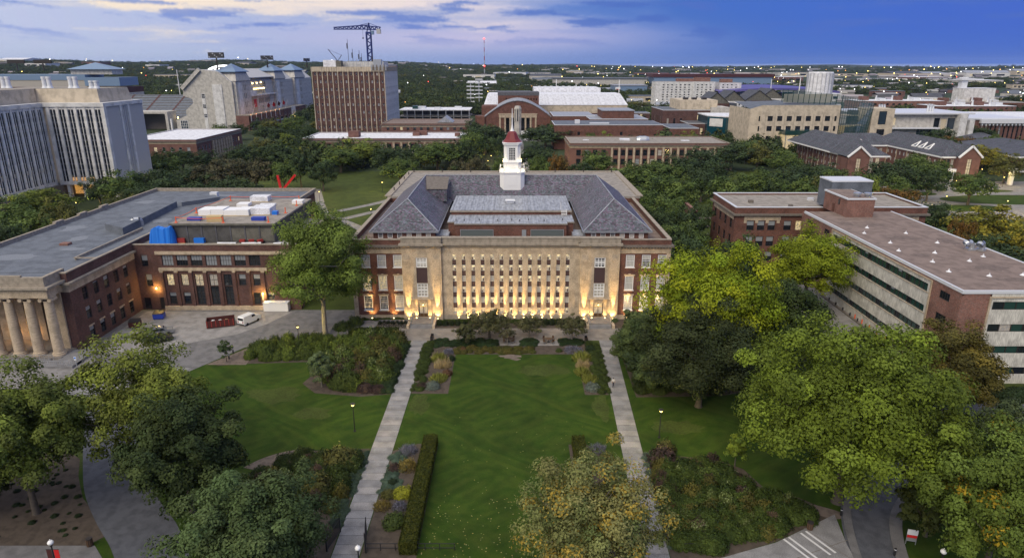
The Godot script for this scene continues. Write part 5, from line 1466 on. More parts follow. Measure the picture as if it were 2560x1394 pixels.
	part(b, "long_skylight", M.membrane_grey, o)
	b = nb(); b.prism(poly([[-7.9, -60.8], [-1.1, -68.5], [-4.0, -72.0], [-10, -66]]), 14.35, 15.4)
	part(b, "small_skylight", M.membrane_grey, o)
	slab("air_conditioner", -5.2, 14.35, -73.2, -3.2, 16.0, -71.8, "white_metal", o)
	slab("roof_hatch", -14.4, 14.35, -22.0, -12.6, 14.8, -20.6, "brick_rose", o)
	b = nb(); b.tube([V(-7, 14.35, -39), V(-7, 15.4, -39), V(-7.3, 15.9, -38.6), V(-8.2, 15.9, -38.2), V(-8.6, 15.5, -38.0)], [0.45, 0.45, 0.5, 0.55, 0.6], 8)
	part(b, "goose_vent", M.galvanised, o)
	# stores
	var boxes := [["white_wrapped_stack", "long row of white plastic-wrapped stacks on the plant room roof", 9.2, 17.85, -33.2, 11.2, 1.35, 3.8, "white_paint"], ["white_wrapped_stack", "white-wrapped stack at the right end of the long row", 20.5, 17.85, -34.0, 4.4, 1.5, 4.4, "membrane_white"], ["timber_stack", "pale timber stack before the wrapped rows", 13.6, 17.85, -27.2, 3.3, 1.3, 1.2, "wood_pale"],
		["blue_bundle", "blue wrapped bundle left of the timber stack", 9.2, 17.85, -27.6, 2.9, 0.8, 1.3, "blue_dark"], ["blue_bundle", "blue wrapped bundle right of the timber stack", 23.0, 17.85, -27.6, 2.9, 0.9, 1.3, "blue_dark"], ["blue_crate", "small blue crate at the end of the wrapped row", 25.4, 17.85, -33.6, 1.2, 0.9, 1.3, "blue_tarp"],
		["white_wrapped_stack", "grey-white pallet stack farthest back on the plant room roof", 14.8, 17.85, -49.0, 4.4, 1.3, 3.0, "membrane_white"], ["white_sheet_stack", "low white sheets behind the wrapped row", 14.0, 17.85, -42.6, 2.8, 0.8, 2.6, "white_paint"], ["white_sheet_stack", "flat white bundle lying between the stacks at the back", 19.0, 17.85, -44.0, 3.6, 0.5, 1.2, "membrane_white"], ["white_sheet_stack", "white bags at the back right of the plant room roof", 26.0, 17.85, -46.0, 2.6, 0.9, 2.2, "white_paint"],
		["blue_bundle", "blue covered pile on the wing roof below the grey panels", 11.2, 13.55, -25.2, 2.2, 1.2, 1.4, "blue_tarp"], ["red_skip", "rust red bin beside the blue tarpaulin", 7.4, 13.55, -25.4, 1.8, 1.1, 1.4, "red_paint"], ["blue_sheet", "flat blue sheet near the wing's front edge", 8.4, 13.55, -23.6, 3.4, 0.2, 0.9, "blue_dark"]]
	for q in boxes:
		var s := thing(q[0], q[1], q[0].replace("_", " "), V(-79 + q[2], q[3], -113.4 + q[4]), 0.03 * sin(q[2]), "building stores on the hall roof")
		var n := maxi(1, int(q[5] / 2.6))
		for k in n:
			b = nb()
			var h: float = q[6] * (1.0 + 0.1 * sin(k * 2.1))
			b.prism(poly([[q[5] * k / n + 0.04, -q[7] + 0.1 * (k % 2)], [q[5] * (k + 1) / n - 0.04, -q[7]], [q[5] * (k + 1) / n - 0.04, -0.06 * (k % 3)], [q[5] * k / n + 0.04, 0]]), 0.12, h)
			part(b, "wrapped_pack", M[q[8]], s)
		b = nb(); b.box(0, 0, -q[7], q[5], 0.12, 0)
		part(b, "pallet", M.wood_pale, s)
	for k in 3:
		var s := thing("roll", "%s of the white rolls lying on the wing roof" % ["left", "middle", "right"][k], "roll", V(-62.4 + 5.2 * k + (1.6 if k > 1 else 0.0), 13.55, -137.8 + 0.2 * k), 0.1 * k, "rolls on the wing roof")
		b = nb(); b.tube([V(0, 0.3, 0), V(4.0, 0.3, 0)], [0.28, 0.28], 9)
		part(b, "sheet", M.membrane_white, s)
		b = nb(); b.tube([V(-0.05, 0.3, 0), V(4.05, 0.3, 0)], [0.08, 0.08], 6); part(b, "core", M.wood_pale, s)
	for k in 3:
		var s := thing("wheelbarrow", "%s of three rust red barrows by the grey wall" % ["leftmost", "middle", "rightmost"][k], "wheelbarrow", V(-57.4 + 1.9 * k, 13.55, -138.6), 0.4 * k, "barrows on the wing roof")
		b = nb(); b.prism(poly([[-0.55, -0.4], [0.55, -0.3], [0.55, 0.3], [-0.55, 0.4]]), 0.45, 0.95)
		part(b, "tub", M.red_paint, s)
		b = nb(); b.bar(V(-1.1, 0.6, -0.3), V(0.7, 0.4, -0.15), 0.06); b.bar(V(-1.1, 0.6, 0.3), V(0.7, 0.4, 0.15), 0.06); b.bar(V(-0.4, 0, 0.3), V(-0.4, 0.5, 0.3), 0.06); b.bar(V(-0.4, 0, -0.3), V(-0.4, 0.5, -0.3), 0.06)
		part(b, "handle", M.black_metal, s)
		b = nb(T(0.75, 0.22, -0.06) * Transform3D(Basis(Vector3.RIGHT, PI / 2), Vector3.ZERO)); b.lathe(Vector3.ZERO, [[0.0, 0], [0.22, 0], [0.22, 0.12], [0.0, 0.12]], 10)
		part(b, "wheel", M.tyre, s)
	# tarpaulin: a lumpy draped heap
	var tp := thing("tarpaulin", "bright blue tarpaulin heaped over a load on the wing roof", "tarpaulin", V(-76.6, 13.55, -137.2))
	b = nb()
	var f := FastNoiseLite.new(); f.seed = 6; f.frequency = 0.16
	var gx := 16; var gz := 12
	var hgt := func(i: int, j: int) -> Vector3:
		var u := float(i) / gx; var w := float(j) / gz
		var rim := minf(minf(u, 1 - u), minf(w, 1 - w))
		var h := smoothstep(0.0, 0.1, rim) * (2.0 + 1.6 * (1 - w) + 0.8 * u + f.get_noise_2d(i * 1.1, j * 1.3) * 0.8)
		return V(u * 5.2 + f.get_noise_2d(j * 2.0, 9.0) * 0.3, h, -w * 6.5 + f.get_noise_2d(i * 2.0, 40.0) * 0.4)
	for i in gx:
		for j in gz: b.quad(hgt.call(i, j), hgt.call(i + 1, j), hgt.call(i + 1, j + 1), hgt.call(i, j + 1))
	part(b, "cover", M.blue_tarp, tp)
	b = nb(); b.bar(V(0.3, 0.05, 0.2), V(4.5, 0.06, 0.4), 0.5, 0.1); part(b, "ballast", M.white_paint, tp)
	# orange safety line round the roof edge
	var line := [[-71.6, -140.0], [-71.6, -149.7], [-69.5, -163.9], [-62, -165], [-52.6, -164], [-51.4, -158], [-51.4, -149.7], [-52.0, -140.2], [-61.5, -139.9]]
	var fl := thing("safety_line", "orange warning line on posts round the plant room roof", "safety barrier", V(-71.6, 17.85, -140.0))
	for i in line.size():
		var p := V(line[i][0] + 71.6, 0, line[i][1] + 140.0)
		b = nb(); b.bar(p, p + V(0, 1.3, 0), 0.16); b.box(p.x - 0.3, 0, p.z - 0.3, p.x + 0.3, 0.1, p.z + 0.3)
		part(b, "post", M.orange_plastic, fl)
		if i < 4 or i == 8:
			var q := V(line[(i + 1) % 9][0] + 71.6, 0, line[(i + 1) % 9][1] + 140.0)
			b = nb()
			var n := 8
			for k in n:
				var a := p.lerp(q, float(k) / n); var c := p.lerp(q, float(k + 1) / n)
				b.bar(a + V(0, 1.1 - 0.25 * sin(PI * k / n), 0), c + V(0, 1.1 - 0.25 * sin(PI * (k + 1) / n), 0), 0.09)
			part(b, "pennant_line", M.orange_plastic, fl)

func right_hall() -> void:
	var o := thing("long_hall", "long flat-roofed brick hall with stained pale panels and ribbon windows at right", "building", V(71, 0, -100))
	# west wall, seen from the court: brick ends and a framed field of panels and ribbon windows; u runs from north to south
	var W := Transform3D(Basis(Vector3.UP, -PI / 2), V(0, 0, -60))
	var holes := []
	var bands := [[12.95, 14.35], [9.25, 10.5], [5.45, 6.7], [1.8, 3.0]]
	for q in bands: holes.append([16.0, q[0], 51.2, q[1]])
	var b := nb(W)
	b.wall(52.0, 0.0, 15.3, holes, 0.25, 15.4)
	part(b, "panel_wall", M.panel_stained, o)
	for q in bands:
		for k in 26:
			var u: float = 16.0 + k * 1.354
			window(o, W * T(u, q[0], -0.16), 1.34, q[1] - q[0], 1, 1, "dark_bronze", "green_glass" if (k * 3 + int(q[0])) % 5 else "dark_glass", 0.06, 0.03, 0.0, 0.3 if (k * 7 + int(q[0] * 3)) % 9 == 0 else 0.0)
	b = nb(W)
	b.box(15.1, 0, -0.1, 15.45, 15.3, 0.16); b.box(51.95, 0, -0.1, 52.3, 15.3, 0.16); b.box(15.45, 15.02, -0.1, 51.95, 15.3, 0.155)
	for q in bands: b.box(15.45, q[0] - 0.12, 0.0, 51.95, q[0], 0.1)
	part(b, "frame_trim", M.limestone, o)
	var win := [[54.6, 13.15, 2.6, 1.35, 4, 1, "dark_glass"], [54.6, 9.3, 2.6, 1.35, 4, 1, "dark_glass"], [54.6, 5.4, 2.6, 1.35, 4, 1, "dark_glass"]]
	facade(o, W, 60.0, 0.0, 15.3, "brick_rose", win, "dark_bronze", 0.15, 52.3)
	facade(o, W, 15.1, 0.0, 15.3, "brick_rose", [[11.4, 13.4, 2.4, 1.2, 2, 1, "dark_glass"], [2.2, 13.5, 2.6, 1.3, 2, 1, "dark_glass"], [2.2, 9.6, 2.6, 1.3, 2, 1, "dark_glass"]], "dark_bronze", 0.15)
	b = nb(W); b.box(0, 15.3, -0.3, 60.0, 15.6, 0.02); part(b, "brick_course", M.brick_rose, o)
	# south end
	var S := T(0, 0, 0)
	facade(o, S, 4.4, 0.0, 15.6, "brick_rose", [], "dark_bronze")
	holes = []
	for q in [[12.9, 14.25], [9.15, 10.45], [5.4, 6.65], [1.7, 2.95]]: holes.append([5.1, q[0], 20.5, q[1]])
	b = nb(); b.wall(20.9, 0.0, 15.6, holes, 0.25, 4.7); part(b, "panel_wall", M.panel_stained, o)
	for h in holes:
		for k in 8: window(o, T(5.1 + k * 1.925, h[1], -0.16), 1.9, h[3] - h[1], 1, 1, "dark_bronze", "lit_dim" if k == 1 and h[1] > 9 and h[1] < 10 else ("green_glass" if k % 3 else "dark_glass"), 0.06, 0.03)
	b = nb(); b.box(4.4, 0, -0.1, 4.72, 15.1, 0.16); b.box(4.72, 14.85, -0.1, 20.9, 15.1, 0.155)
	part(b, "frame_trim", M.limestone, o)
	b = nb(); b.box(0.35, 0, -62, 21.0, 15.55, -0.35, false); part(b, "body_wall", M.brick_rose, o)
	b = nb(); b.box(-0.1, 15.6, -60, 21.1, 15.95, 0.1); part(b, "roof_edge", M.white_metal, o)
	b = nb(); b.box(0.25, 15.9, -60.0, 20.75, 15.99, -0.25); part(b, "gravel_roof", M.gravel_roof, o)
	b = nb()
	b.box(-0.1, 15.96, -60, 0.25, 16.12, 0.1); b.box(0.25, 15.96, -0.25, 20.75, 16.12, 0.1); b.box(20.75, 15.96, -60, 21.1, 16.12, 0.1)
	part(b, "gravel_stop", M.white_metal, o)
	var r := RandomNumberGenerator.new(); r.seed = 6
	for q in [[9, -34, 4, 1.6], [5, -21, 2.2, 1.4], [13, -13, 3.4, 2.0], [17, -31, 1.8, 3.0], [4, -47, 1.6, 2.4], [12, -6, 4.2, 1.2], [9.5, -46, 3.0, 1.4]]: blot("roof_stain", q[0], q[1], q[2], q[3], 16.0, "roof_stain", r, o)
	for q in [[3.4, -38], [6.5, -43], [12.2, -38], [4.6, -30], [3.0, -24], [14.0, -30], [9.0, -22.5], [5.0, -16.5], [12.0, -17.0], [16.5, -20.0], [4.2, -10.5], [9.5, -8.0], [15.5, -8.5]]:
		b = nb(); b.lathe(V(q[0], 15.99, q[1]), [[0.45, 0], [0.3, 0.12], [0.1, 0.3], [0.1, 0.5], [0.0, 0.52]], 8)
		part(b, "roof_cone", M.membrane_white, o)
	for q in [[17.2, -24.8, 0.0], [19.0, -24.4, 0.6]]:
		b = nb(T(q[0], 15.99, q[1], q[2]))
		b.box(-0.7, 0, -0.7, 0.7, 0.35, 0.7)
		b.tube([V(0.2, 0.3, 0), V(0.2, 0.9, 0), V(-0.1, 1.35, 0), V(-0.7, 1.45, 0), V(-1.2, 1.1, 0)], [0.55, 0.55, 0.6, 0.62, 0.65], 10)
		part(b, "goose_vent", M.galvanised, o)
	# brick stair head and a grey plant screen
	b = nb(); b.box(6.8, 15.9, -65.4, 13.2, 20.1, -53.7); part(b, "stair_head", M.brick_rose, o)
	b = nb(); b.box(6.6, 20.1, -65.6, 13.4, 20.45, -53.5); part(b, "stair_head_edge", M.white_metal, o)
	b = nb(); b.box(7.0, 20.45, -65.2, 13.0, 20.5, -53.9); part(b, "stair_head_roof", M.gravel_roof, o)
	slab("stair_door", 6.7, 16.0, -60.6, 6.8, 18.1, -59.5, "brick", o); slab("stair_window", 6.7, 18.3, -57.9, 6.8, 19.6, -57.2, "dark_glass", o)
	for q in [[9.8, -55.6], [12.2, -55.4]]:
		b = nb(); b.lathe(V(q[0], 20.5, q[1]), [[0.5, 0], [0.5, 0.4], [0.9, 0.5], [0.9, 0.9], [0.3, 1.0], [0.0, 1.0]], 10); part(b, "exhaust_fan", M.galvanised, o)
	b = nb(); b.box(9.0, 15.5, -74.0, 19.2, 22.0, -67.0); part(b, "plant_screen", M.membrane_grey, o)
	b = nb(); b.box(8.9, 22.0, -74.1, 19.3, 22.3, -66.9); part(b, "plant_screen_edge", M.white_metal, o)
	b = nb()
	for k in 11: b.bar(V(-0.9, 0, -8.0 - k * 3.2), V(-0.9, 1.0, -8.0 - k * 3.2), 0.22)
	part(b, "area_post", M.black_metal, o)
	slab("area_kerb", -1.1, 0, -44, -0.7, 0.35, -5, "stone_dark", o)
	for k in 5: slab("orange_marker", -0.75, 0.35, -17.3 - k * 2.9, -0.6, 1.25, -17.1 - k * 2.9, "orange_plastic", o)
	for k in 2: slab("basement_light", -0.06, 0.3, -8.5 - k * 1.7, -0.02, 0.75, -7.2 - k * 1.7, "lit", o)
	# older block across the back
	var p := thing("brick_hall", "older brick hall with stone window heads behind the long right hall", "building", V(57, 0, -168))
	win = []
	for x in [3.1, 5.8, 8.5, 12.6, 15.6, 36.0, 40.0, 44.4]:
		win.append([x, 9.4, 1.9, 2.5, 1, 2, "lit" if x == 15.6 else "dark_glass", 0.5 if x != 15.6 else 0.0])
	for x in [3.1, 5.8, 8.5, 12.6, 15.6]:
		win.append([x, 5.2, 1.9, 2.6, 1, 2, "dark_glass", 0.5]); win.append([x, 1.2, 1.9, 2.6, 1, 2, "dark_glass", 0.5])
	facade(p, T(0, 0, 0), 48.6, 0.0, 13.3, "brick", win, "dark_bronze", 0.25)
	win = []
	for k in 4:
		win.append([2.0 + k * 4.6, 9.4, 1.9, 2.5, 1, 2, "dark_glass"]); win.append([2.0 + k * 4.6, 5.2, 1.9, 2.5, 1, 2, "dark_glass"])
	facade(p, Transform3D(Basis(Vector3.UP, -PI / 2), V(0, 0, -20)), 20, 0.0, 13.3, "brick", win, "dark_bronze", 0.25)
	b = nb(); b.box(2.3, 12.0, -0.1, 11.6, 13.25, 0.07); b.box(35.2, 12.0, -0.1, 46.9, 13.25, 0.07)
	for x in [2.3, 5.2, 7.9, 10.7]: b.box(x, 11.3, -0.05, x + 0.75, 12.0, 0.075)
	part(b, "stone_heads", M.limestone, p)
	b = nb(); b.box(-0.1, 12.0, -18.5, -0.02, 13.25, -1.0); part(b, "stone_heads", M.limestone, p)
	b = nb(); b.box(-0.7, 13.3, -20.7, 49.3, 13.75, 0.7); b.box(-0.3, 13.1, -20.3, 48.9, 13.3, 0.3); part(b, "cornice", M.stone_dark, p)
	b = nb(); b.box(-0.1, 13.75, -0.3, 48.7, 15.3, 0.05); b.box(-0.1, 13.75, -20, 0.3, 15.3, -0.3); b.box(-0.1, 13.75, -20.1, 48.7, 15.3, -19.7); b.box(48.3, 13.75, -19.7, 48.7, 15.3, -0.3); part(b, "parapet", M.brick, p)
	b = nb(); b.box(-0.2, 15.3, -0.4, 48.8, 15.5, 0.12); b.box(-0.2, 15.3, -19.7, 0.4, 15.495, -0.4); b.box(-0.2, 15.3, -20.2, 48.8, 15.5, -19.7); b.box(48.2, 15.3, -19.7, 48.8, 15.495, -0.4); part(b, "coping", M.white_metal, p)
	b = nb(); b.box(0.3, 13.8, -19.7, 48.3, 14.9, -0.3); part(b, "gravel_roof", M.gravel_roof_pale, p)
	b = nb(); b.box(0.35, 0, -19.9, 48.5, 13.3, -0.4, false); part(b, "body_wall", M.brick, p)
	for q in [[6.0, -9.0, 1.2], [14.4, -3.0, 0.9], [23.0, -12.0, 1.5], [26.0, -10.0, 2.2]]:
		slab("roof_vent", q[0], 14.9, q[1], q[0] + q[2], 15.6, q[1] + 0.9, "stone_dark" if q[2] < 1.4 else "white_metal", p)
	b = nb(); b.box(-5.2, 0, -30.0, -4.7, 10.5, -18.0); b.box(-5.4, 10.5, -30.1, -4.5, 10.7, -17.9); part(b, "brick_screen", M.brick_rose, p)
	for k in 3: slab("screen_joint", -4.7, 0, -27.2 + 3 * k, -4.66, 10.5, -27.05 + 3 * k, "brick", p)
	b = nb()
	for k in 3: b.box(-4.7, 3.0 + 2.4 * k, -22.0, 0.0, 3.2 + 2.4 * k, -20.2)
	part(b, "stair_landing", M.stone_dark, p)

# ---- the campus behind the library

func grid(u0: float, du: float, n: int, ys: Array, w: float, h: float, glass := "dark_glass", lit := "lit", odds := 0.08, cols := 1, rows := 2) -> Array:
	var out := []
	for y in ys:
		for k in n: out.append([u0 + du * k, y, w, h, cols, rows, lit if R.randf() < odds else ("blind_cool" if R.randf() < 0.12 else glass)])
	return out

func hall(called: String, label: String, x0: float, zf: float, x1: float, zb: float, h: float, wall: String, roof: String, south: Array, east: Array, west: Array, frieze := "", frame := "dark_bronze") -> Node3D:
	# a flat-roofed block: south front at zf, back at zb; wall openings by side
	var o := thing(called, label, "building", V(x0, 0, zf))
	var w := x1 - x0; var d := zf - zb
	var top := h - (2.2 if frieze else 0.0)
	facade(o, T(0, 0, 0), w, 0, top, wall, south, frame, 0.25)
	facade(o, T(w, 0, 0, PI / 2), d, 0, top, wall, east, frame, 0.25)
	facade(o, Transform3D(Basis(Vector3.UP, -PI / 2), V(0, 0, -d)), d, 0, top, wall, west, frame, 0.25)
	var b := nb(); b.quad(V(w, 0, -d), V(0, 0, -d), V(0, h, -d), V(w, h, -d)); part(b, "rear_wall", M[wall], o)
	if frieze:
		b = nb(); b.box(-0.1, top, -d, w + 0.1, top + 1.0, 0.1); part(b, "frieze", M[frieze], o)
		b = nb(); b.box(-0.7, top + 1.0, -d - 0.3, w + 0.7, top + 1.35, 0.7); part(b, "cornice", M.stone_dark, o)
		b = nb()
		b.box(0, top + 1.35, -0.4, w, h, 0); b.box(0, top + 1.35, -d, 0.4, h, -0.4); b.box(w - 0.4, top + 1.35, -d, w, h, -0.4); b.box(0.4, top + 1.35, -d, w - 0.4, h, -d + 0.4)
		part(b, "parapet", M[wall], o)
		b = nb(); b.box(0.35, top + 1.3, -d + 0.35, w - 0.35, h - 0.25, -0.35); part(b, "roof", M[roof], o)
		b = nb(); b.box(-0.1, h, -0.5, w + 0.1, h + 0.15, 0.1); b.box(-0.1, h, -d, 0.5, h + 0.145, -0.5); b.box(w - 0.5, h, -d, w + 0.1, h + 0.145, -0.5); b.box(0.5, h, -d - 0.1, w - 0.5, h + 0.145, -d + 0.4)
		part(b, "coping", M.stone_cap if roof != "membrane_white" else M.white_metal, o)
	else:
		b = nb(); b.box(-0.15, h - 0.02, -d - 0.15, w + 0.15, h + 0.3, 0.15); part(b, "roof_edge", M.white_metal, o)
		b = nb(); b.box(0.2, h + 0.28, -d + 0.2, w - 0.2, h + 0.34, -0.2); part(b, "roof", M[roof], o)
	return o

func add_boxes(o: Node3D, called: String, m: String, list: Array) -> void:
	for q in list: slab(called, q[0], q[1], q[2], q[3], q[4], q[5], m, o)

func white_tower_block() -> void:
	var o := thing("striped_tower", "pale concrete block with dark vertical window strips and white roof stacks, far left", "building", V(-177, 0, -262))
	var strips := func(t: Transform3D, n: int, pitch: float, u0: float, flip: bool) -> void:
		var holes := []
		for k in n:
			for j in 2: holes.append([u0 + k * pitch + j * 1.15, 6.3, u0 + k * pitch + j * 1.15 + 0.92, 33.6])
		var b := nb(t)
		b.wall(n * pitch + u0, 5.0, 34.6, holes, 0.3, 0.0)
		part(b, "wall", M.precast, o)
		for k in n:
			for j in 2:
				var u: float = u0 + k * pitch + j * 1.15
				var w := place(pane_mesh(0.92, 27.3), "window_strip", M.dark_glass, o, t * T(u, 6.3, -0.2))
				b = nb()
				for f in range(1, 12): b.box(0.0, f * 2.27 - 0.3, -0.02, 0.92, f * 2.27 + 0.1, 0.01)
				part(b, "spandrel", M.roof_dark, w)
				if (k + j * 3) % 2 == 0 and flip: slab("lit_pane", 0.05, 4.7, -0.02, 0.7, 6.2, 0.03, "lit_dim", w)
				elif not flip and k > 0 and k < 4: slab("lit_pane", 0.05, 0.2, -0.02, 0.7, 1.6, 0.03, "lit_orange", w)
		for k in n + 1:
			slab_t("rib", t, u0 + k * pitch - 1.2, 5.0, 0.0, u0 + k * pitch - 0.12, 34.6, 0.2, "precast", o)
	strips.call(T(0, 0, 0), 6, 3.42, 1.6, false)
	strips.call(T(-1.0, 0, 54.0, PI / 2), 16, 3.3, 1.3, true)
	# plain end wall facing east with three slim slots, roof edge, sloped plant storey
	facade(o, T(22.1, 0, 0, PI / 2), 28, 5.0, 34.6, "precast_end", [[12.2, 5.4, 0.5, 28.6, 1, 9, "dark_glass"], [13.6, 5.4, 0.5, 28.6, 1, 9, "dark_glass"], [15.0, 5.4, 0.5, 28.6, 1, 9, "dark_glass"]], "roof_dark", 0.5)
	var b := nb()
	b.box(22.1, 5.0, -1.3, 22.45, 34.6, 0.35); b.box(22.1, 5, -12.0, 22.4, 34.6, -10.6); b.box(22.1, 5, -17.6, 22.4, 34.6, -16.2)
	part(b, "end_rib", M.precast, o)
	b = nb()
	b.box(-1.2, 34.6, -28, 22.5, 36.0, 0.5); b.box(-24, 34.6, -28, -1.2, 35.98, 0.0); b.box(-24, 34.6, 0.0, -0.6, 36.0, 54.0)
	part(b, "roof_band", M.precast, o)
	b = nb()
	b.box(-24, 5.0, -27.9, -1.4, 34.6, 53.9); b.box(-1.4, 5.0, -27.9, 21.9, 34.6, -1.2)
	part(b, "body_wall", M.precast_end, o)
	b = nb()
	var q := func(x0: float, z0: float, x1: float, z1: float, lean: float) -> void:
		b.quad(V(x0, 36, z1), V(x1, 36, z1), V(x1 - lean, 41, z1 - lean), V(x0 + lean, 41, z1 - lean))
		b.quad(V(x1, 36, z1), V(x1, 36, z0), V(x1 - lean, 41, z0 + lean), V(x1 - lean, 41, z1 - lean))
		b.quad(V(x0, 36, z0), V(x0, 36, z1), V(x0 + lean, 41, z1 - lean), V(x0 + lean, 41, z0 + lean))
		b.quad(V(x1, 36, z0), V(x0, 36, z0), V(x0 + lean, 41, z0 + lean), V(x1 - lean, 41, z0 + lean))
		b.quad(V(x0 + lean, 41, z1 - lean), V(x1 - lean, 41, z1 - lean), V(x1 - lean, 41, z0 + lean), V(x0 + lean, 41, z0 + lean))
	q.call(-12.0, -26.0, 19.5, -3.0, 0.9)
	part(b, "plant_storey", M.stucco_cream, o)
	b = nb(); b.box(-21, 36, -3.0, -4.6, 40.98, 53); part(b, "plant_storey", M.stucco_cream, o)
	b = nb(); b.box(-20.6, 40.98, -24.8, 18.4, 41.1, -4.2); b.box(-20.8, 40.98, -4.2, -4.8, 41.095, 52.6); part(b, "plant_roof", M.gravel_roof_pale, o)
	for k in 4:
		var x: float = [-21.0, -5.0, 5.2, 15.6][k]
		for j in 2:
			b = nb(); b.lathe(V(x + j * 1.9, 41.1, -10.0 + (4.0 if k == 3 else 0.0)), [[1.2, 0], [0.85, 0.9], [0.8, 2.2 if k == 3 else 3.4], [0.92, 2.25 if k == 3 else 3.45], [0.92, 2.9 if k == 3 else 4.3], [0.0, 2.9 if k == 3 else 4.3]], 12)
			part(b, "exhaust_stack", M.white_metal, o)
	for k in 4: slab("pillar", 2.0 + k * 6.2, 0, -2.0, 3.2 + k * 6.2, 5.0, -0.6, "precast", o)
	for k in 7: slab("pillar", -2.4, 0, 2.0 + k * 8.0, -1.2, 5.0, 3.2 + k * 8.0, "precast", o)
	slab("lobby_glass", 1.0, 0.3, -7.0, 21.0, 5.0, -6.7, "lit_orange", o)
	slab("lobby_wall", -23, 0, -26, 0.9, 5.0, 52, "stone_dark", o)
	slab("side_alcove", -0.99, 6, -0.7, -0.2, 34, -0.4, "lit_dim", o)

func slab_t(called: String, t: Transform3D, x0: float, y0: float, z0: float, x1: float, y1: float, z1: float, m: String, parent: Node) -> MeshInstance3D:
	var b := nb(t)
	b.box(x0, y0, z0, x1, y1, z1)
	return part(b, called, M[m], parent)

func brick_tower() -> void:
	var o := thing("brick_tower", "tall dark brick tower with white vertical fins and aerials on its roof", "building", V(-134, 0, -470))
	var ys := []
	for k in 9: ys.append(3.2 + 4.95 * k)
	var wins := []
	for k in 14:
		for j in 9: wins.append([1.55 + 3.46 * k, ys[j], 0.95, 1.7, 1, 2, "lit_dim" if (k * 5 + j * 7) % 29 == 0 else ("blind_cool" if (k * 3 + j) % 5 == 0 else "dark_glass")])
	facade(o, T(0, 0, 0), 48.5, 0, 45.2, "brick_dark", wins, "white_metal", 0.3)
	for k in 15: slab("white_fin", -0.28 + 3.46 * k, 0, -0.1, 0.2 + 3.46 * k, 48.0, 0.25, "stucco_cream", o)
	var b := nb(); b.box(-0.4, 45.2, -52, 48.9, 48.2, 0.3); part(b, "white_crown", M.stucco_cream, o)
	for k in 30: slab("crown_rib", -0.3 + 1.66 * k, 45.2, 0.3, 0.1 + 1.66 * k, 48.3, 0.7, "stucco_cream", o)
	b = nb(); b.box(0.0, 0, -52, 48.4, 45.2, -0.5, false); part(b, "side_wall", M.precast_end, o)
	for k in 22: slab("side_rib", 48.4, 0, -51.5 + 2.35 * k, 48.9, 48.2, -50.6 + 2.35 * k, "precast", o)
	slab("flat_roof", 0.3, 48.2, -51.5, 48.0, 48.3, -0.2, "gravel_roof_pale", o)
	add_boxes(o, "plant_room", "precast", [[9, 48.3, -30, 46, 51.6, -12]]); add_boxes(o, "white_plant", "membrane_white", [[7, 48.3, -10, 15.5, 52.6, -4]]); add_boxes(o, "grey_plant", "gray_panel_pale", [[15.6, 48.3, -10, 19, 52.2, -4]])
	for k in 10:
		b = nb(); b.bar(V(20.5 + 2.6 * k, 48.3, -10), V(20.5 + 2.6 * k, 52.0 + 1.2 * sin(k * 2.6), -10), 0.35)
		b.bar(V(20.5 + 2.6 * k, 51.0, -10), V(22.3 + 2.6 * k, 51.0, -10), 0.2)
		part(b, "aerial_frame", M.galvanised, o)
	for q in [[22.0, 66.0], [25.0, 60.0], [29.5, 59.0], [31.0, 57.0], [38.5, 57.5]]:
		b = nb(); b.bar(V(q[0], 51, -14), V(q[0], q[1], -14), 0.22); b.bar(V(q[0] - 0.5, q[1] - 6, -14), V(q[0] - 0.5, q[1] - 2.5, -14), 0.5)
		part(b, "aerial", M.dark_bronze, o)
	b = nb(); b.bar(V(16, 52, -8), V(10, 59.5, -8), 0.35); b.bar(V(16, 52, -8), V(19, 56, -8), 0.3); b.bar(V(10, 59.5, -8), V(19, 55.6, -8), 0.12)
	part(b, "window_hoist", M.dark_bronze, o)
	for k in 9: slab("aerial_panel", 40.0 + 1.2 * k, 46.0, 0.75, 40.6 + 1.2 * k, 49.6, 1.1, "stone_dark" if k % 2 else "galvanised", o)
	b = nb(); b.box(41, 48.3, -6, 46.5, 53.0, -2); part(b, "equipment_screen", M.galvanised, o)

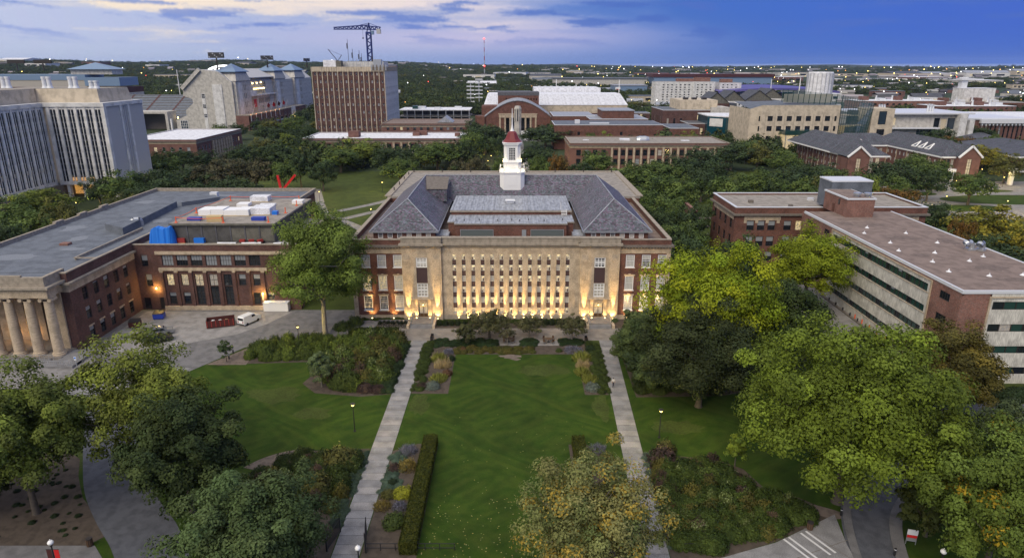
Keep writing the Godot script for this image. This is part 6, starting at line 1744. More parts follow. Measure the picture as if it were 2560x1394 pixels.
func tower_crane() -> void:
	var o := thing("tower_crane", "blue lattice tower crane rising behind the brick tower", "crane", V(-112.5, -6, -560))
	var lattice := func(called: String, p: Vector3, q: Vector3, w0: float, w1: float, n: int, m: String) -> void:
		var b := nb()
		var d := (q - p).normalized()
		var s := d.cross(V(0, 0, 1)).normalized(); var u := V(0, 0, 1)
		for c in [[-1, -1], [1, -1], [1, 1], [-1, 1]]:
			b.bar(p + (s * c[0] + u * c[1]) * w0 / 2, q + (s * c[0] + u * c[1]) * w1 / 2, 0.62)
		for k in n:
			var a := p.lerp(q, float(k) / n); var e := p.lerp(q, float(k + 1) / n)
			var wa := lerpf(w0, w1, float(k) / n) / 2; var we := lerpf(w0, w1, float(k + 1) / n) / 2
			for g in [-1, 1]:
				var f: int = 1 if k % 2 else -1
				b.bar(a + s * wa * f + u * wa * g, e - s * we * f + u * we * g, 0.4)
				b.bar(a + u * wa * f + s * wa * g, e - u * we * f + s * we * g, 0.4)
		part(b, called, M[m], o)
	lattice.call("mast", V(0, 0, 0), V(0, 79, 0), 3.4, 3.4, 30, "crane_blue")
	lattice.call("jib", V(0, 83.5, 0), V(-27, 82.6, 0), 3.0, 1.4, 16, "crane_blue")
	lattice.call("counter_jib", V(0, 83, 0), V(9.5, 82.5, 0), 2.6, 2.0, 6, "crane_blue")
	var b := nb(); b.box(6.5, 78.6, -1.4, 9.6, 82.2, 1.4); part(b, "counterweight", M.precast_end, o)
	b = nb(); b.box(1.9, 78.0, -1.2, 4.2, 80.8, 1.2); part(b, "cab", M.steel_blue, o)
	b = nb(); b.box(-2.0, 78.6, -2.0, 2.0, 80.0, 2.0); b.bar(V(-1.2, 80, 0), V(0.6, 86.6, 0), 0.7); b.bar(V(1.8, 80, 0), V(0.6, 86.6, 0), 0.7); part(b, "slew_ring", M.crane_blue, o)
	b = nb(); b.bar(V(0.6, 86.5, 0), V(-10, 84.2, 0), 0.3); b.bar(V(0.6, 86.5, 0), V(8.5, 83.5, 0), 0.3); part(b, "tie_bar", M.crane_blue, o)
	b = nb(); b.bar(V(-4.5, 82.5, 0), V(-4.5, 76.0, 0), 0.15); b.box(-4.9, 74.8, -0.4, -4.1, 76.0, 0.4); part(b, "hook", M.dark_bronze, o)

func stadium() -> void:
	var o := thing("stadium", "large pale concrete stadium stand with blue pyramid roofs over its towers", "stadium", V(-217, 0, -541))
	# the stand's section, x to the field (west) and y up, drawn out along its length
	var sec := poly([[0, 36.5], [-10, 44.5], [-23.5, 46.0], [-39, 31.8], [-38.4, 29.2], [-39, 26.6], [-32, 24], [-32, 20.8], [-38.4, 15.6], [-38.4, 11.5], [-47, 8.2], [-47, 0], [0, 0]])
	var ix := Geometry2D.triangulate_polygon(sec)
	var b: B
	for z in [0.0, -215.0]:
		b = nb()
		for i in range(0, ix.size(), 3):
			var p := sec[ix[i]]; var q := sec[ix[i + 1]]; var r := sec[ix[i + 2]]
			if ((q - p).cross(r - p) > 0) != (z == 0.0): var x := q; q = r; r = x
			b.tri(V(p.x, p.y, z), V(q.x, q.y, z), V(r.x, r.y, z))
		part(b, "end_wall", M.concrete_wall, o)
	b = nb()
	for i in sec.size():
		var p := sec[i]; var q := sec[(i + 1) % sec.size()]
		if p.x == 0 and q.x == 0: continue
		b.quad(V(q.x, q.y, 0), V(q.x, q.y, -215), V(p.x, p.y, -215), V(p.x, p.y, 0))
	part(b, "raked_stand", M.precast_end, o)
	# east front between the towers
	var wins := []
	for k in 3: wins.append([62.0 + k * 4.2, 31.5, 3.4, 4.0, 1, 1, "blue_glass"])
	for k in 6: wins.append([44.0 + k * 4.6, 26.0, 3.5, 3.6, 1, 1, "lit_dim" if k < 2 else "dark_glass"])
	for k in 3: wins.append([54.0 + k * 4.5, 18.0, 3.8, 4.4, 1, 1, "blue_glass"]); wins.append([69.0 + k * 4.5, 18.0, 3.8, 4.4, 1, 1, "blue_glass"])
	for k in 2: wins.append([55.0 + k * 14.0, 11.2, 10.0, 4.6, 3, 1, "lit_dim"])
	facade(o, T(0, 0, 0, PI / 2), 215, 0, 36.5, "concrete_wall", wins, "concrete_wall", 1.2)
	add_boxes(o, "balcony", "precast", [[0, 24.6, -92, 2.6, 25.6, -30], [0, 24.6, -44, 2.4, 29.0, -30]])
	var q2 := [[34, 34.6], [42, 34.8], [52, 34.8], [62, 35.0], [44.6, 30.2], [49.2, 30.2], [53.8, 30.2], [58.4, 30.2], [63.0, 30.2], [67.6, 30.2]]
	for q in q2:
		b = nb(T(0.5, q[1], -q[0])); b.box(-0.4, -0.4, -0.5, 0.4, 0.4, 0.5); part(b, "soffit_lamp", M.lamp_warm, o)
	# broad eave over the concourse
	b = nb(); b.quad(V(1.5, 39.5, -22), V(1.5, 39.5, -118), V(-14, 46.3, -118), V(-14, 46.3, -22)); b.quad(V(1.5, 38.9, -118), V(1.5, 38.9, -22), V(-14, 45.5, -22), V(-14, 45.5, -118)); b.quad(V(1.5, 38.9, -22), V(1.5, 38.9, -118), V(1.5, 39.5, -118), V(1.5, 39.5, -22))
	part(b, "eave_roof", M.precast_end, o)
	# towers with pyramid roofs
	for k in 3:
		var z0: float = [-2.0, -92.0, -150.0][k]
		var n: float = [30.0, 30.0, 34.0][k]
		var t := T(2.2, 0, z0, PI / 2)
		var ws := []
		for y in [30.0, 23.6, 16.6, 9.2, 3.0]:
			ws.append([n * 0.52, y, 1.3, 4.2, 1, 3, "lit_dim" if (k + int(y)) % 3 == 0 else "dark_glass"]); ws.append([n * 0.52 + 3.2, y, 1.3, 4.2, 1, 3, "lit_dim" if (k + int(y)) % 2 == 0 else "dark_glass"])
		facade(o, t, n, 0, 37.5, "concrete_wall", ws, "dark_bronze", 0.4)
		b = nb(t); b.quad(V(n, 0, 0), V(n, 0, -6), V(n, 37.5, -6), V(n, 37.5, 0)); b.quad(V(0, 0, -12), V(0, 0, 0), V(0, 37.5, 0), V(0, 37.5, -12))
		part(b, "tower_side", M.concrete_wall, o)
		slab_t("pilaster", t, n * 0.1, 0, 0.0, n * 0.36, 36.0, 0.5, "precast", o)
		# a tapering head under the roof
		b = nb(t)
		var lo := [V(-0.6, 37.5, 0.8), V(n + 0.6, 37.5, 0.8), V(n + 0.6, 37.5, -13), V(-0.6, 37.5, -13)]
		var hi := [V(n * 0.14, 44.5, -1.0), V(n * 0.86, 44.5, -1.0), V(n * 0.86, 44.5, -13), V(n * 0.14, 44.5, -13)]
		for i in 4: b.quad(lo[i], lo[(i + 1) % 4], hi[(i + 1) % 4], hi[i])
		b.quad(hi[0], hi[1], hi[2], hi[3])
		part(b, "tower_head", M.concrete_wall, o)
		b = nb(t)
		var e := [V(n * 0.04, 44.6, 0.4), V(n * 0.96, 44.6, 0.4), V(n * 0.96, 44.6, -16), V(n * 0.04, 44.6, -16)]
		for i in 4: b.tri(e[i], e[(i + 1) % 4], V(n * 0.5, 50.5, -7.5))
		for i in 4: b.quad(e[i] - V(0, 0.6, 0), e[(i + 1) % 4] - V(0, 0.6, 0), e[(i + 1) % 4], e[i])
		part(b, "pyramid_roof", M.steel_blue, o)
	# south end: slim window bay, white piers
	for k in 3: window(o, T(-24.5, [24.5, 17.0, 10.0][k], 0.2), 2.4, 3.6 - k * 0.4, 2, 2, "white_metal", "dark_glass", 0.2, 0.2)
	add_boxes(o, "white_strip", "precast", [[-24.6, 0, 0.05, -22.0, 28.2, 0.18], [-15.5, 0, 0.0, -8.0, 35.0, 0.6]])
	b = nb(); b.bar(V(-39, 31.8, 0.4), V(-23.5, 46.2, 0.4), 2.6); part(b, "raking_beam", M.concrete_wall, o)
	slab("white_frame", -52.0, 0, -2, -51.0, 9.0, 0.0, "white_paint", o); window(o, T(-44, 1.0, 0.2), 6, 7, 4, 3, "white_paint", "blue_glass", 0.3, 0.2)
	# red letter on a floodlit panel
	b = nb(T(0, 0, 0, PI / 2))
	b.box(38.0, 10.0, 0.0, 49.0, 24.4, 0.4); part(b, "letter_panel", M.limestone, o)
	b = nb(T(0, 0, 0, PI / 2))
	b.box(41.2, 15.6, 0.4, 42.7, 21.8, 0.8); b.box(44.6, 15.6, 0.4, 46.1, 21.8, 0.8)
	b.quad(V(41.3, 21.8, 0.79), V(44.4, 15.6, 0.79), V(46.0, 15.6, 0.79), V(42.9, 21.8, 0.79))
	for x in [40.8, 44.3]: b.box(x, 21.0, 0.4, x + 2.3, 21.8, 0.82); b.box(x, 15.6, 0.4, x + 2.3, 16.4, 0.82)
	part(b, "letter_n", M.red_bright, o)
	var lt := nb(T(2.6, 10.6, -43.5)); lt.box(-0.24, -0.2, -0.24, 0.24, 0.2, 0.24); part(lt, "panel_lamp", M.lamp_warm, o)
	spot(o, V(2.6, 10.6, -43.5), V(-0.5, 1, 0), Color(1, 0.72, 0.3), 55.0, 34.0, 0.3)
	# brick arcade along the foot, with lamps on its piers
	var a := thing("brick_arcade", "purple brick arcade with arches, lamps and flags along the stadium's foot", "building", V(-206, 0, -541))
	wins = []
	for k in 13:
		var u := 3.0 + k * 11.4
		if k == 9: continue
		wins.append([u + 0.8, 6.6, 2.4, 2.2, 1, 1, "dark_glass"]); wins.append([u + 4.0, 6.6, 2.4, 2.2, 1, 1, "dark_glass"])
		wins.append([u + 0.4, 0.2, 6.4, 3.2, 3, 1, "blue_glass"])
	facade(a, T(0, 0, 0, PI / 2), 150, 0, 11.6, "brick_far", wins, "white_metal", 0.5)
	b = nb(); b.box(-11, 0, -150, -0.8, 11.4, 0, false); part(b, "body_wall", M.brick_far, a)
	b = nb(); b.box(-11, 11.4, -150.2, 0.3, 11.8, 0.2); part(b, "coping", M.stone_cap, a)
	for k in 13:
		var u := 3.0 + k * 11.4
		if k == 9: continue
		b = nb(T(0, 0, 0, PI / 2) * T(u + 3.6, 3.4, 0.06))
		for i in 8: b.tri(V(0, 0, 0), V(cos(PI * i / 8) * 3.2, sin(PI * i / 8) * 2.6, 0), V(cos(PI * (i + 1) / 8) * 3.2, sin(PI * (i + 1) / 8) * 2.6, 0))
		part(b, "arch_light", M.dark_glass, a)
		b = nb(T(0, 0, 0, PI / 2) * T(u + 3.6, 3.4, 0.1))
		for i in 8: b.bar(V(cos(PI * i / 8) * 3.4, sin(PI * i / 8) * 2.8, 0), V(cos(PI * (i + 1) / 8) * 3.4, sin(PI * (i + 1) / 8) * 2.8, 0), 0.35)
		part(b, "arch_ring", M.stone_cap, a)
		slab_t("pier", T(0, 0, 0, PI / 2), u - 2.4, 0, 0.0, u - 1.0, 11.6, 0.4, "brick_far", a)
		slab_t("pale_band", T(0, 0, 0, PI / 2), u - 0.2, 2.7, 0.02, u + 7.4, 3.5, 0.3, "white_metal", a)
		if k < 7:
			slab_t("lamp_stem", T(0, 0, 0, PI / 2), u - 1.9, 7.0, 0.4, u - 1.5, 11.8, 0.8, "white_metal", a)
			b = nb(T(0.6, 12.1, -(u - 1.7))); b.lathe(Vector3.ZERO, [[0.1, -0.24], [0.24, 0.1], [0.0, 0.24]], 6); part(b, "pier_lamp", M.lamp_orange, a)
			lamp(a, V(0.6, 12.15, -(u - 1.7)), Color(1, 0.5, 0.12), 8.0, 0.2)
	slab_t("gate_frame", T(0, 0, 0, PI / 2), 103.5, 0, 0.0, 114.5, 12.4, 0.7, "precast", a)
	slab_t("gate_arch", T(0, 0, 0, PI / 2), 106.0, 0.5, 0.7, 112.0, 9.0, 0.8, "stucco_cream", a)
	for k in 2:
		b = nb(T(1.2, 3.4, -(107.6 + k * 2.8))); b.box(-0.24, -0.24, -0.24, 0.24, 0.24, 0.24); part(b, "gate_lamp", M.lamp_warm, a)
		lamp(a, V(1.2, 3.4, -(107.6 + k * 2.8)), Color(1, 0.7, 0.25), 14.0, 0.2)
	for k in 6:
		var f := thing("flagpole", "%s of six slanted flagpoles along the stadium arcade" % ["nearest", "second", "third", "fourth", "fifth", "farthest"][k], "flagpole", V(-205.4, 11.8, -545.0 - (k * 13.0 if k else 0.0) - (16.0 if k else 0.0)), 0, "flagpoles on the arcade")
		b = nb(); b.bar(Vector3.ZERO, V(3.2, 8.2, 0), 0.22); part(b, "pole", M.white_metal, f)
		if k > 0 and k < 5:
			b = nb(); b.quad(V(2.0, 5.0, 0), V(3.1, 3.4, -2.0), V(4.2, 5.9, -2.2), V(3.2, 8.0, 0)); part(b, "flag", M[["red_paint", "red_bright", "maroon_paint", "red_bright"][k - 1]], f)
	# floodlight gantries on the rim
	for q in [[-228, -545, 0.0, 1.0], [-222, -640, 0.4, 0.9], [-224, -770, 1.2, 0.8]]:
		var g := thing("stadium_lights", "unlit floodlight bank standing on the stadium rim, %s" % ["nearest the camera" if q[1] > -600 else ("in the middle of the stand" if q[1] > -700 else "seen edge-on at the far tower")][0], "floodlights", V(q[0], 46, q[1]), q[2])
		b = nb(); b.bar(Vector3.ZERO, V(0, 8.5 * q[3], 0), 0.8); b.bar(V(-1, -0.5, -2), V(0, 5, 0), 0.5); part(b, "mast", M.dark_bronze, g)
		b = nb(); b.box(-6 * q[3], 8.5 * q[3], -0.6, 6 * q[3], 12.6 * q[3], 0.6); part(b, "lamp_frame", M.dark_bronze, g)
		for k in 8:
			for j in 3: slab("floodlight", (-5.6 + k * 1.42) * q[3], (8.8 + j * 1.25) * q[3], 0.6, (-4.6 + k * 1.42) * q[3], (9.7 + j * 1.25) * q[3], 0.9, "galvanised" if (k + j) % 4 == 0 else "roof_dark", g)
	# lit arch of the far end board, red scoreboard
	var s := thing("lit_arch", "glowing white arch of the end screen seen over the stadium's nearest roof", "lit sign", V(-262, 40, -640))
	b = nb()
	for i in 14:
		var t0 := PI * (0.08 + 0.84 * i / 14); var t1 := PI * (0.08 + 0.84 * (i + 1) / 14)
		b.bar(V(-cos(t0) * 18, sin(t0) * 9.5 - 1.0, 0), V(-cos(t1) * 18, sin(t1) * 9.5 - 1.0, 0), 1.6)
	part(b, "lamp_strip", glow("arch_glow", Color(0.95, 0.97, 1), 1.8), s)
	b = nb(); b.box(-15, -30, -1.5, 15, 4.5, -0.5); part(b, "screen_back", M.roof_dark, s)
	for k in 6: slab("screen_lamp", -9 + k * 3.2, 4.6, -0.4, -7.6 + k * 3.2, 6.2, 0.0, "lamp_white", s)
	b = nb(); b.box(-26.5, -5.5, 0, -21.5, -1.5, 0.6); part(b, "red_screen", M.lamp_red, s)
	# western side of the bowl seen over the left tower
	var w := thing("far_stand", "far side of the stadium bowl with a lit glass lounge and a blue-grey roof", "stadium", V(-420, 0, -640))
	add_boxes(w, "press_box", "steel_blue", [[-110, 36, -30, 30, 41, 0], [30, 31, -30, 62, 38.5, 2]]); add_boxes(w, "lounge_window", "lit_dim", [[-110, 30, -30, 30, 36, -0.5]]); add_boxes(w, "maroon_band", "maroon_paint", [[-110, 25, -30, 66, 30, 0.5]]); add_boxes(w, "lower_stand", "concrete_wall", [[-110, 0, -30, 66, 25, 0]])
	add_boxes(w, "roof_box", "concrete_wall", [[14, 41, -24, 52, 45.5, -6], [-110, 41, -30, -72, 50, -10]])
	b = nb(); var pe := [V(12, 45.5, -3), V(54, 45.5, -3), V(54, 45.5, -27), V(12, 45.5, -27)]
	for i in 4: b.tri(pe[i], pe[(i + 1) % 4], V(33, 51.5, -15))
	part(b, "pyramid_roof", M.steel_blue, w)
	b = nb(); pe = [V(-120, 50, -3), V(-70, 50, -3), V(-70, 50, -33), V(-120, 50, -33)]
	for i in 4: b.tri(pe[i], pe[(i + 1) % 4], V(-95, 57, -18))
	part(b, "pyramid_roof", M.steel_blue, w)
	for q in [[-402, -650], [-371, -640]]:
		var g := thing("stadium_lights", "dark floodlight rack over the far stand, %s of two" % ("left" if q[0] < -400 else "right"), "floodlights", V(q[0] - 55, 44, q[1]), 0.0)
		b = nb(); b.bar(Vector3.ZERO, V(0, 6.5, 0), 0.8); part(b, "mast", M.dark_bronze, g)
		b = nb(); b.box(-8, 6.5, -0.5, 8, 9.8, 0.5); part(b, "lamp_frame", M.dark_bronze, g)
	# grey seating bank and underside between the two
	var e := thing("end_stand", "grey seating bank with red aisle stripes at the stadium's open end", "stadium", V(-318, 0, -560))
	b = nb(); b.quad(V(-45, 8, 0), V(62, 8, 0), V(62, 25, -40), V(-45, 25, -40)); b.quad(V(-45, 0, 0), V(62, 0, 0), V(62, 8, 0), V(-45, 8, 0)); b.quad(V(62, 0, 0), V(62, 0, -40), V(62, 25, -40), V(62, 8, 0))
	part(b, "seating", M.membrane_grey, e)
	for k in 4:
		b = nb(T(-30 + 22 * k, 0.08, 0.05)); b.quad(V(0, 8, 0), V(1.6, 8, 0), V(1.6, 25, -40), V(0, 25, -40)); part(b, "aisle", M.maroon_paint, e)
	for k in 9:
		b = nb(); b.bar(V(-45, 9.4 + k * 1.9, -3.2 - k * 4.4), V(62, 9.4 + k * 1.9, -3.2 - k * 4.4), 0.3); part(b, "row_rail", M.stone_dark, e)
	add_boxes(e, "frame", "concrete_wall", [[18, 0, 6, 20, 13, 20], [18, 13, 4, 48, 14.6, 20], [46, 0, 6, 48, 13, 20]]); add_boxes(e, "under_stand", "stone_dark", [[20, 0, 4, 46, 13, 6]])
	b = nb(); b.box(50, 8.5, 8, 50.46, 9.8, 8.46); part(b, "lamp_box", M.lamp_warm, e)
	# the small block beyond
	var h := hall("end_block", "pale green glazed block with a blue cap behind the grey seating bank", -318, -720, -262, -745, 21, "concrete_wall", "gravel_roof_pale", grid(2, 4.5, 12, [11.0], 3.6, 5.5, "green_glass", "lit", 0.0), [], [])
	b = nb(); b.box(0, 21.3, -24, 24, 28, -4); part(b, "cap_wall", M.concrete_wall, h)
	b = nb(); for i in 4:
		var c := [V(-1, 28, -3), V(25, 28, -3), V(25, 28, -25), V(-1, 28, -25)]
		b.tri(c[i], c[(i + 1) % 4], V(12, 33, -14))
	part(b, "cap_roof", M.steel_blue, h)
	slab("maroon_roof", 24, 21.3, -24, 56, 24.5, -6, "maroon_paint", h)

func mid_campus() -> void:
	# hall with a white roof beside the tower block
	var o := hall("colonnaded_hall", "brick hall with a bright white flat roof and stone colonnade on its east side", -206, -360, -167, -422, 12.0, "brick_far", "membrane_white", grid(3, 4.4, 8, [5.6, 1.6], 1.6, 2.4), grid(2, 4.2, 4, [5.6, 1.6], 1.5, 2.4) + grid(48, 4.2, 3, [5.6, 1.6], 1.5, 2.4), [], "limestone", "white_metal")
	for k in 8: slab("stone_pier", 39.0, 0.5, -20.0 - k * 3.6, 39.9, 9.6, -18.6 - k * 3.6, "limestone", o)
	slab("stone_band", 39.0, 0, -47.5, 39.7, 1.0, -17, "limestone", o)
	for k in 7: window(o, T(39.05, 2.0, -20.4 - k * 3.6, PI / 2), 1.6, 6.5, 2, 4, "dark_bronze", "dark_glass")
	# long brick hall with white roof left of the axis
	o = hall("long_white_roofed_hall", "long brick hall with white roof left of the carillon tower", -118.5, -386, -26.5, -421, 10.0, "brick_far", "membrane_white", grid(3, 5.2, 5, [4.4, 0.9], 2.2, 2.6) + grid(30, 4.4, 13, [4.4, 0.9], 2.4, 2.6, "dark_glass", "lit_dim", 0.1), grid(3, 4.8, 6, [4.4, 0.9], 1.8, 2.6), [], "limestone")
	for k in 14: slab("stone_pier", 28.8 + 4.4 * k, 0.3, 0.0, 29.9 + 4.4 * k, 7.7, 0.35, "limestone", o)
	add_boxes(o, "roof_house", "brick_far", [[24, 9.8, -14, 30, 13.0, -8], [60, 9.8, -20, 64, 11.6, -16], [63, 9.8, -24, 68, 12.2, -20], [85, 9.8, -18, 88, 11.6, -14]]); add_boxes(o, "white_patch", "membrane_white", [[36, 9.76, -28, 52, 9.9, -22]])
	# brick hall right of the axis
	o = hall("long_brick_hall", "long brick hall with gravel roof and stone pilasters right of the carillon tower", 28.5, -334, 107, -367, 13.0, "brick_far", "gravel_roof_pale", grid(3.2, 4.1, 4, [7.0, 2.6], 2.2, 2.9) + grid(21.6, 3.62, 15, [7.0, 2.6], 2.0, 2.9, "dark_glass", "lit_dim", 0.07), [], grid(3, 5.0, 6, [7.0, 2.6], 1.8, 2.9), "limestone")
	for k in 16: slab("stone_pier", 20.2 + 3.62 * k, 0.3, 0.0, 21.2 + 3.62 * k, 10.8, 0.35, "limestone", o)
	var b := nb(T(38.5, 12.7, -16) * Transform3D(Basis(Vector3.FORWARD, PI / 2), Vector3.ZERO)); b.lathe(Vector3.ZERO, [[0.0, -3.4], [1.8, -3.2], [2.3, -1.6], [2.3, 1.6], [1.8, 3.2], [0.0, 3.4]], 14); part(b, "vent_drum", M.galvanised, o)
	add_boxes(o, "roof_patch", "membrane_white", [[27, 12.76, -20, 32, 13.4, -15], [58, 12.76, -16, 62, 12.95, -13], [8, 12.76, -18, 11, 12.95, -16]])
	# performance hall with the arched front
	o = thing("arched_hall", "red brick performance hall with a broad arched roof and tall stage house", "building", V(4.5, 0, -525))
	var arc := []
	for i in 15: arc.append(Vector2(-25.0 + 50.0 * i / 14, 11.6 + 12.2 * sin(PI * i / 14)))
	b = nb()
	for i in 14:
		var holes_y := 0.0
		var p: Vector2 = arc[i]; var q: Vector2 = arc[i + 1]
		if p.x > -14.2 and q.x < 14.2:
			b.quad(V(p.x, 13.5, 0), V(q.x, 13.5, 0), V(q.x, q.y, 0), V(p.x, p.y, 0))
		else: b.quad(V(p.x, 0, 0), V(q.x, 0, 0), V(q.x, q.y, 0), V(p.x, p.y, 0))
	b.box(-14.3, 0, -4.3, 14.3, 13.5, -4.0)
	part(b, "arched_wall", M.brick, o)
	b = nb()
	for i in 14: b.quad(V(arc[i].x * 1.03, arc[i].y + 0.3, 0.6), V(arc[i + 1].x * 1.03, arc[i + 1].y + 0.3, 0.6), V(arc[i + 1].x * 1.03, arc[i + 1].y + 0.3, -46), V(arc[i].x * 1.03, arc[i].y + 0.3, -46))
	for i in 14: b.quad(V(arc[i].x * 1.03, arc[i].y - 0.3, 0.6), V(arc[i + 1].x * 1.03, arc[i + 1].y - 0.3, 0.6), V(arc[i + 1].x * 1.03, arc[i + 1].y + 0.3, 0.6), V(arc[i].x * 1.03, arc[i].y + 0.3, 0.6))
	part(b, "arched_roof", M.metal_roof, o)
	b = nb(); b.quad(V(-25, 0, -46), V(-25, 0, 0), V(-25, 11.6, 0), V(-25, 11.6, -46)); b.quad(V(25, 0, 0), V(25, 0, -46), V(25, 11.6, -46), V(25, 11.6, 0)); part(b, "side_wall", M.brick, o)
	b = nb(); b.box(-14.5, 11.2, -4.0, 14.5, 13.6, 0.6); b.box(-14.8, 13.6, -4, 14.8, 14.3, 0.9); part(b, "stone_beam", M.limestone, o)
	for k in 8: slab("stone_column", -14.3 + k * 3.9, 0, -0.6, -13.1 + k * 3.9, 11.2, 0.4, "limestone", o)
	for k in 7: window(o, T(-13.0 + k * 3.9, 0.2, -3.9), 2.6, 10.4, 2, 4, "dark_bronze", "lit_dim" if k in [0, 3, 6] else "dark_glass", 0.15, 0.12)
	for k in 6: window(o, T([-22.0, -19.0, -16.6, 15.4, 18.2, 21.0][k], 6.4, -0.05), 1.5, 1.9, 1, 1, "black_metal", "dark_glass")
	for k in 9: window(o, T(-10.9 + k * 2.6, 15.0, -0.05), 0.9, 1.5, 1, 1, "black_metal", "dark_glass")
	for x in [-18.5, 17.0]: slab("stone_portal", x - 0.8, 0, 0.0, x + 1.8, 3.6, 0.3, "limestone", o)
	b = nb(); b.box(-16, 0, -66, 17.5, 25.6, -42); part(b, "stage_house", M.brick, o)
	b = nb(); b.box(-16.2, 25.6, -66.2, 17.7, 28.2, -41.8); part(b, "stage_house_crown", M.roof_dark, o)
	for k in 12: window(o, T(-9.6 + k * 2.25, 21.8, -41.98), 0.8, 2.0, 1, 1, "black_metal", "dark_glass")
	b = nb(); b.prism(poly([[-33, -8], [-25.3, 2], [-25.3, -12], [-33, -12]]), 0, 12.0); part(b, "side_wing", M.brick, o)
	slab("left_wing", -28.5, 0, -44, -16.1, 18.4, -20, "brick", o)
	# field house roof behind
	o = hall("field_house", "wide white-roofed field house behind the arched hall", -24, -600, 100, -690, 16.0, "stucco_cream", "membrane_white", [], [], [])
	b = nb(); b.quad(V(-0.4, 16.4, 0.4), V(124.4, 16.4, 0.4), V(122, 24.5, -30), V(2, 24.5, -30)); b.quad(V(124.4, 16.4, -90), V(-0.4, 16.4, -90), V(2, 24.5, -60), V(122, 24.5, -60)); b.quad(V(2, 24.5, -30), V(122, 24.5, -30), V(122, 24.5, -60), V(2, 24.5, -60)); b.tri(V(124.4, 16.4, 0.4), V(124.4, 16.4, -90), V(122, 24.5, -60)); b.tri(V(124.4, 16.4, 0.4), V(122, 24.5, -60), V(122, 24.5, -30))
	part(b, "pitched_roof", M.membrane_white, o)
	for k in 10: slab("roof_rib", 2, 17.2 + k * 0.74, -2.0 - k * 2.78, 122, 17.35 + k * 0.74, -1.6 - k * 2.78, "membrane_white", o)
	add_boxes(o, "brick_porch", "brick", [[100, 0, 0.5, 121, 11.5, 8]]); add_boxes(o, "maroon_wall", "maroon_paint", [[52, 3, 0.4, 100, 9.4, 1.5]])
	add_boxes(o, "rear_hall", "membrane_white", [[46, 20, -140, 112, 27.5, -92]]); for k in 9: slab("roof_fan", 50 + k * 6, 27.5, -100, 52.5 + k * 6, 29.2, -97, "white_metal", o)
	# carillon tower
	o = thing("carillon_tower", "slim octagonal stone bell tower with tall open slots behind the cupola", "tower", V(3.8, 0, -462))
	b = nb(); b.lathe(Vector3.ZERO, [[2.75, 0], [2.6, 2.0], [2.45, 13.4]], 8, PI / 8, true); part(b, "shaft", M.concrete_wall, o)
	for k in 8:
		b = nb(T(0, 0, 0, TAU * (k + 0.5) / 8)); b.box(-0.36, 13.4, 1.9, 0.36, 21.6, 2.5); part(b, "corner_pier", M.concrete_wall, o)
		b = nb(T(0, 0, 0, TAU * k / 8)); b.box(-0.55, 13.8, 1.7, 0.55, 20.8, 1.85); part(b, "louvre_slot", M.roof_dark, o)
	b = nb(); b.lathe(Vector3.ZERO, [[1.6, 13.4], [1.6, 21.0]], 8, PI / 8, true); part(b, "bell_chamber", M.stone_dark, o)
	b = nb(); b.lathe(Vector3.ZERO, [[2.6, 21.2], [2.6, 22.2], [2.1, 22.3], [2.1, 23.3], [0.0, 23.6]], 8, PI / 8, true); part(b, "crown", M.concrete_wall, o)
	# flat brick buildings right of the arched hall
	hall("grey_roofed_hall", "low brick hall with a sloping grey roof right of the arched hall", 30, -500, 60, -545, 14.0, "brick", "metal_roof", grid(3, 4, 6, [2.0], 1.6, 2.0), [], [])
	o = hall("clerestory_hall", "low brick hall with a raised grey-roofed centre, right of the arched hall", 54, -475, 94, -520, 13.6, "brick", "metal_roof", grid(4, 5.2, 7, [8.0, 3.0], 1.5, 2.0), [], [], "", "white_metal")
	add_boxes(o, "raised_wall", "brick", [[9, 13.9, -34, 31, 19.0, -5]]); add_boxes(o, "raised_roof", "metal_roof", [[8.6, 19.0, -34.5, 31.4, 19.5, -4.6]]); add_boxes(o, "stone_bay", "limestone", [[15, 6, 0.0, 28, 12.6, 0.3]])
	for k in 3: window(o, T(16.2 + 4.2 * k, 8.4, 0.36), 2.4, 2.4, 2, 2, "limestone", "dark_glass")
	o = hall("low_brick_block", "long low windowless brick block behind the gravel-roofed hall", 26, -418, 92, -450, 14.6, "brick", "membrane_grey", grid(14, 26, 2, [8.6], 1.6, 2.0), [], [])
	add_boxes(o, "duct", "white_metal", [[13, 14.9, -10, 16, 17.2, -7], [22, 14.9, -8, 34, 15.6, -6]])
	hall("low_brick_annex", "square red brick annex with white roof edge right of the long low block", 96.5, -418, 114, -450, 12.6, "brick", "membrane_grey", [], [], [])
	o = hall("low_roof_range", "low grey-roofed brick range with a small gable left of the axis", -82, -432, -27, -470, 14.4, "brick_far", "gravel_roof", grid(3, 4.2, 12, [10.4, 5.8], 1.7, 2.0), [], [], "limestone")
	b = nb(); b.tri(V(34, 14.4, -8), V(44, 14.4, -8), V(39, 18.0, -8)); b.quad(V(34, 14.4, -8), V(39, 18, -8), V(39, 18, -24), V(34, 14.4, -24)); b.quad(V(39, 18, -8), V(44, 14.4, -8), V(44, 14.4, -24), V(39, 18, -24)); part(b, "gable", M.metal_roof, o)
	# building site: open steel frame with a white deck
	o = thing("building_site", "unfinished two storey steel frame with a white roof deck beside the brick tower", "building site", V(-92, 0, -560))
	add_boxes(o, "roof_deck", "membrane_white", [[0, 14.2, -34, 58, 14.8, 0]]); add_boxes(o, "floor_deck", "concrete", [[0, 9.2, -34, 58, 9.7, 0], [0, 4.6, -34, 58, 5.0, 0]]); add_boxes(o, "core_wall", "roof_dark", [[2, 0, -32, 56, 14.2, -12]])
	for k in 10: slab("steel_column", 0.2 + k * 6.3, 0, -0.6, 0.8 + k * 6.3, 14.2, 0.0, "galvanised", o)
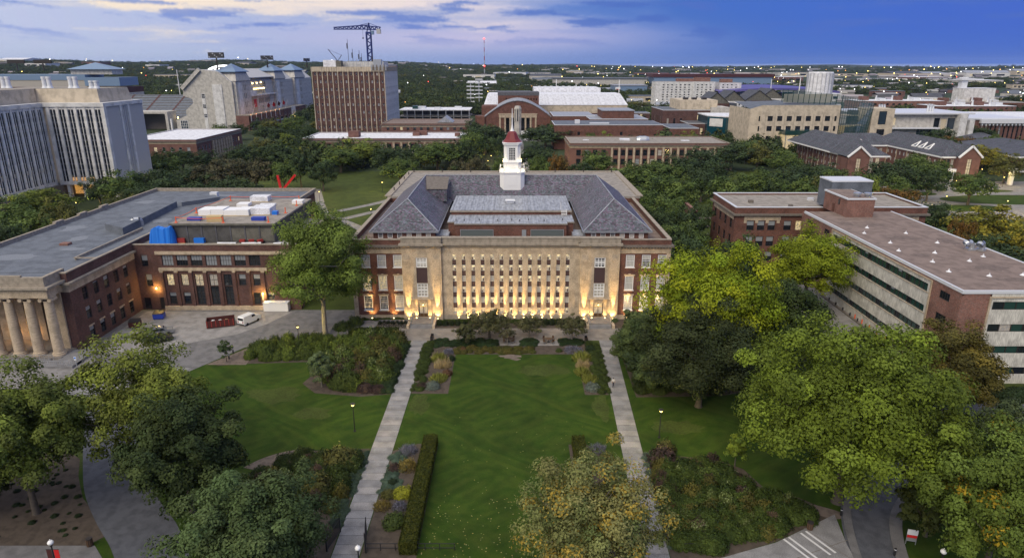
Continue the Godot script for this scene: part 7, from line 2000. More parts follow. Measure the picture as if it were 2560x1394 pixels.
	add_boxes(o, "site_box", "white_metal", [[14, 14.8, -20, 20, 16.6, -14], [28, 14.8, -14, 33, 16.2, -10], [44, 14.8, -22, 50, 16.4, -18]]); add_boxes(o, "green_container", "green_glass", [[10, 14.8, -12, 14.5, 17.4, -9]])
	for k in 8:
		b = nb(); b.bar(V(k * 7.0, 10.8, 0.1), V(k * 7.0 + 7.0, 10.8, 0.1), 0.15); part(b, "guard_rail", M.galvanised, o)

func east_campus() -> void:
	# cream block with square windows, glass atrium and drum
	var o := thing("cream_block", "cream block with square dark windows and a tall green glass atrium", "building", V(145, 0, -400))
	var wins := []
	for k in 7:
		for y in [18.4, 12.7, 7.0]: wins.append([3.6 + 5.55 * k, y, 3.0, 2.9, 3, 3, "dark_glass"])
	for y in [18.4, 12.7, 7.0]: wins.append([42.4, y, 1.3, 2.9, 1, 3, "dark_glass"])
	wins.append([3.2, 1.8, 3.4, 3.0, 2, 1, "lit"])
	facade(o, T(0, 0, 0), 45.2, 0, 27.4, "stucco_cream", wins, "black_metal", 0.35)
	for k in 8: slab("score_line", 2.4 + 5.55 * k - 0.1, 5.6, 0.0, 2.4 + 5.55 * k + 0.1, 22.6, 0.06, "stone_cap", o)
	var b := nb()
	b.quad(V(-6.5, 0, -1.5), V(0, 0, 0), V(0, 27.4, 0), V(-6.5, 25.2, -1.5)); b.quad(V(-6.5, 0, -40), V(-6.5, 0, -1.5), V(-6.5, 25.2, -1.5), V(-6.5, 25.2, -40))
	part(b, "chamfer_wall", M.stucco_cream, o)
	for y in [18.4, 12.7, 7.0, 2.0]: slab("slit_window", -1.5, y, -0.3, -0.7, y + 2.9, -0.1, "dark_glass", o)
	b = nb(); b.quad(V(-6.5, 25.2, -1.5), V(0, 27.2, -0.4), V(45.2, 27.0, -0.4), V(45.2, 29.0, -30)); b.tri(V(-6.5, 25.2, -1.5), V(45.2, 29.0, -30), V(-4, 27.4, -40)); part(b, "grey_roof", M.membrane_grey, o)
	# atrium: leaning glass prism with mullions and lit floors inside
	var ft := [V(16, 35.9, -14), V(48.6, 32.8, -6), V(64.0, 28.7, 0.5)]
	b = nb()
	b.quad(V(16, 28.6, -14), V(48.0, 26.8, -6), ft[1], ft[0])
	b.quad(V(45.3, 0, -1.0), V(60.4, 0, 1.5), ft[2], ft[1])
	b.quad(V(60.4, 0, 1.5), V(62, 0, -20), V(66, 28.0, -20), ft[2])
	var pane := StandardMaterial3D.new()
	pane.albedo_color = Color(0.10, 0.28, 0.24, 0.32); pane.roughness = 0.06; pane.transparency = BaseMaterial3D.TRANSPARENCY_ALPHA; pane.resource_name = "atrium_glass"
	part(b, "atrium_glass", pane, o)
	for k in 14:
		var t := k / 13.0
		b = nb(); b.bar(V(45.3, 0, -1).lerp(V(60.4, 0, 1.5), t) + V(0, 0, 0.1), ft[1].lerp(ft[2], t) + V(0, 0, 0.1), 0.18); part(b, "mullion", M.green_glass, o)
	for k in 9:
		var t := (k + 0.5) / 9.0
		b = nb(); b.bar(V(45.3, 0, -0.9).lerp(ft[1], t), V(60.4, 0, 1.6).lerp(ft[2], t), 0.16); part(b, "transom", M.green_glass, o)
	for k in 12:
		var t := k / 11.0
		b = nb(); b.bar(V(16, 28.6, -13.9).lerp(V(48, 26.8, -5.9), t), ft[0].lerp(ft[1], t), 0.3); part(b, "clerestory_mullion", M.green_glass, o)
	add_boxes(o, "atrium_core", "gray_panel", [[46.5, 0, -16, 50, 26, -9], [56, 6, -14, 60, 24, -8]]); add_boxes(o, "atrium_floor", "stucco_cream", [[46, 5.0, -16, 61, 5.4, -3], [46, 10.0, -16, 61.5, 10.4, -4], [46, 15.4, -16, 62, 15.8, -5], [46, 21.0, -16, 62, 21.3, -6]])
	add_boxes(o, "lit_ceiling_panel", "lit", [[47, 4.4, -12, 58, 4.9, -4], [47, 9.5, -13, 56, 9.9, -5], [52, 14.9, -12, 58, 15.3, -6]]); add_boxes(o, "lit_wall", "lit_b", [[50.1, 0.5, -15, 60, 9.4, -14.6], [50.1, 10.5, -15, 57, 15, -14.6]])
	add_boxes(o, "clerestory_wall", "blind", [[18, 28, -16.5, 47, 33, -16]])
	add_boxes(o, "east_pier", "stucco_cream", [[64, 0, -18, 77, 25.4, 0]])
	for y in [4.0, 10.4]: window(o, T(68, y, 0.05), 4.4, 3.4, 3, 3, "black_metal", "dark_glass", 0.2, 0.15)
	window(o, T(68, 16.6, 0.05), 4.4, 7.4, 1, 1, "black_metal", "blue_glass", 0.2)
	b = nb(); b.lathe(V(47, 26, -36), [[8.0, 0], [7.6, 9.0], [7.3, 19.0], [7.0, 19.4], [0.0, 19.2]], 28); part(b, "white_drum", M.membrane_white, o)
	for k in 20: slab_t("drum_seam", T(47, 26, -36, TAU * k / 20), -0.1, 1.0, 7.5, 0.1, 18.6, 7.9, "galvanised", o)
	b = nb(); b.box(12, 3.5, 0.5, 29, 11.2, 8); part(b, "entrance_glass", M.lit, o); b = nb(); b.box(11.5, 11.2, 0.3, 29.4, 13.8, 8.4); part(b, "entrance_canopy", M.green_glass, o)
	for k in 4: slab("entrance_post", 12 + k * 5.4, 0, 8.0, 12.4 + k * 5.4, 11.2, 8.3, "galvanised", o)
	# teal glass cube
	o = thing("teal_cube", "dark teal glass block with a white roof between brick and cream blocks", "building", V(128, 0, -440))
	b = nb(); b.prism(poly([[0, -10], [9, 0], [30, 0], [30, -34], [0, -34]]), 0, 17.6); part(b, "glass_wall", M.teal_glass, o)
	b = nb(); b.prism(poly([[-0.3, -10.2], [8.9, 0.3], [30.3, 0.3], [30.3, -34.3], [-0.3, -34.3]]), 17.6, 18.2); part(b, "white_roof", M.membrane_white, o)
	for k in 8: slab("glass_joint", 9.2 + k * 2.7, 0.5, 0.0, 9.3 + k * 2.7, 17.5, 0.08, "dark_bronze", o)
	for k in 4: slab("floor_joint", 9.1, 3.6 + k * 3.6, 0.0, 29.9, 3.72 + k * 3.6, 0.07, "dark_bronze", o)
	b = nb(); b.bar(V(1.0, 14, -8.6), V(7.4, 14, -1.5), 0.2, 5.0); part(b, "banner", M.precast, o)
	# brick and beige block with lit windows
	o = hall("stepped_block", "stepped brick and beige block with lit yellow windows", 105, -480, 143, -520, 19.4, "brick_dark", "membrane_grey", grid(3, 4.6, 3, [5.0], 1.4, 9.0, "dark_glass", "lit_dim", 0.3, 2, 5) + [[24.0, 13.0, 8.0, 3.4, 4, 1, "lit"]], [], grid(3, 4.8, 7, [3.0], 1.4, 12.0, "dark_glass", "lit_dim", 0.1, 1, 5))
	add_boxes(o, "beige_upper", "stucco_cream", [[12, 19.7, -34, 38, 26.2, -2]]); add_boxes(o, "beige_side", "concrete_wall", [[33, 0, -18, 46, 21.5, 1.0]]); add_boxes(o, "plant_unit", "dark_bronze", [[16, 26.2, -12, 19, 27.6, -8], [22, 26.2, -12, 25, 27.6, -8], [29, 26.2, -12, 32, 27.6, -8]])
	o = hall("lit_brick_wing", "brick wing with tall lit windows in front of the stepped block", 117, -455, 141, -478, 12.4, "brick_dark", "roof_dark", [[3.2, 5.4, 1.6, 4.2, 2, 3, "lit"], [8.0, 5.4, 1.6, 4.2, 2, 3, "lit"], [12.8, 5.4, 1.6, 4.2, 2, 3, "lit_b"], [17.6, 5.4, 1.6, 4.2, 2, 3, "lit_dim"], [12.0, 0.8, 3.0, 3.0, 2, 1, "lit_orange"], [17.0, 0.8, 2.4, 3.0, 2, 1, "lit_orange"]], [], grid(3, 5.0, 4, [6.0], 3.4, 4.0, "lit_dim"))
	hall("lit_glass_pavilion", "flat-roofed pavilion with yellow-lit glass behind trees right of the field house", 92, -560, 112, -580, 12.0, "brick_dark", "membrane_grey", [[1.0, 2.0, 8.0, 9.2, 6, 5, "lit_b"], [12.0, 2.0, 2.0, 9.4, 1, 6, "lit"]], [], [])
	# residence towers
	for q in [[181, -880, 256, -905, 28.6, 12, "broad white residence tower with a grid of small windows"], [262, -880, 289, -920, 27.4, 4, "narrow white residence tower right of the broad one"]]:
		var ws := []
		for k in q[5]:
			for j in 8: ws.append([(9.0 if q[5] > 6 else 3.2) + k * 5.4, 3.6 + 2.95 * j, 2.2, 1.6, 2, 1, "blind_cool" if (k * 3 + j * 5) % 4 == 0 else "dark_glass"])
		o = hall("residence_tower", q[6], q[0], q[1], q[2], q[3], q[4], "precast", "gravel_roof_pale", ws, [], grid(4, 4, 4, [4, 8, 12, 16, 20, 24], 2.0, 1.5), "", "precast")
		add_boxes(o, "lift_house", "brick_rose", [[28, q[4] + 0.3, -14, 50, q[4] + 4.0, -6]] if q[5] > 6 else [[4, q[4] + 0.3, -18, 18, q[4] + 4.6, -8]])
		if q[5] > 6: add_boxes(o, "lift_house", "brick_rose", [[52, q[4] + 0.3, -20, 72, q[4] + 5.2, -12]]); add_boxes(o, "stair_bay", "precast", [[47, 0, 0.0, 50, q[4] + 0.1, 0.8]])
	# gabled residence blocks
	var gi := 0
	for q in [[166, -600, 22, 28], [193, -640, 22, 30], [218, -650, 26, 30], [246, -690, 24, 34], [268, -650, 24, 30]]:
		gi += 1
		o = thing("gabled_block", "grey-gabled residence block with brick and white walls, %s of five from the left" % ["first", "second", "third", "fourth", "fifth"][gi - 1], "building", V(q[0], 0, q[1]), 0, "gabled residence blocks")
		var w: float = q[2]
		var hw := w / 2
		facade(o, T(0, 0, 0), w, 0, 17.5, "brick_dark" if gi % 2 else "precast", grid(2, 3.6, int(w / 3.8), [13.4, 9.4, 5.4, 1.6], 1.5, 2.0, "dark_glass", "lit_dim", 0.06), "white_metal")
		b = nb(); b.box(0, 0, -q[3], w, 17.4, -0.3, false); part(b, "body_wall", M.precast, o)
		slab("white_bay", w * 0.28, 0, 0.0, w * 0.72, 15.6, 0.8, "precast", o)
		for j in 3: window(o, T(w * 0.5 - 2, 3.0 + 4.2 * j, 0.85), 4.0, 2.0, 2, 1, "white_metal", "dark_glass")
		b = nb(); b.tri(V(-0.4, 17.5, 0), V(w + 0.4, 17.5, 0), V(hw, 26.5, 0)); part(b, "gable_wall", M.gray_panel_pale, o)
		b = nb(); b.quad(V(-1, 17.2, 1), V(hw, 26.9, 1), V(hw, 26.9, -q[3]), V(-1, 17.2, -q[3])); b.quad(V(hw, 26.9, 1), V(w + 1, 17.2, 1), V(w + 1, 17.2, -q[3]), V(hw, 26.9, -q[3])); part(b, "gable_roof", M.shingle, o)
		slab("link_wall", w, 0, -16, w + 8, 14.5, -4, "precast", o); slab("link_roof", w, 14.5, -16.5, w + 8, 17.5, -3.5, "shingle", o)
	# sorority-like halls with hipped slate roofs, court and arcade
	hipped_halls()
	# low pale laboratory row and brick blocks on the far right
	o = hall("pale_laboratory", "low pale laboratory with white roof slabs and glowing corner glazing at right", 218, -430, 285, -470, 20.0, "concrete_wall", "membrane_white", [[14, 13.4, 8.0, 4.6, 3, 1, "lit"], [3, 5.4, 5, 5, 3, 2, "dark_glass"], [36, 4, 12, 7.4, 6, 3, "green_glass"], [50.5, 11.0, 3.4, 6.4, 1, 2, "lit_b"], [46, 12.0, 3.6, 6.0, 1, 1, "dark_glass"], [54.5, 11.0, 4.6, 7.0, 1, 1, "blue_glass"]] + grid(12, 3.2, 6, [5.4], 1.2, 2.2), [], [], "", "galvanised")
	add_boxes(o, "roof_slab", "white_metal", [[-1, 20.3, -42, 69, 21.2, 3.0], [10, 11.6, 0.2, 48, 12.4, 4]]); add_boxes(o, "white_fin", "precast", [[59, 0, 0, 63.5, 21, 5], [66, 0, 0, 69, 17, 4]])
	for q in [[18, -14], [48, -12]]:
		for j in 3:
			b = nb(); b.tube([V(q[0] + j * 1.6, 21.2, q[1]), V(q[0] + j * 1.6, 24.2, q[1]), V(q[0] + j * 1.6 - 0.6, 25.4, q[1] + 0.4)], [0.7, 0.6, 0.55], 8); part(b, "exhaust_stack", M.white_metal, o)
	o = hall("brick_laboratory", "brick laboratory with a white colonnaded eave at the far right", 287, -440, 345, -480, 16.0, "brick_far", "membrane_white", grid(14, 2.9, 10, [2.0], 1.2, 11.5, "dark_glass", "lit_dim", 0.05, 1, 4), [], [], "", "brick_far")
	add_boxes(o, "white_eave", "white_metal", [[12, 14.0, 0.2, 44, 16.6, 2.4], [-2, 16.3, -40.5, 44, 17.2, 1.0]])
	for k in 13: slab("eave_bracket", 13 + k * 2.4, 12.6, 0.3, 13.8 + k * 2.4, 14.0, 1.8, "white_metal", o)
	hall("white_roofed_works", "wide low brick block with a white roof at the right edge", 300, -490, 420, -560, 13.0, "brick_far", "membrane_white", [], [], [])
	var bi := 0
	for q in [[345, -690, 430, -720, 15, "brick_rose"], [432, -700, 520, -730, 13, "brick"], [380, -620, 452, -650, 14, "brick_far"], [505, -640, 575, -670, 14, "brick_far"], [470, -560, 540, -590, 12, "brick_far"]]:
		bi += 1
		o = hall("far_brick_block", "far flat brick block with rooftop ducts, %s from the left at the right horizon" % ["first", "third", "second", "fifth", "fourth"][bi - 1], q[0], q[1], q[2], q[3], q[4], q[5], "membrane_white" if bi % 2 else "gravel_roof_pale", grid(4, 6, int((q[2] - q[0]) / 6.6), [q[4] - 4.0, q[4] - 8.0], 2.4, 1.8, "dark_glass", "lit_dim", 0.05), [], [])
		for k in 4: slab("rooftop_unit", 8 + k * 17, q[4] + 0.3, -18, 14 + k * 17, q[4] + 3.2 + sin(k * 3.0 + bi), -8, "white_metal" if k % 2 else "brick_far", o)
		for k in 3:
			b = nb(); b.lathe(V(20 + k * 16, q[4] + 0.3, -6), [[1.3, 0], [0.8, 2.0], [0.8, 5.0], [0.0, 5.0]], 8); part(b, "exhaust_stack", M.white_metal, o)
	o = hall("white_plant_house", "white boxy plant house with a lattice of ducts on the right horizon", 468, -720, 500, -740, 26, "precast", "membrane_white", [], [], [])
	add_boxes(o, "duct_tower", "white_metal", [[2, 26, -16, 8, 37, -10], [0, 34, -18, 14, 36, -8]])

func hipped(o: Node3D, x0: float, z0: float, x1: float, z1: float, he: float, hr: float, called := "slate_roof") -> void:
	# a hipped roof over the rectangle
	var b := nb()
	var w := x1 - x0; var d := z0 - z1
	var g := minf(w, d) / 2
	var a := V(x0, he, z0); var c := V(x1, he, z0); var e := V(x1, he, z1); var f := V(x0, he, z1)
	var p: Vector3; var q: Vector3
	if w > d:
		p = V(x0 + g, hr, (z0 + z1) / 2); q = V(x1 - g, hr, (z0 + z1) / 2)
		b.quad(a, c, q, p); b.tri(c, e, q); b.quad(e, f, p, q); b.tri(f, a, p)
	else:
		p = V((x0 + x1) / 2, hr, z0 - g); q = V((x0 + x1) / 2, hr, z1 + g)
		b.tri(a, c, p); b.quad(c, e, q, p); b.tri(e, f, q); b.quad(f, a, p, q)
	part(b, called, M.shingle, o)
	b = nb(); b.box(x0, he - 0.7, z0 - 0.3, x1, he - 0.02, z0 + 0.05); b.box(x0, he - 0.69, z1, x0 + 0.3, he - 0.02, z0 - 0.3); b.box(x1 - 0.3, he - 0.69, z1, x1, he - 0.02, z0 - 0.3)
	part(b, "white_eave", M.white_paint, o)

func gable_front(o: Node3D, t: Transform3D, w: float, he: float, hr: float, depth: float, glass: String) -> void:
	var b := nb(t); b.wall(w, 0, he, [[w * 0.4, 1.2, w * 0.6, he - 1.2]], 0.3); b.tri(V(0, he, 0), V(w, he, 0), V(w / 2, hr, 0)); b.quad(V(w, 0, 0), V(w, 0, -depth), V(w, he, -depth), V(w, he, 0)); b.quad(V(0, 0, -depth), V(0, 0, 0), V(0, he, 0), V(0, he, -depth)); part(b, "gable_wall", M.brick_far, o)
	window(o, t * T(w * 0.4, 1.2, -0.2), w * 0.2, he - 2.4, 2, 6, "dark_bronze", glass, 0.1, 0.1)
	b = nb(t); b.quad(V(-0.5, he - 0.3, 0.5), V(w / 2, hr + 0.25, 0.5), V(w / 2, hr + 0.25, -depth - 8), V(-0.5, he - 0.3, -depth - 8)); b.quad(V(w / 2, hr + 0.25, 0.5), V(w + 0.5, he - 0.3, 0.5), V(w + 0.5, he - 0.3, -depth - 8), V(w / 2, hr + 0.25, -depth - 8)); part(b, "gable_roof", M.shingle, o)
	b = nb(t); b.bar(V(-0.5, he - 0.5, 0.4), V(w / 2, hr + 0.1, 0.4), 0.7); b.bar(V(w / 2, hr + 0.1, 0.4), V(w + 0.5, he - 0.5, 0.4), 0.7); part(b, "barge_board", M.white_paint, o)

func hipped_halls() -> void:
	var o := thing("hipped_hall", "brick residence hall with grey hipped roofs and white gables beside the round lawns", "building", V(150, 0, -302))
	# left wing runs back, its west wall towards the camera
	var wn := grid(3, 4.4, 15, [7.2, 3.8, 0.8], 1.0, 1.6, "blind", "lit_b", 0.05)
	facade(o, Transform3D(Basis(Vector3.UP, -PI / 2 - 0.08), V(6.0, 0, -70)), 70, 0, 10.4, "brick_far", wn, "white_metal", 0.2)
	for k in 9: slab_t("brick_pier", Transform3D(Basis(Vector3.UP, -PI / 2 - 0.08), V(6.0, 0, -70)), 1.4 + 8.0 * k, 0, 0.0, 2.0 + 8.0 * k, 10.4, 0.25, "limestone", o)
	gable_front(o, T(0.2, 0, 0), 9.6, 11.0, 15.0, 10, "lit_b")
	hipped(o, 0.2, -2, 20, -70, 10.8, 17.2)
	facade(o, T(9.8, 0, -2), 7.0, 0, 10.8, "brick_far", [[1.0, 0.8, 1.8, 9.0, 2, 5, "lit_dim"], [3.8, 0.8, 1.8, 9.0, 2, 5, "lit_b"]], "dark_bronze", 0.25)
	var b := nb(); b.box(9.8, 0, -68, 16.8, 10.7, -2.4, false); part(b, "body_wall", M.brick_far, o)
	# range between the wings
	facade(o, T(16.8, 0, -45), 27.0, 0, 10.8, "brick_far", [[6, 7.0, 3.0, 3.0, 2, 2, "lit_b"], [16.5, 7.2, 1.8, 2.4, 2, 2, "lit"], [21.0, 7.2, 1.6, 2.0, 2, 2, "lit_dim"], [16.5, 3.4, 1.6, 2.2, 2, 2, "lit_b"], [21, 3.4, 1.6, 2.0, 2, 2, "dark_glass"]], "dark_bronze", 0.25)
	hipped(o, 14, -44.5, 48, -62, 10.8, 16.0)
	gable_front(o, T(17.0, 0, -34), 9.0, 11.0, 14.5, 11, "dark_glass")
	# right wing
	wn = grid(2, 3.6, 12, [7.4, 3.9], 1.1, 1.6, "blind", "lit", 0.05)
	facade(o, Transform3D(Basis(Vector3.UP, -PI / 2), V(41.5, 0, -46)), 47, 0, 10.8, "brick_far", wn, "white_metal", 0.2)
	for k in 6: slab_t("stone_strip", Transform3D(Basis(Vector3.UP, -PI / 2), V(41.5, 0, -46)), 1.2 + 9.0 * k, 0, 0.0, 1.7 + 9.0 * k, 10.8, 0.2, "limestone", o)
	facade(o, T(41.5, 0, 1.0), 6.0, 0, 10.8, "brick_far", [[0.6, 2.6, 1.3, 7.0, 2, 5, "dark_glass"], [2.4, 2.6, 1.3, 7.0, 2, 5, "dark_glass"], [4.2, 2.6, 1.3, 7.0, 2, 5, "lit_dim"]], "dark_bronze", 0.25)
	hipped(o, 41.0, 1.5, 58, -62, 10.9, 17.0)
	gable_front(o, T(47.5, 0, 3.5), 9.6, 11.2, 15.6, 8, "lit_b")
	b = nb(); b.box(47.5, 0, -60, 57, 10.8, 1.0, false); part(b, "body_wall", M.brick_far, o)
	for k in 3:
		# triangular white roof windows on the slope that faces west
		var z := -14.0 - k * 5.4
		var c0 := V(43.2, 12.5, z + 1.9); var c1 := V(43.2, 12.5, z - 1.9); var c2 := V(46.2, 14.8, z)
		b = nb(); b.bar(c0, c1, 0.55); b.bar(c1, c2, 0.55); b.bar(c2, c0, 0.55)
		part(b, "triangle_frame", M.white_paint, o)
		b = nb(); b.tri(c0 + V(0, 0.02, 0), c2 + V(0, 0.02, 0), c1 + V(0, 0.02, 0)); part(b, "triangle_pane", M.blue_glass, o)
	var a := thing("white_arcade", "white arcade of six piers in front of the hipped hall, lit orange within", "arcade", V(181, 0, -299.5))
	for k in 7: slab("pier", k * 3.0, 0, -0.5, 0.8 + k * 3.0, 4.2, 0.5, "white_paint", a)
	slab("lintel", -0.3, 4.2, -0.7, 19.2, 5.6, 0.7, "white_paint", a)
	slab("lit_screen", 1.5, 0.4, -3.6, 17, 3.2, -3.4, "lit_orange", a)
	var c := thing("white_portal", "white entrance portal of a brick hall at the right edge", "portal", V(216, 0, -291))
	add_boxes(c, "pier", "white_paint", [[0, 0, -1, 1.2, 5.6, 1], [9, 0, -1, 10.2, 5.6, 1]]); add_boxes(c, "lintel", "white_paint", [[-0.5, 5.6, -1.4, 16, 7.2, 1.4]])
	var h := thing("slate_roofed_hall", "brick hall with a low slate roof at the right edge behind trees", "building", V(240, 0, -322))
	facade(h, T(0, 0, 0), 40, 0, 8, "brick_far", grid(3, 4.4, 8, [4.4, 1.0], 1.3, 1.8), "white_metal", 0.2)
	b = nb(); b.box(0, 0, -60, 40, 7.9, -0.4, false); part(b, "body_wall", M.brick_far, h)
	hipped(h, -1, 1, 41, -60, 8.2, 13)
	h = thing("slate_roofed_house", "small pale hall with a slate hipped roof behind the hipped hall", "building", V(258, 0, -384))
	facade(h, T(0, 0, 0), 22, 0, 8, "stucco_cream", grid(2, 3.2, 6, [3.4], 1.4, 2.2), "white_metal", 0.2)
	b = nb(); b.box(0, 0, -18, 22, 7.9, -0.4, false); part(b, "body_wall", M.stucco_cream, h)
	hipped(h, -1, 1, 23, -19, 8.0, 12.5)

func round_lawns() -> void:
	var oval := func(called: String, x: float, z: float, rx: float, rz: float, y: float, m: String) -> void:
		var p := []
		for i in 24: p.append([x + cos(TAU * i / 24) * rx, z + sin(TAU * i / 24) * rz])
		sheet(called, p, y, m)
	sheet("pavement", [[152, -298], [260, -300], [260, -222], [140, -222]], 0.02, "paving", 0.01)
	oval.call("lawn", 174, -285.5, 12, 7, 0.05, "lawn")
	oval.call("lawn", 164, -270, 8, 4.5, 0.05, "lawn")
	oval.call("lawn", 196, -257, 30, 10, 0.05, "lawn")
	oval.call("lawn", 184.5, -275.5, 3.6, 3.4, 0.05, "lawn_rough")
	oval.call("planting_bed", 200, -276, 7.5, 3.0, 0.05, "lawn_rough")
	oval.call("lawn", 166, -241, 16, 6, 0.05, "lawn")
	ribbon("path", [[156, -262], [166, -262], [176, -268], [182, -280], [184, -296]], 3.4, 0.07, "concrete")
	ribbon("path", [[178, -271], [192, -271], [210, -270], [230, -268]], 3.0, 0.075, "concrete")

# ---- groves, lamps, vehicles and small things

const ORDINAL := ["first", "second", "third", "fourth", "fifth", "sixth", "seventh", "eighth", "ninth", "tenth", "eleventh", "twelfth"]

func grove(where: String, list: Array) -> void:
	var counts := {}; var total := {}
	for q in list: total[q[4]] = total.get(q[4], 0) + 1
	var words := {"lime": "lime-green", "gold": "golden", "green": "mid-green", "dark": "dark green", "olive": "olive", "rust": "rust-coloured", "brown": "brownish", "blue": "blue-grey"}
	for q in list:
		var k: int = counts.get(q[4], 0)
		counts[q[4]] = k + 1
		var which := "" if total[q[4]] == 1 else (", %s from the left" % (ORDINAL[k] if k < 12 else "%dth" % (k + 1)))
		tree("%s tree %s%s" % [words[q[4]], where, which], V(q[0], 0, q[1]), q[2], q[3], q[4], "trees " + where)

func groves() -> void:
	grove("between the striped tower and the columned hall", [[-149,-240,12,5.0,"dark"], [-170,-285,14,8.5,"dark"], [-109,-183,16,5.6,"olive"], [-140,-240,14,7.9,"green"], [-167,-298,14,9.7,"green"], [-119,-214,14,7.1,"dark"], [-133,-250,14,8.2,"dark"], [-155,-299,14,8.9,"green"], [-124,-240,12,7.2,"dark"], [-158,-324,12,7.7,"dark"], [-126,-259,12,7.0,"dark"], [-103,-222,14,7.4,"dark"], [-145,-317,12,6.6,"dark"], [-117,-261,14,8.6,"brown"], [-115,-271,15,7.7,"brown"], [-101,-240,12,8.6,"dark"], [-136,-341,12,8.0,"dark"], [-104,-272,14,8.1,"brown"], [-135,-369,12,7.6,"olive"], [-115,-332,14,8.8,"dark"], [-93,-273,14,6.5,"green"], [-123,-372,15,5.7,"lime"], [-90,-285,16,5.1,"dark"], [-116,-387,12,6.2,"dark"]])
	grove("at the left edge beside the columned hall", [[-121,-157,15,4.4,"dark"], [-149,-197,13,6.6,"green"], [-132,-180,13,7.7,"green"], [-151,-211,13,9.5,"lime"], [-125,-182,15,5.0,"olive"], [-111,-162,15,4.0,"olive"]])
	grove("before the long white-roofed hall", [[-78,-276,13,6.2,"dark"], [-83,-326,13,10.1,"green"], [-76,-346,14,13.3,"lime"], [-56,-313,15,9.3,"dark"], [-48,-288,13,7.7,"green"], [-37,-334,15,11.3,"green"], [-24,-253,13,6.1,"dark"], [-20,-264,15,5.9,"brown"], [-13,-259,17,5.0,"brown"]])
	grove("along the walk towards the bell tower", [[-24,-343,14,6.1,"dark"], [-25,-433,17,7.6,"dark"], [-22,-371,16,8.7,"green"], [-16,-397,17,12.8,"dark"], [-8,-363,14,6.4,"dark"], [-5,-263,16,3.5,"green"], [11,-311,16,8.3,"dark"], [11,-269,16,5.2,"green"], [21,-423,14,16.1,"dark"], [18,-262,18,4.7,"rust"], [31,-432,14,8.8,"green"]])
	grove("in the grove right of the library", [[29,-276,13,5.7,"dark"], [38,-300,14,8.9,"green"], [41,-253,13,6.1,"dark"], [32,-192,16,5.2,"lime"], [45,-253,15,9.8,"green"], [41,-212,15,8.0,"green"], [73,-359,13,5.3,"green"], [58,-270,14,10.5,"green"], [53,-234,13,6.3,"dark"], [69,-277,15,9.1,"dark"], [56,-224,15,7.7,"green"], [72,-253,13,6.8,"dark"], [82,-289,17,9.9,"dark"], [80,-265,15,7.1,"dark"], [73,-224,15,7.7,"green"], [108,-332,14,10.3,"dark"], [123,-357,13,7.4,"green"], [120,-330,13,8.3,"olive"], [88,-238,15,8.2,"green"], [92,-234,13,6.3,"dark"], [144,-371,14,3.9,"dark"], [125,-310,13,8.3,"green"], [108,-259,13,10.0,"dark"], [97,-223,15,6.4,"green"], [126,-273,13,9.4,"dark"], [111,-233,13,6.3,"olive"], [122,-248,13,7.4,"green"], [115,-226,13,6.1,"green"], [125,-238,15,6.4,"green"], [120,-224,14,5.0,"lime"], [148,-262,15,9.8,"dark"], [124,-214,13,6.1,"rust"], [129,-223,15,6.0,"green"], [178,-299,13,7.5,"green"], [158,-253,13,6.1,"dark"], [172,-274,14,7.7,"green"]])
	grove("between the library and the older brick hall", [[38,-195,12,4.7,"lime"], [42,-193,14,7.0,"green"], [36,-164,12,5.6,"green"], [42,-184,12,5.0,"dark"], [41,-164,12,4.5,"dark"], [36,-141,12,4.8,"dark"], [50,-200,12,5.8,"green"], [45,-169,12,5.7,"green"], [40,-144,14,4.0,"dark"], [50,-182,14,5.0,"dark"], [41,-139,15,5.2,"dark"], [48,-139,15,5.2,"dark"], [53,-145,12,3.6,"dark"]])
	grove("beyond the long right hall", [[105,-164,12,4.0,"dark"], [125,-194,12,5.9,"dark"], [102,-147,12,6.9,"dark"], [110,-160,15,3.0,"rust"], [113,-156,12,4.8,"dark"], [129,-177,14,8.6,"gold"], [112,-147,12,7.3,"dark"], [128,-164,12,6.1,"gold"]])
	grove("around the hipped hall and its round lawns", [[262,-468,11,9.6,"dark"], [273,-461,13,16.1,"dark"], [253,-404,15,9.5,"dark"], [247,-377,13,7.8,"rust"], [302,-457,11,10.7,"olive"], [170,-247,13,7.4,"green"], [298,-434,13,10.2,"dark"], [226,-324,13,9.1,"gold"], [271,-380,13,8.9,"green"], [216,-294,13,7.8,"olive"], [346,-468,11,10.9,"green"], [261,-349,13,8.2,"dark"]])
	grove("near the arched hall and the brick blocks", [[-198,-462,12,6.2,"green"], [-139,-436,12,5.1,"dark"], [-129,-434,13,6.4,"dark"], [-143,-503,11,5.9,"olive"], [48,-412,11,6.0,"green"], [54,-391,13,5.7,"lime"], [112,-694,13,12.1,"green"], [141,-789,11,15.9,"olive"], [106,-564,11,9.8,"dark"], [96,-475,11,7.6,"lime"], [127,-629,13,12.8,"green"], [112,-515,13,11.2,"dark"], [105,-430,13,7.6,"dark"], [106,-412,11,7.2,"lime"], [113,-380,13,5.6,"green"], [194,-615,11,7.1,"lime"], [139,-433,11,7.0,"dark"], [161,-490,11,8.6,"green"], [222,-653,13,8.5,"olive"]])
	grove("at the foot of the stadium arcade", [[-192,-520,11,6.0,"dark"], [-188,-470,12,7.0,"dark"], [-176,-500,13,7.5,"olive"], [-165,-455,12,7.0,"dark"], [-158,-490,14,8.0,"green"], [-150,-440,12,7.0,"dark"], [-146,-520,13,7.5,"dark"], [-172,-550,12,7.0,"green"], [-180,-590,13,7.0,"dark"], [-150,-585,13,8.0,"dark"], [-186,-445,10,5.0,"olive"], [-140,-470,11,6.0,"dark"]])
	var o := thing("spruce", "blue-grey conical spruce just right of the cupola", "tree", V(12.5, 0, -322))
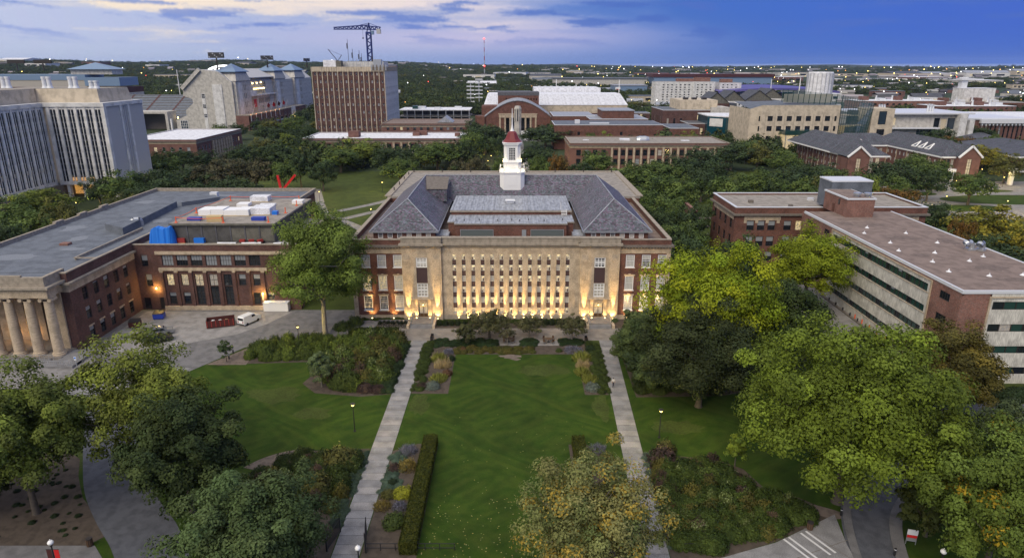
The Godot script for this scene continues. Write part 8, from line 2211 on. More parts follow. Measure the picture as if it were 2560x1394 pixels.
	place(crown_mesh(77, 90, 50, 0.07, LEAF.blue[0], LEAF.blue[1], 1.0, 0.24, 0.6, 0.85), "crown", M.leaves, o, Transform3D(Basis.from_scale(V(3.6, 4.6, 3.6)), V(0, 0.6, 0)))
	place(trunks[0], "trunk", M.bark, o, Transform3D(Basis.from_scale(V(2, 6, 2)), Vector3.ZERO))

func lamp_post(label: String, x: float, z: float, h: float, e: float, near := false) -> void:
	var o := thing("lamp_post", label, "lamp post", V(x, 0, z), 0, "lit lamp posts on the campus")
	var b := nb(); b.tube([V(0, 0, 0), V(0, h - 0.25, 0)], [0.07, 0.055], 6); b.box(-0.16, 0, -0.16, 0.16, 0.12, 0.16); part(b, "pole", M.dark_bronze, o)
	b = nb(); b.lathe(V(0, h, 0), [[0.3, 0.0], [0.36, 0.06], [0.34, 0.14], [0.0, 0.2]], 10); b.bar(V(0, h - 0.3, 0), V(0, h - 0.24, 0), 0.3); part(b, "cap", M.dark_bronze, o)
	b = nb(); b.lathe(V(0, h - 0.24, 0), [[0.12, 0], [0.2, 0.1], [0.2, 0.22], [0.0, 0.235]], 10); part(b, "bulb", M.lamp_yellow, o)
	lamp(o, V(0, h - 0.12, 0), Color(1, 0.76, 0.22), e, 0.12)

func globe_lamp(label: String, x: float, z: float, h: float, banner: bool) -> void:
	var o := thing("globe_lamp", label, "lamp post", V(x, 0, z), 0, "white globe lamps along the street")
	var b := nb(); b.lathe(Vector3.ZERO, [[0.22, 0], [0.2, 0.5], [0.09, 0.7], [0.07, h - 0.75], [0.13, h - 0.6], [0.16, h - 0.5]], 10); part(b, "pole", M.black_metal, o)
	b = nb(); b.lathe(V(0, h - 0.5, 0), [[0.14, 0], [0.28, 0.16], [0.29, 0.3], [0.2, 0.44], [0.06, 0.5], [0.05, 0.62], [0.0, 0.66]], 14); part(b, "globe", M.white_paint, o)
	if banner:
		for q in [-1, 1]:
			b = nb(); b.box(minf(0.12 * q, 0.62 * q), h - 2.4, -0.015, maxf(0.12 * q, 0.62 * q), h - 1.1, 0.015); part(b, "banner", M.maroon_paint if q < 0 else M.red_bright, o)
			b = nb(); b.bar(V(0, h - 1.08, 0), V(0.66 * q, h - 1.08, 0), 0.04); part(b, "banner_arm", M.black_metal, o)

func car(called: String, label: String, x: float, z: float, turn: float, paint: String, l: float, h: float, van := false, lights := false) -> void:
	var o := thing(called, label, "van" if van else "car", V(x, 0.05, z), turn)
	var w := 0.92
	# side outline, front to +x
	var side: Array = [[-l / 2, 0.35], [-l / 2 + 0.02, 0.95], [-l / 2 + 0.08, h - 0.25], [-l / 2 + 0.3, h], [l * 0.16, h], [l * 0.29, h - 0.62], [l / 2 - 0.12, h - 0.78], [l / 2, 0.75], [l / 2 - 0.04, 0.35]] if van else [[-l / 2, 0.35], [-l / 2, 0.85], [-l / 2 + 0.25, h - 0.45], [-l * 0.3, h - 0.04], [-l * 0.02, h], [l * 0.12, h - 0.06], [l * 0.25, h - 0.5], [l / 2 - 0.15, h - 0.66], [l / 2, 0.65], [l / 2 - 0.05, 0.35]]
	var b := nb()
	var n := side.size()
	for i in n:
		var p: Array = side[i]; var q: Array = side[(i + 1) % n]
		var wp := w * (0.86 if p[1] > h - 0.3 else 1.0); var wq := w * (0.86 if q[1] > h - 0.3 else 1.0)
		b.quad(V(p[0], p[1], wp), V(q[0], q[1], wq), V(q[0], q[1], -wq), V(p[0], p[1], -wp))
		b.tri(V(0, 0.6, w), V(q[0], q[1], wq), V(p[0], p[1], wp)); b.tri(V(0, 0.6, -w), V(p[0], p[1], -wp), V(q[0], q[1], -wq))
	part(b, "body", M[paint], o)
	for s in [-1, 1]:
		for q in [-l * 0.31, l * 0.31]:
			b = nb(T(q, 0.33, 0.72 * s) * Transform3D(Basis(Vector3.RIGHT, PI / 2), Vector3.ZERO)); b.lathe(Vector3.ZERO, [[0.0, -0.13], [0.3, -0.13], [0.34, -0.08], [0.34, 0.12], [0.28, 0.215], [0.0, 0.215 * 1.0]] if s > 0 else [[0.0, -0.215], [0.28, -0.215], [0.34, -0.12], [0.34, 0.08], [0.3, 0.13], [0.0, 0.13]], 14)
			part(b, "wheel", M.tyre, o)
		b = nb(); b.quad(V(-l * 0.02, h - 0.55, 0.945 * s * w / 0.92), V(l * 0.2, h - 0.55, 0.945 * s), V(l * 0.12, h - 0.16, 0.87 * s), V(-l * 0.02, h - 0.16, 0.87 * s)); part(b, "side_window", M.dark_glass, o)
		if not van:
			b = nb(); b.quad(V(-l * 0.34, h - 0.5, 0.945 * s), V(-l * 0.04, h - 0.5, 0.945 * s), V(-l * 0.04, h - 0.14, 0.87 * s), V(-l * 0.28, h - 0.16, 0.87 * s)); part(b, "side_window", M.dark_glass, o)
		b = nb(); b.box(-l / 2 - 0.03, 0.75, 0.62 * s - 0.12, -l / 2 + 0.05, 1.05, 0.62 * s + 0.12); part(b, "tail_light", M.lamp_red if lights else M.red_paint, o)
	b = nb(); b.quad(V(l * 0.285 if van else l * 0.235, h - 0.56, 0.76), V(l * 0.285 if van else l * 0.235, h - 0.56, -0.76), V(l * 0.185 if van else l * 0.14, h - 0.07, -0.68), V(l * 0.185 if van else l * 0.14, h - 0.07, 0.68)); b.t = T(0.03, 0.02, 0); part(b, "windscreen", M.dark_glass, o)
	b = nb(); b.box(-l / 2 - 0.01, h - 0.72 if van else h - 0.52, -0.7, -l / 2 + (0.1 if van else 0.24), h - 0.25, 0.7); part(b, "rear_window", M.dark_glass, o)
	b = nb(); b.box(-l / 2 - 0.06, 0.35, -0.85, -l / 2 + 0.06, 0.55, 0.85); part(b, "bumper", M.dark_bronze, o)

func small_things() -> void:
	lamp_post("lamp post in the clipped shrub bank beside the car park", -39.4, -114.8, 4.2, 30, true)
	lamp_post("lamp post on the left lawn", -22.5, -84.9, 4.3, 26, true)
	lamp_post("lamp post on the right lawn above the olive shrub", 20.7, -83.2, 4.3, 30, true)
	var L := [[-73, -252, "behind the columned hall beside the lawn path"], [-80, -279, "farther up the lawn path behind the columned hall"], [-103, -288, "by the red sculpture"], [-120, -276, "among brown trees behind the columned hall"], [-53, -273, "by the sapling on the lawns left of the library"], [-47, -220, "at the near corner of the lawn left of the library"], [-48, -188, "against the left flank of the library"], [-17, -314, "left of the axis walk, nearest the library"], [-12, -337, "left of the axis walk, second from the library"], [-11, -357, "left of the axis walk, third from the library"], [16, -332, "right of the spruce"], [16, -352, "right of the spruce, farther off"], [21, -310, "by the corner of the long brick hall"], [-11, -389, "far up the axis walk under trees"], [103, -342, "at the right end of the long brick hall"], [89, -280, "in the middle of the grove right of the library"], [159, -243, "beside the largest round lawn, left end"], [175, -234, "beside the largest round lawn, right end"], [184, -277, "at the right end of the white arcade"], [210, -286, "before the white entrance portal"], [350, -502, "among dark trees near the white-roofed works"], [216, -309, "behind the broad green tree by the hipped hall"], [134, -197, "under gold trees beyond the long right hall"], [243, -346, "by the slate-roofed hall at the right edge"], [-152, -231, "outside the striped tower's lit lobby"]]
	for q in L: lamp_post("lit lamp post " + q[2], q[0], q[1], 4.2, 40)
	globe_lamp("white globe street lamp with red banners at the bottom left", -46.3, -56.1, 4.6, true)
	globe_lamp("white globe street lamp at the foot of the left walk", -15.3, -55.3, 4.6, false)
	globe_lamp("white globe street lamp behind the autumn tree, by the right walk", 12.8, -55.0, 4.6, false)
	globe_lamp("white globe street lamp in the bottom right corner", 42.5, -54.8, 4.6, false)
	car("van", "white van parked nose-in by the wing of the columned hall", -53.3, -127.2, 1.15, "car_white", 4.6, 1.95, true)
	car("car", "silver estate car by the columned hall's east wall", -68.3, -121.0, 0.5, "car_silver", 4.7, 1.6)
	car("car", "dark car with red tail lights lit, in front of the silver one", -66.6, -117.4, 0.65, "car_dark", 4.6, 1.5, false, true)
	car("car", "pale car on the street before the arched hall", 10.2, -466, 0.4, "car_white", 4.5, 1.5)
	car("bus", "white bus on the street before the arched hall", 9.4, -504, 0.2, "car_white", 9.0, 3.2, true)
	# open skip
	var o := thing("open_skip", "dark red open-topped skip full of rubble in the car park", "skip", V(-58.4, 0.05, -125.6), 0.35)
	var b := nb(); b.box(-2.6, 0.15, -1.2, 2.6, 0.3, 1.2); b.box(-2.6, 0.3, 1.12, 2.6, 1.6, 1.2); b.box(-2.6, 0.3, -1.2, 2.6, 1.6, -1.12); b.box(-2.6, 0.3, -1.12, -2.52, 1.6, 1.12); b.box(2.52, 0.3, -1.12, 2.6, 1.6, 1.12); part(b, "container", M.maroon_paint, o)
	for k in 7: slab("rib", -2.5 + k * 0.8, 0.3, 1.2, -2.38 + k * 0.8, 1.6, 1.28, "red_paint", o)
	for k in 9:
		b = nb(T(-2.0 + k * 0.5, 0.75 + 0.12 * sin(k * 2.0), 0.5 * sin(k * 4.0), k * 1.3)); b.box(-0.5, 0, -0.25, 0.5, 0.25, 0.25); part(b, "rubble", M[["wood_pale", "precast", "stone_dark"][k % 3]], o)
	for q in [["dumpster", "dark blue wheeled dumpster by the inner corner of the columned hall", -72.8, -129.6, "blue_dark"], ["dumpster", "dark red dumpster against the columned hall's east wall", -75.3, -125.0, "maroon_paint"]]:
		o = thing(q[0], q[1], "dumpster", V(q[2], 0.05, q[3]), 0.2)
		b = nb(); b.prism(poly([[-1.0, -0.8], [1.0, -0.8], [1.0, 0.8], [-1.0, 0.8]]), 0.15, 1.2); part(b, "bin", M[q[4]], o)
		b = nb(); b.quad(V(-1.05, 1.22, 0.85), V(1.05, 1.22, 0.85), V(1.05, 1.5, -0.85), V(-1.05, 1.5, -0.85)); b.quad(V(-1.05, 1.2, -0.85), V(1.05, 1.2, -0.85), V(1.05, 1.2, 0.85), V(-1.05, 1.2, 0.85)); part(b, "lid", M.black_metal, o)
		for k in 4: slab("caster", [-0.8, 0.7, -0.8, 0.7][k], 0.0, [-0.7, -0.7, 0.55, 0.55][k], [-0.7, 0.8, -0.7, 0.8][k], 0.16, [-0.55, -0.55, 0.7, 0.7][k], "tyre", o)
	o = thing("white_box", "long white storage box against the hall's wing, right of the van", "container", V(-52.6, 0.05, -133.4))
	b = nb(); b.box(0, 0.1, -1.6, 5.2, 1.9, 0); part(b, "box", M.car_white, o); slab("lid", -0.06, 1.9, -1.66, 5.26, 2.0, 0.06, "white_metal", o)
	# bins, bollards, signs
	var i := 0
	for q in [[-46.0, -60.9, "brown slatted litter bin at the tip of the mulch island, bottom left"], [33.6, -63.6, "brown slatted litter bin by the right crossing"]]:
		o = thing("litter_bin", q[2], "litter bin", V(q[0], 0.02, q[1]))
		b = nb(); b.lathe(Vector3.ZERO, [[0.3, 0], [0.3, 0.9], [0.34, 0.92], [0.34, 1.0], [0.0, 1.02]], 10); part(b, "bin", M.dark_bronze, o)
		for k in 10: slab_t("slat", T(0, 0, 0, TAU * k / 10), -0.06, 0.08, 0.28, 0.06, 0.86, 0.33, "bench_wood", o)
	for q in [[38.3, -66.1, "dark bollard at the corner of the right drive and crossing"], [40.9, -59.4, "dark bollard at the right kerb of the drive, bottom edge"], [-50.7, -112.2, "dark bollard by the car park edge, upper of two"], [-50.4, -109.6, "dark bollard beside the sapling, lower of two"]]:
		o = thing("bollard", q[2], "bollard", V(q[0], 0.03, q[1]))
		b = nb(); b.lathe(Vector3.ZERO, [[0.12, 0], [0.12, 0.85], [0.1, 0.92], [0.0, 0.94]], 10); part(b, "post", M.black_metal, o)
		b = nb(); b.lathe(V(0, 0.7, 0), [[0.125, 0], [0.125, 0.08]], 10); part(b, "band", M.white_metal, o)
	o = thing("sign_post", "pale double sign panel on a post beside the left drive", "sign", V(-38.8, 0, -65.6), 0.3)
	b = nb(); b.bar(V(0, 0, 0), V(0, 1.9, 0), 0.08); part(b, "post", M.galvanised, o)
	slab("panel", -0.28, 1.2, 0.05, 0.28, 1.95, 0.09, "white_metal", o); slab("panel", -0.28, 0.4, 0.05, 0.28, 0.95, 0.09, "white_metal", o); slab("dark_band", -0.24, 1.0, 0.05, 0.24, 1.15, 0.09, "black_metal", o)
	o = thing("campus_sign", "white and red information sign on legs right of the right drive", "sign", V(43.6, 0, -61.2), -0.25)
	for x in [-0.5, 0.46]: slab("leg", x, 0, -0.02, x + 0.06, 1.9, 0.04, "galvanised", o)
	slab("white_panel", -0.52, 1.25, 0.04, 0.52, 1.9, 0.1, "white_metal", o); slab("red_panel", -0.48, 0.9, 0.04, 0.48, 1.2, 0.1, "red_bright", o); slab("grey_panel", -0.48, 0.45, 0.04, 0.48, 0.86, 0.1, "galvanised", o)
	o = thing("parking_sign", "small blue and white sign on a post before the porch ramp", "sign", V(-75.0, 0, -105.6))
	b = nb(); b.bar(Vector3.ZERO, V(0, 2.2, 0), 0.06); part(b, "post", M.galvanised, o)
	slab("plate", -0.2, 1.6, 0.03, 0.2, 2.3, 0.06, "white_metal", o); slab("blue_patch", -0.14, 1.9, 0.06, 0.14, 2.2, 0.075, "blue_tarp", o)
	# iron gates and rails at the foot of the walks
	var g := 0
	for q in [[-19.6, -61.6, 1.35, "left leaf of the black iron gate at the left walk"], [-16.0, -61.4, 1.75, "right leaf of the black iron gate at the left walk"], [17.1, -62.6, 1.5, "black iron gate leaf right of the right walk"]]:
		o = thing("iron_gate", q[3], "gate", V(q[0], 0.03, q[1]), q[2], "iron gates at the walks")
		b = nb(); b.bar(V(-1.6, 0, 0), V(-1.6, 2.5, 0), 0.16); b.bar(V(1.6, 0, 0), V(1.6, 2.1, 0), 0.1); b.bar(V(-1.6, 0.25, 0), V(1.6, 0.25, 0), 0.08); b.bar(V(-1.6, 1.7, 0), V(1.6, 1.7, 0), 0.08); part(b, "frame", M.black_metal, o)
		for k in 15: slab("picket", -1.45 + k * 0.205, 0.1, -0.025, -1.4 + k * 0.205, 2.0 + 0.3 * sin(PI * k / 14.0), 0.025, "black_metal", o)
	for q in [[-15.8, -5.6, "low black rail along the bottom of the central lawn, left part"], [18.6, 21.8, "low black rail at the bottom right of the right walk"]]:
		o = thing("iron_rail", q[2], "railing", V(q[0], 0.03, -60.2))
		var n := int((q[1] - q[0]) / 1.6)
		for k in n + 1:
			b = nb(); b.bar(V(k * 1.6, 0, 0), V(k * 1.6, 0.9, 0), 0.08); part(b, "post", M.black_metal, o)
		b = nb(); b.bar(V(0, 0.85, 0), V(n * 1.6, 0.85, 0), 0.06); b.bar(V(0, 0.3, 0), V(n * 1.6, 0.3, 0), 0.06); part(b, "rail", M.black_metal, o)
	# tables and chairs on the terrace, benches
	for q in [[-0.6, -117.4, "left"], [6.9, -117.2, "right"]]:
		o = thing("terrace_table", "round terrace table in the %s paved bay" % q[2], "table", V(q[0], 0.03, q[1]), 0, "terrace tables")
		b = nb(); b.lathe(Vector3.ZERO, [[0.0, 0.68], [0.62, 0.7], [0.62, 0.74], [0.0, 0.75]], 16); part(b, "tabletop", M.bench_wood, o)
		b = nb(); b.lathe(Vector3.ZERO, [[0.3, 0.0], [0.28, 0.04], [0.05, 0.06], [0.05, 0.69]], 10); part(b, "pedestal", M.black_metal, o)
		for k in 4:
			var a := TAU * (k + 0.5) / 4
			var c := thing("terrace_chair", "dark terrace chair at the %s table, %s" % [q[2], ["near right", "far right", "far left", "near left"][k]], "chair", V(q[0] + sin(a) * 1.05, 0.03, q[1] + cos(a) * 1.05), a, "terrace chairs")
			slab("seat", -0.24, 0.42, -0.24, 0.24, 0.47, 0.24, "bench_wood", c); slab("backrest", -0.24, 0.5, 0.2, 0.24, 0.95, 0.25, "bench_wood", c)
			for p in [[-0.22, -0.22], [0.18, -0.22], [-0.22, 0.18], [0.18, 0.18]]: slab("leg", p[0], 0, p[1], p[0] + 0.04, 0.42, p[1] + 0.04, "black_metal", c)
	for q in [[-21.0, -119.6, PI / 2, "wooden bench at the end of the clipped hedge"], [-15.2, -118.4, -PI / 2, "wooden bench at the left end of the terrace bays"], [14.0, -117.4, PI / 2, "wooden bench at the right end of the terrace bays"]]:
		o = thing("bench", q[3], "bench", V(q[0], 0.03, q[1]), q[2])
		for k in 4: slab("seat_slat", -0.8, 0.42, -0.24 + k * 0.12, 0.8, 0.46, -0.15 + k * 0.12, "bench_wood", o)
		for k in 3: slab("back_slat", -0.8, 0.55 + k * 0.14, 0.24, 0.8, 0.65 + k * 0.14, 0.28, "bench_wood", o)
		for x in [-0.75, 0.69]: slab("leg", x, 0, -0.22, x + 0.06, 0.95, 0.3, "black_metal", o)
	# red beam sculpture
	o = thing("sculpture", "tall red steel sculpture of crossed beams behind the columned hall", "sculpture", V(-84, 0, -245))
	b = nb(); b.bar(V(0, 0, 0), V(-1.6, 11.4, 0), 0.75); part(b, "upright_beam", M.red_bright, o)
	b = nb(); b.bar(V(-0.6, 5.6, 0.4), V(5.0, 11.6, 0.4), 0.75); part(b, "slanting_beam", M.red_bright, o)
	b = nb(); b.bar(V(-3, 0, 1.4), V(-0.4, 6.0, 0.3), 0.6); part(b, "brace_beam", M.red_bright, o)
	# masts
	for q in [[-45.2, 31.4, -760, "nearer, left field light tower with rows of lamps behind the arched hall"], [-37.9, 33.9, -800, "farther, right field light tower with rows of lamps behind the arched hall"]]:
		o = thing("field_light_tower", q[3], "floodlights", V(q[0], 0, q[2]), 0, "field light towers")
		b = nb(); b.bar(Vector3.ZERO, V(0, q[1], 0), 1.1); part(b, "mast", M.galvanised, o)
		for k in 6: slab("lamp_row", -4.2, q[1] - 1.0 - k * 4.0, 0.5, 4.2, q[1] + 0.2 - k * 4.0, 1.4, "white_metal", o)
	o = thing("radio_mast", "tall red and white radio mast with red lights on the horizon", "mast", V(-94, 20, -2400))
	for k in 8:
		b = nb(); b.bar(V(0, k * 14.0, 0), V(0, k * 14.0 + 14.0, 0), 3.0 - k * 0.2); part(b, "mast_section", M.red_paint if k % 2 else M.galvanised, o)
	for y in [24.0, 112.0]:
		b = nb(); b.lathe(V(0, y, 2), [[0.0, -3], [3.4, 0], [0, 3]], 8); part(b, "red_lamp", M.lamp_red, o)
	for q in [[44.4, -700, 35, "behind the field house"], [98.3, -640, 36, "right of the field house"], [259.8, -700, 35, "before the purple roof"], [186.3, -452, 41, "on the left above the cream block's glass"], [191.1, -452, 40.5, "on the right above the cream block's glass"], [-334, -700, 44, "left of the stadium stand"]]:
		o = thing("white_pole", "slim white pole " + q[3], "pole", V(q[0], 0, q[1]))
		b = nb(); b.tube([Vector3.ZERO, V(0, q[2], 0)], [0.5, 0.3], 8); part(b, "shaft", M.white_paint, o)
		b = nb(); b.lathe(V(0, q[2], 0), [[0.35, 0], [0.5, 0.3], [0, 0.7]], 8); part(b, "cap", M.white_metal, o)
	person()

func person() -> void:
	# one figure, mid-stride, meshed from a smooth field round its joints
	var o := thing("person", "person in a light shirt and dark trousers walking along the right walk", "person", V(16.4, 0.06, -98.4), 0.2)
	var J := [[V(0, 1.42, 0), V(0, 1.02, 0), 0.15, 0.13, 1], [V(0, 1.02, 0), V(0, 0.9, 0), 0.14, 0.14, 2], [V(0, 1.45, 0), V(0, 1.56, 0.01), 0.06, 0.055, 0], [V(0, 1.63, 0.015), V(0, 1.67, 0.01), 0.085, 0.095, 3],
		[V(-0.19, 1.4, 0), V(-0.23, 1.12, -0.08), 0.06, 0.045, 1], [V(-0.23, 1.12, -0.08), V(-0.2, 0.9, 0.08), 0.042, 0.034, 0], [V(0.19, 1.4, 0), V(0.23, 1.12, 0.06), 0.06, 0.045, 1], [V(0.23, 1.12, 0.06), V(0.21, 0.92, 0.22), 0.042, 0.034, 0],
		[V(-0.09, 0.9, 0), V(-0.1, 0.48, 0.16), 0.085, 0.06, 2], [V(-0.1, 0.48, 0.16), V(-0.1, 0.08, 0.12), 0.058, 0.042, 2], [V(-0.1, 0.06, 0.1), V(-0.1, 0.04, 0.26), 0.045, 0.035, 4], [V(0.09, 0.9, 0), V(0.1, 0.48, -0.02), 0.085, 0.06, 2], [V(0.1, 0.48, -0.02), V(0.1, 0.12, -0.26), 0.058, 0.042, 2], [V(0.1, 0.09, -0.28), V(0.1, 0.04, -0.12), 0.045, 0.035, 4]]
	var cols := [Color(0.35, 0.2, 0.14), Color(0.55, 0.53, 0.52), Color(0.06, 0.06, 0.075), Color(0.05, 0.03, 0.02), Color(0.3, 0.3, 0.3)]
	var s := 0.03
	var lo := V(-0.36, -0.03, -0.42); var N := Vector3i(24, 62, 27)
	var val := PackedFloat32Array(); val.resize(N.x * N.y * N.z)
	var near := PackedInt32Array(); near.resize(N.x * N.y * N.z)
	for x in N.x:
		for y in N.y:
			for z in N.z:
				var p := lo + V(x, y, z) * s
				var d := 9.0; var best := 9.0; var who := 0
				for j in J:
					var a: Vector3 = j[0]; var ab: Vector3 = j[1] - a
					var t := clampf((p - a).dot(ab) / ab.length_squared(), 0, 1)
					var e := (p - a - ab * t).length() - lerpf(j[2], j[3], t)
					if e < best: best = e; who = j[4]
					var k := 0.03
					var h := clampf(0.5 + 0.5 * (e - d) / k, 0, 1)
					d = lerpf(e, d, h) - k * h * (1 - h)
				val[(x * N.y + y) * N.z + z] = d; near[(x * N.y + y) * N.z + z] = who
	var at := func(x: int, y: int, z: int) -> float: return val[(x * N.y + y) * N.z + z]
	var cell := {}
	for x in N.x - 1:
		for y in N.y - 1:
			for z in N.z - 1:
				var sum := Vector3.ZERO; var n := 0
				for e in [[0, 0, 0, 1, 0, 0], [0, 1, 0, 1, 1, 0], [0, 0, 1, 1, 0, 1], [0, 1, 1, 1, 1, 1], [0, 0, 0, 0, 1, 0], [1, 0, 0, 1, 1, 0], [0, 0, 1, 0, 1, 1], [1, 0, 1, 1, 1, 1], [0, 0, 0, 0, 0, 1], [1, 0, 0, 1, 0, 1], [0, 1, 0, 0, 1, 1], [1, 1, 0, 1, 1, 1]]:
					var f0: float = at.call(x + e[0], y + e[1], z + e[2]); var f1: float = at.call(x + e[3], y + e[4], z + e[5])
					if (f0 < 0) != (f1 < 0):
						sum += V(x + e[0], y + e[1], z + e[2]).lerp(V(x + e[3], y + e[4], z + e[5]), f0 / (f0 - f1)); n += 1
				if n: cell[Vector3i(x, y, z)] = lo + sum / n * s
	var b := nb()
	var AX := [Vector3i(1, 0, 0), Vector3i(0, 1, 0), Vector3i(0, 0, 1)]
	for c in cell:
		for a in 3:
			var u: Vector3i = AX[(a + 1) % 3]; var v: Vector3i = AX[(a + 2) % 3]
			var e: Vector3i = c + AX[a]
			if e.x >= N.x or e.y >= N.y or e.z >= N.z: continue
			var f0: float = at.call(c.x, c.y, c.z); var f1: float = at.call(e.x, e.y, e.z)
			if (f0 < 0) == (f1 < 0) or not (cell.has(c - u) and cell.has(c - v) and cell.has(c - u - v)): continue
			b.col = cols[near[(c.x * N.y + c.y) * N.z + c.z]]
			if f0 < 0: b.quad(cell[c - u - v], cell[c - v], cell[c], cell[c - u])
			else: b.quad(cell[c - u], cell[c], cell[c - v], cell[c - u - v])
	var m := plain("cloth", Color.WHITE, 0.85)
	m.vertex_color_use_as_albedo = true
	part(b, "body", m, o)
	b = nb(); b.box(-0.035, 1.62, 0.1, -0.015, 1.64, 0.11); b.box(0.015, 1.62, 0.1, 0.035, 1.64, 0.11); part(b, "eyes", M.black_metal, o)

# ---- the town, its woods and its lights, out to the horizon

func multi(called: String, label: String, category: String, mesh: Mesh, m: Material, ts: Array, cs: Array, structure := false) -> void:
	var mm := MultiMesh.new()
	mm.transform_format = MultiMesh.TRANSFORM_3D
	mm.use_colors = true
	mm.mesh = mesh
	mm.instance_count = ts.size()
	for i in ts.size():
		mm.set_instance_transform(i, ts[i]); mm.set_instance_color(i, cs[i])
	var o := MultiMeshInstance3D.new()
	o.name = numbered(called); o.multimesh = mm; o.material_override = m
	add_child(o, true)
	tag(o, label, category); o.set_meta("kind", "stuff")

func ramp(az: float, pts: Array) -> float:
	for i in pts.size() - 1:
		if az <= pts[i + 1][0]: return lerpf(pts[i][1], pts[i + 1][1], clampf((az - pts[i][0]) / (pts[i + 1][0] - pts[i][0]), 0, 1))
	return pts[-1][1]

var built := []       # ground rectangles taken by buildings

func taken_ground() -> void:
	# footprints of everything built, so that no wood grows through it
	for o in get_children():
		if not (o is Node3D) or o.get_meta("category", "") not in ["building", "stadium", "building site", "cupola", "steps"]: continue
		var r := Rect2(); var first := true
		for c in o.get_children():
			if c is MeshInstance3D:
				var bb: AABB = o.transform * c.transform * c.mesh.get_aabb()
				var q := Rect2(bb.position.x, bb.position.z, bb.size.x, bb.size.z)
				r = q if first else r.merge(q); first = false
		built.append(r.grow(9.0))

func open_ground(x: float, z: float) -> bool:
	var p := Vector2(x, z)
	for r in built:
		if r.has_point(p): return false
	return true

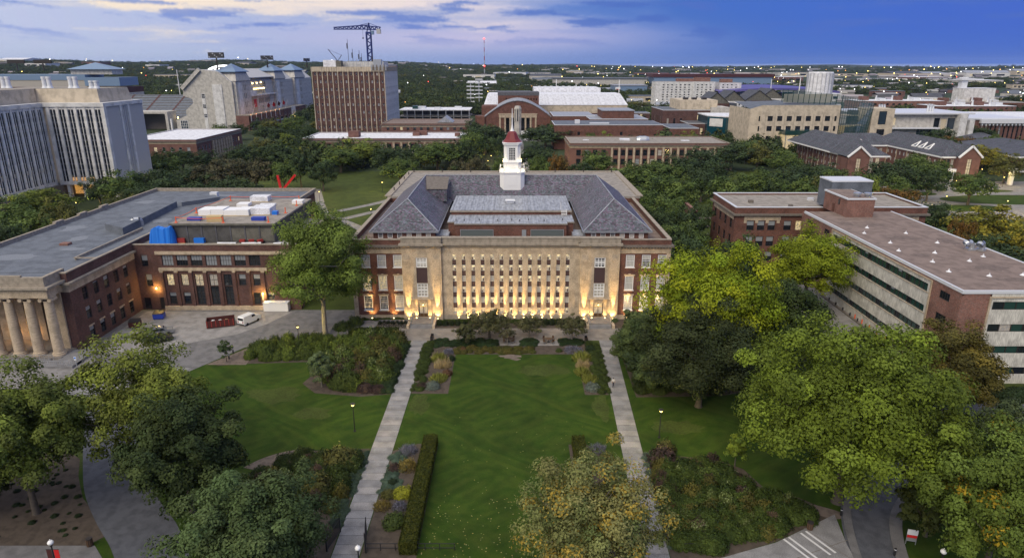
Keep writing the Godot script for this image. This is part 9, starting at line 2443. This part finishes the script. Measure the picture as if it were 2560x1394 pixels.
func town() -> void:
	var r := RandomNumberGenerator.new(); r.seed = 404
	var f := FastNoiseLite.new(); f.seed = 3; f.frequency = 0.0022; f.fractal_octaves = 3
	# distant low buildings, warehouses and houses, each a thing
	var rows := [[-760.0, 20, 16.0, 7.0, "in the nearest rows of the town"], [-980.0, 26, 24.0, 8.0, "in the second belt of the town"], [-1350.0, 30, 40.0, 9.0, "in the third belt of the town"], [-1900.0, 30, 60.0, 11.0, "in the far belt of the town"], [-2700.0, 26, 90.0, 14.0, "near the horizon"]]
	var walls := ["precast", "concrete_wall", "stucco_cream", "brick_far", "membrane_white"]
	var names := ["pale", "grey", "cream", "brick", "white"]
	for row in rows:
		var list := []
		for k in row[1]:
			var u: float = (k + r.randf_range(0.1, 0.9)) / row[1]
			var az := lerpf(-37.0, 38.0, u)
			var density := 0.35 if az < -5 else 1.0
			if r.randf() > density: continue
			var d: float = -row[0] * r.randf_range(0.9, 1.15)
			var x := sin(deg_to_rad(az)) * d / cos(deg_to_rad(az)); var z := -d
			if not open_ground(x, z) or absf(x) < 130 and d < 1000 and az < 8: continue
			list.append([x, z])
		list.sort_custom(func(a, b): return a[0] / a[1] > b[0] / b[1])
		var n := 0
		for q in list:
			n += 1
			var k := r.randi() % 5
			var w: float = row[2] * r.randf_range(0.6, 2.2); var h: float = row[3] * r.randf_range(0.6, 1.3); var dd: float = row[2] * r.randf_range(0.6, 1.2)
			var which: String = ORDINAL[n - 1] if n <= 12 else "%dth" % n
			var o := thing("town_building", "%s low building %s, %s from the left" % [names[k], row[4], which], "building", V(q[0], land(q[0], q[1]).y, q[1]), r.randf_range(-0.15, 0.15), "buildings " + row[4])
			slab("wall", -w / 2, 0, -dd / 2, w / 2, h, dd / 2, walls[k], o)
			var b := nb()
			if r.randf() < 0.35:
				b.quad(V(-w / 2 - 0.5, h, dd / 2 + 0.5), V(w / 2 + 0.5, h, dd / 2 + 0.5), V(w / 2 + 0.5, h * 1.5, 0), V(-w / 2 - 0.5, h * 1.5, 0)); b.quad(V(w / 2 + 0.5, h, -dd / 2 - 0.5), V(-w / 2 - 0.5, h, -dd / 2 - 0.5), V(-w / 2 - 0.5, h * 1.5, 0), V(w / 2 + 0.5, h * 1.5, 0)); b.tri(V(w / 2, h, dd / 2), V(w / 2, h, -dd / 2), V(w / 2, h * 1.5, 0)); b.tri(V(-w / 2, h, -dd / 2), V(-w / 2, h, dd / 2), V(-w / 2, h * 1.5, 0))
			else: b.box(-w / 2 - 0.3, h, -dd / 2 - 0.3, w / 2 + 0.3, h + 0.7, dd / 2 + 0.3)
			part(b, "roof", M[["membrane_white", "membrane_grey", "metal_roof", "shingle"][r.randi() % 4]], o)
			for j in 3: slab("window", -w * 0.4 + j * w * 0.3, h * 0.35, dd / 2, -w * 0.4 + j * w * 0.3 + w * 0.18, h * 0.7, dd / 2 + 0.1, "lit" if r.randf() < 0.3 else "dark_glass", o)
			built.append(Rect2(q[0] - w * 0.6, q[1] - dd * 0.6, w * 1.2, dd * 1.2 + 14.0))
	# long works with a red roof line, and the purple roof of the arena
	var o := thing("red_roofed_works", "long blue-grey works with a red roof line behind the residence towers", "building", V(300, 0, -1480))
	slab("wall", 0, 0, -60, 250, 24, 0, "steel_blue", o); slab("red_roof_band", -4, 24, -64, 254, 30, 2, "maroon_paint", o)
	o = thing("grey_works", "long grey shed left of the red-roofed works", "building", V(90, 0, -1500))
	slab("wall", 0, 0, -60, 200, 20, 0, "concrete_wall", o); slab("roof", -2, 20, -62, 202, 22, 2, "membrane_grey", o)
	o = thing("blue_shed", "blue-grey shed with a red and white mark left of the residence towers", "building", V(165, 0, -1120))
	slab("wall", 0, 0, -50, 52, 17, 0, "steel_blue", o); slab("roof", -1, 17, -51, 53, 18, 1, "metal_roof", o); slab("mark", 1, 6, 0.05, 9, 15, 0.3, "white_paint", o); slab("mark_centre", 3, 9, 0.3, 7, 12, 0.5, "red_bright", o)
	o = thing("arena", "wide low arena with a violet curved roof beyond the gabled blocks", "building", V(330, 0, -860))
	var b := nb()
	for i in 10:
		var p := V(-75 + 15 * i, 15 + 7 * sin(PI * (i + 2) / 14), 0); var q := V(-60 + 15 * i, 15 + 7 * sin(PI * (i + 3) / 14), 0)
		b.quad(p, q, q + V(0, 2, -80), p + V(0, 2, -80)); b.quad(p - V(0, 2.4, 0), q - V(0, 2.4, 0), q, p)
	part(b, "roof", plain("violet_roof", Color(0.10, 0.085, 0.26), 0.5), o)  # violet set as base colour of the whole roof
	slab("wall", -68, 0, -70, 70, 14.5, -8, "dark_bronze", o); slab("concourse", -70, 0, -8, 72, 4, -4, "concrete_wall", o)
	# a road and open ground
	ribbon("road", [[-60, -720], [60, -705], [200, -740], [420, -760], [700, -720]], 24, 0.2, "asphalt_pale")
	ribbon("road", [[60, -1000], [300, -1040], [700, -980]], 40, 0.3, "asphalt_pale")
	ribbon("road", [[-20, -470], [30, -470], [60, -466]], 14, 0.03, "asphalt_pale")
	ribbon("road", [[-45, -520], [60, -508]], 10, 0.03, "paving")
	ribbon("road", [[4, -236], [4, -460]], 7, 0.012, "asphalt_pale")
	# woods
	var kinds := []
	for i in 4: kinds.append(crown_mesh(300 + i, 26, 16, 0.13, Color(0.05, 0.065, 0.024), Color(0.028, 0.042, 0.018), 0.75, 0.38, 0.3))
	var ts := [[], [], [], []]; var cs := [[], [], [], []]
	var count := 0
	for k in 60000:
		var az := r.randf_range(-41.0, 42.0)
		var d := 330.0 * pow(20.0, r.randf())
		var x := tan(deg_to_rad(az)) * d; var z := -d
		var open := f.get_noise_2d(x * (1.0 if d < 1500 else 0.4), z * (1.0 if d < 1500 else 0.4))
		var lean := ramp(az, [[-40, 0.55], [-8, 0.5], [0, 0.28], [12, -0.02], [30, -0.08], [42, 0.02]])
		if d > 1700: lean += 0.16
		if d > 3200: lean += 0.25
		if d < 700: lean = minf(lean, 0.12)
		if open + lean < r.randf_range(0.0, 0.25): continue
		if not open_ground(x, z): continue
		if d < 640 and (x > 140 and x < 260 and z > -330 or absf(x - 4) < 14 and z > -530 or absf(x) < 130 and z > -600 and r.randf() < 0.75 or x < -130 and z > -640): continue
		var s := r.randf_range(4.5, 8.5) * (1.0 if d < 2000 else 1.0 + (d - 2000) / 2600.0)
		var i := r.randi() % 4
		ts[i].append(Transform3D(Basis(Vector3.UP, r.randf() * TAU) * Basis.from_scale(V(s, s * r.randf_range(0.85, 1.25) * (1.0 if d < 2000 else 0.75), s)), land(x, z) - V(0, 0.8, 0)))
		var tone := r.randf_range(0.7, 1.25)
		var c := Color(1, 1, 1) * tone
		var pick := r.randf()
		if pick < 0.12: c = Color(1.5, 1.15, 0.7) * tone
		elif pick < 0.3: c = Color(1.25, 1.3, 0.8) * tone
		cs[i].append(c)
		count += 1
	for i in 4: multi("distant_woodland", "%s of the woods covering the town and the hills out to the horizon" % ["mixed mass", "second mass", "third mass", "fourth mass"][i], "trees", kinds[i], M.leaves, ts[i], cs[i])
	# houses and sheds beyond counting
	var hb := nb(); hb.box(-1, 0, -0.7, 1, 0.7, 0.7); hb.quad(V(-1.1, 0.68, 0.8), V(1.1, 0.68, 0.8), V(1.1, 1.15, 0), V(-1.1, 1.15, 0)); hb.quad(V(1.1, 0.68, -0.8), V(-1.1, 0.68, -0.8), V(-1.1, 1.15, 0), V(1.1, 1.15, 0))
	var ht := []; var hc := []
	while ht.size() < 420:
		var az := r.randf_range(-38.0, 40.0)
		if az < 2 and r.randf() < 0.7: continue
		var d := 900.0 * pow(5.5, r.randf())
		var x := tan(deg_to_rad(az)) * d
		if not open_ground(x, -d): continue
		var s := r.randf_range(4.0, 9.0) * (0.7 + d / 3600.0)
		ht.append(Transform3D(Basis(Vector3.UP, r.randf_range(-0.4, 0.4)) * Basis.from_scale(V(s * r.randf_range(0.7, 2.4), s * 0.7, s)), land(x, -d) + V(0, 1.0 + d * 0.0012, 0)))
		var g := r.randf_range(0.06, 0.4)
		hc.append(Color(g, g * r.randf_range(0.88, 1.0), g * r.randf_range(0.8, 1.08)))
	var hm := plain("far_walls", Color.WHITE, 0.8); hm.vertex_color_use_as_albedo = true
	multi("distant_houses", "small pale houses and sheds scattered through the distant woods", "houses", hb.mesh(), hm, ht, hc)
	# street and yard lights too many and too far to count
	var sets := [["lamp_yellow", Color(1, 0.66, 0.2), 150, 0.0], ["lamp_white", Color(0.9, 0.95, 1.0), 120, 0.0], ["lamp_orange", Color(1, 0.4, 0.08), 40, 0.0], ["lamp_red", Color(1, 0.08, 0.05), 14, 0.0]]
	var bulb := nb(); bulb.lathe(Vector3.ZERO, [[0, -1], [0.75, -0.6], [1, 0], [0.75, 0.6], [0, 1]], 8)
	var bm := bulb.mesh()
	for q in sets:
		var tt := []; var cc := []
		while tt.size() < q[2]:
			var az := r.randf_range(-37.0, 39.0)
			if az < 4 and r.randf() < 0.8: continue
			var d := 700.0 * pow(6.5, r.randf())
			var x := tan(deg_to_rad(az)) * d
			if not open_ground(x, -d) and d < 900: continue
			var s := d * 0.00042 * r.randf_range(0.5, 1.5)
			tt.append(Transform3D(Basis.from_scale(V(s, s, s)), land(x, -d) + V(0, 8 + d * 0.005, 0)))
			cc.append(Color.WHITE)
		multi("distant_street_lights", "%s street and yard lights scattered over the distant town" % q[0].trim_prefix("lamp_"), "street lights", bm, M[q[0]], tt, cc)

func _ready() -> void:
	setup()
	textures_and_materials()
	plant_kinds()
	grounds()
	round_lawns()
	library()
	left_hall()
	right_hall()
	white_tower_block()
	brick_tower()
	tower_crane()
	stadium()
	mid_campus()
	east_campus()
	near_trees()
	garden()
	groves()
	small_things()
	taken_ground()
	town()

func V(x: float, y: float, z: float) -> Vector3: return Vector3(x, y, z)
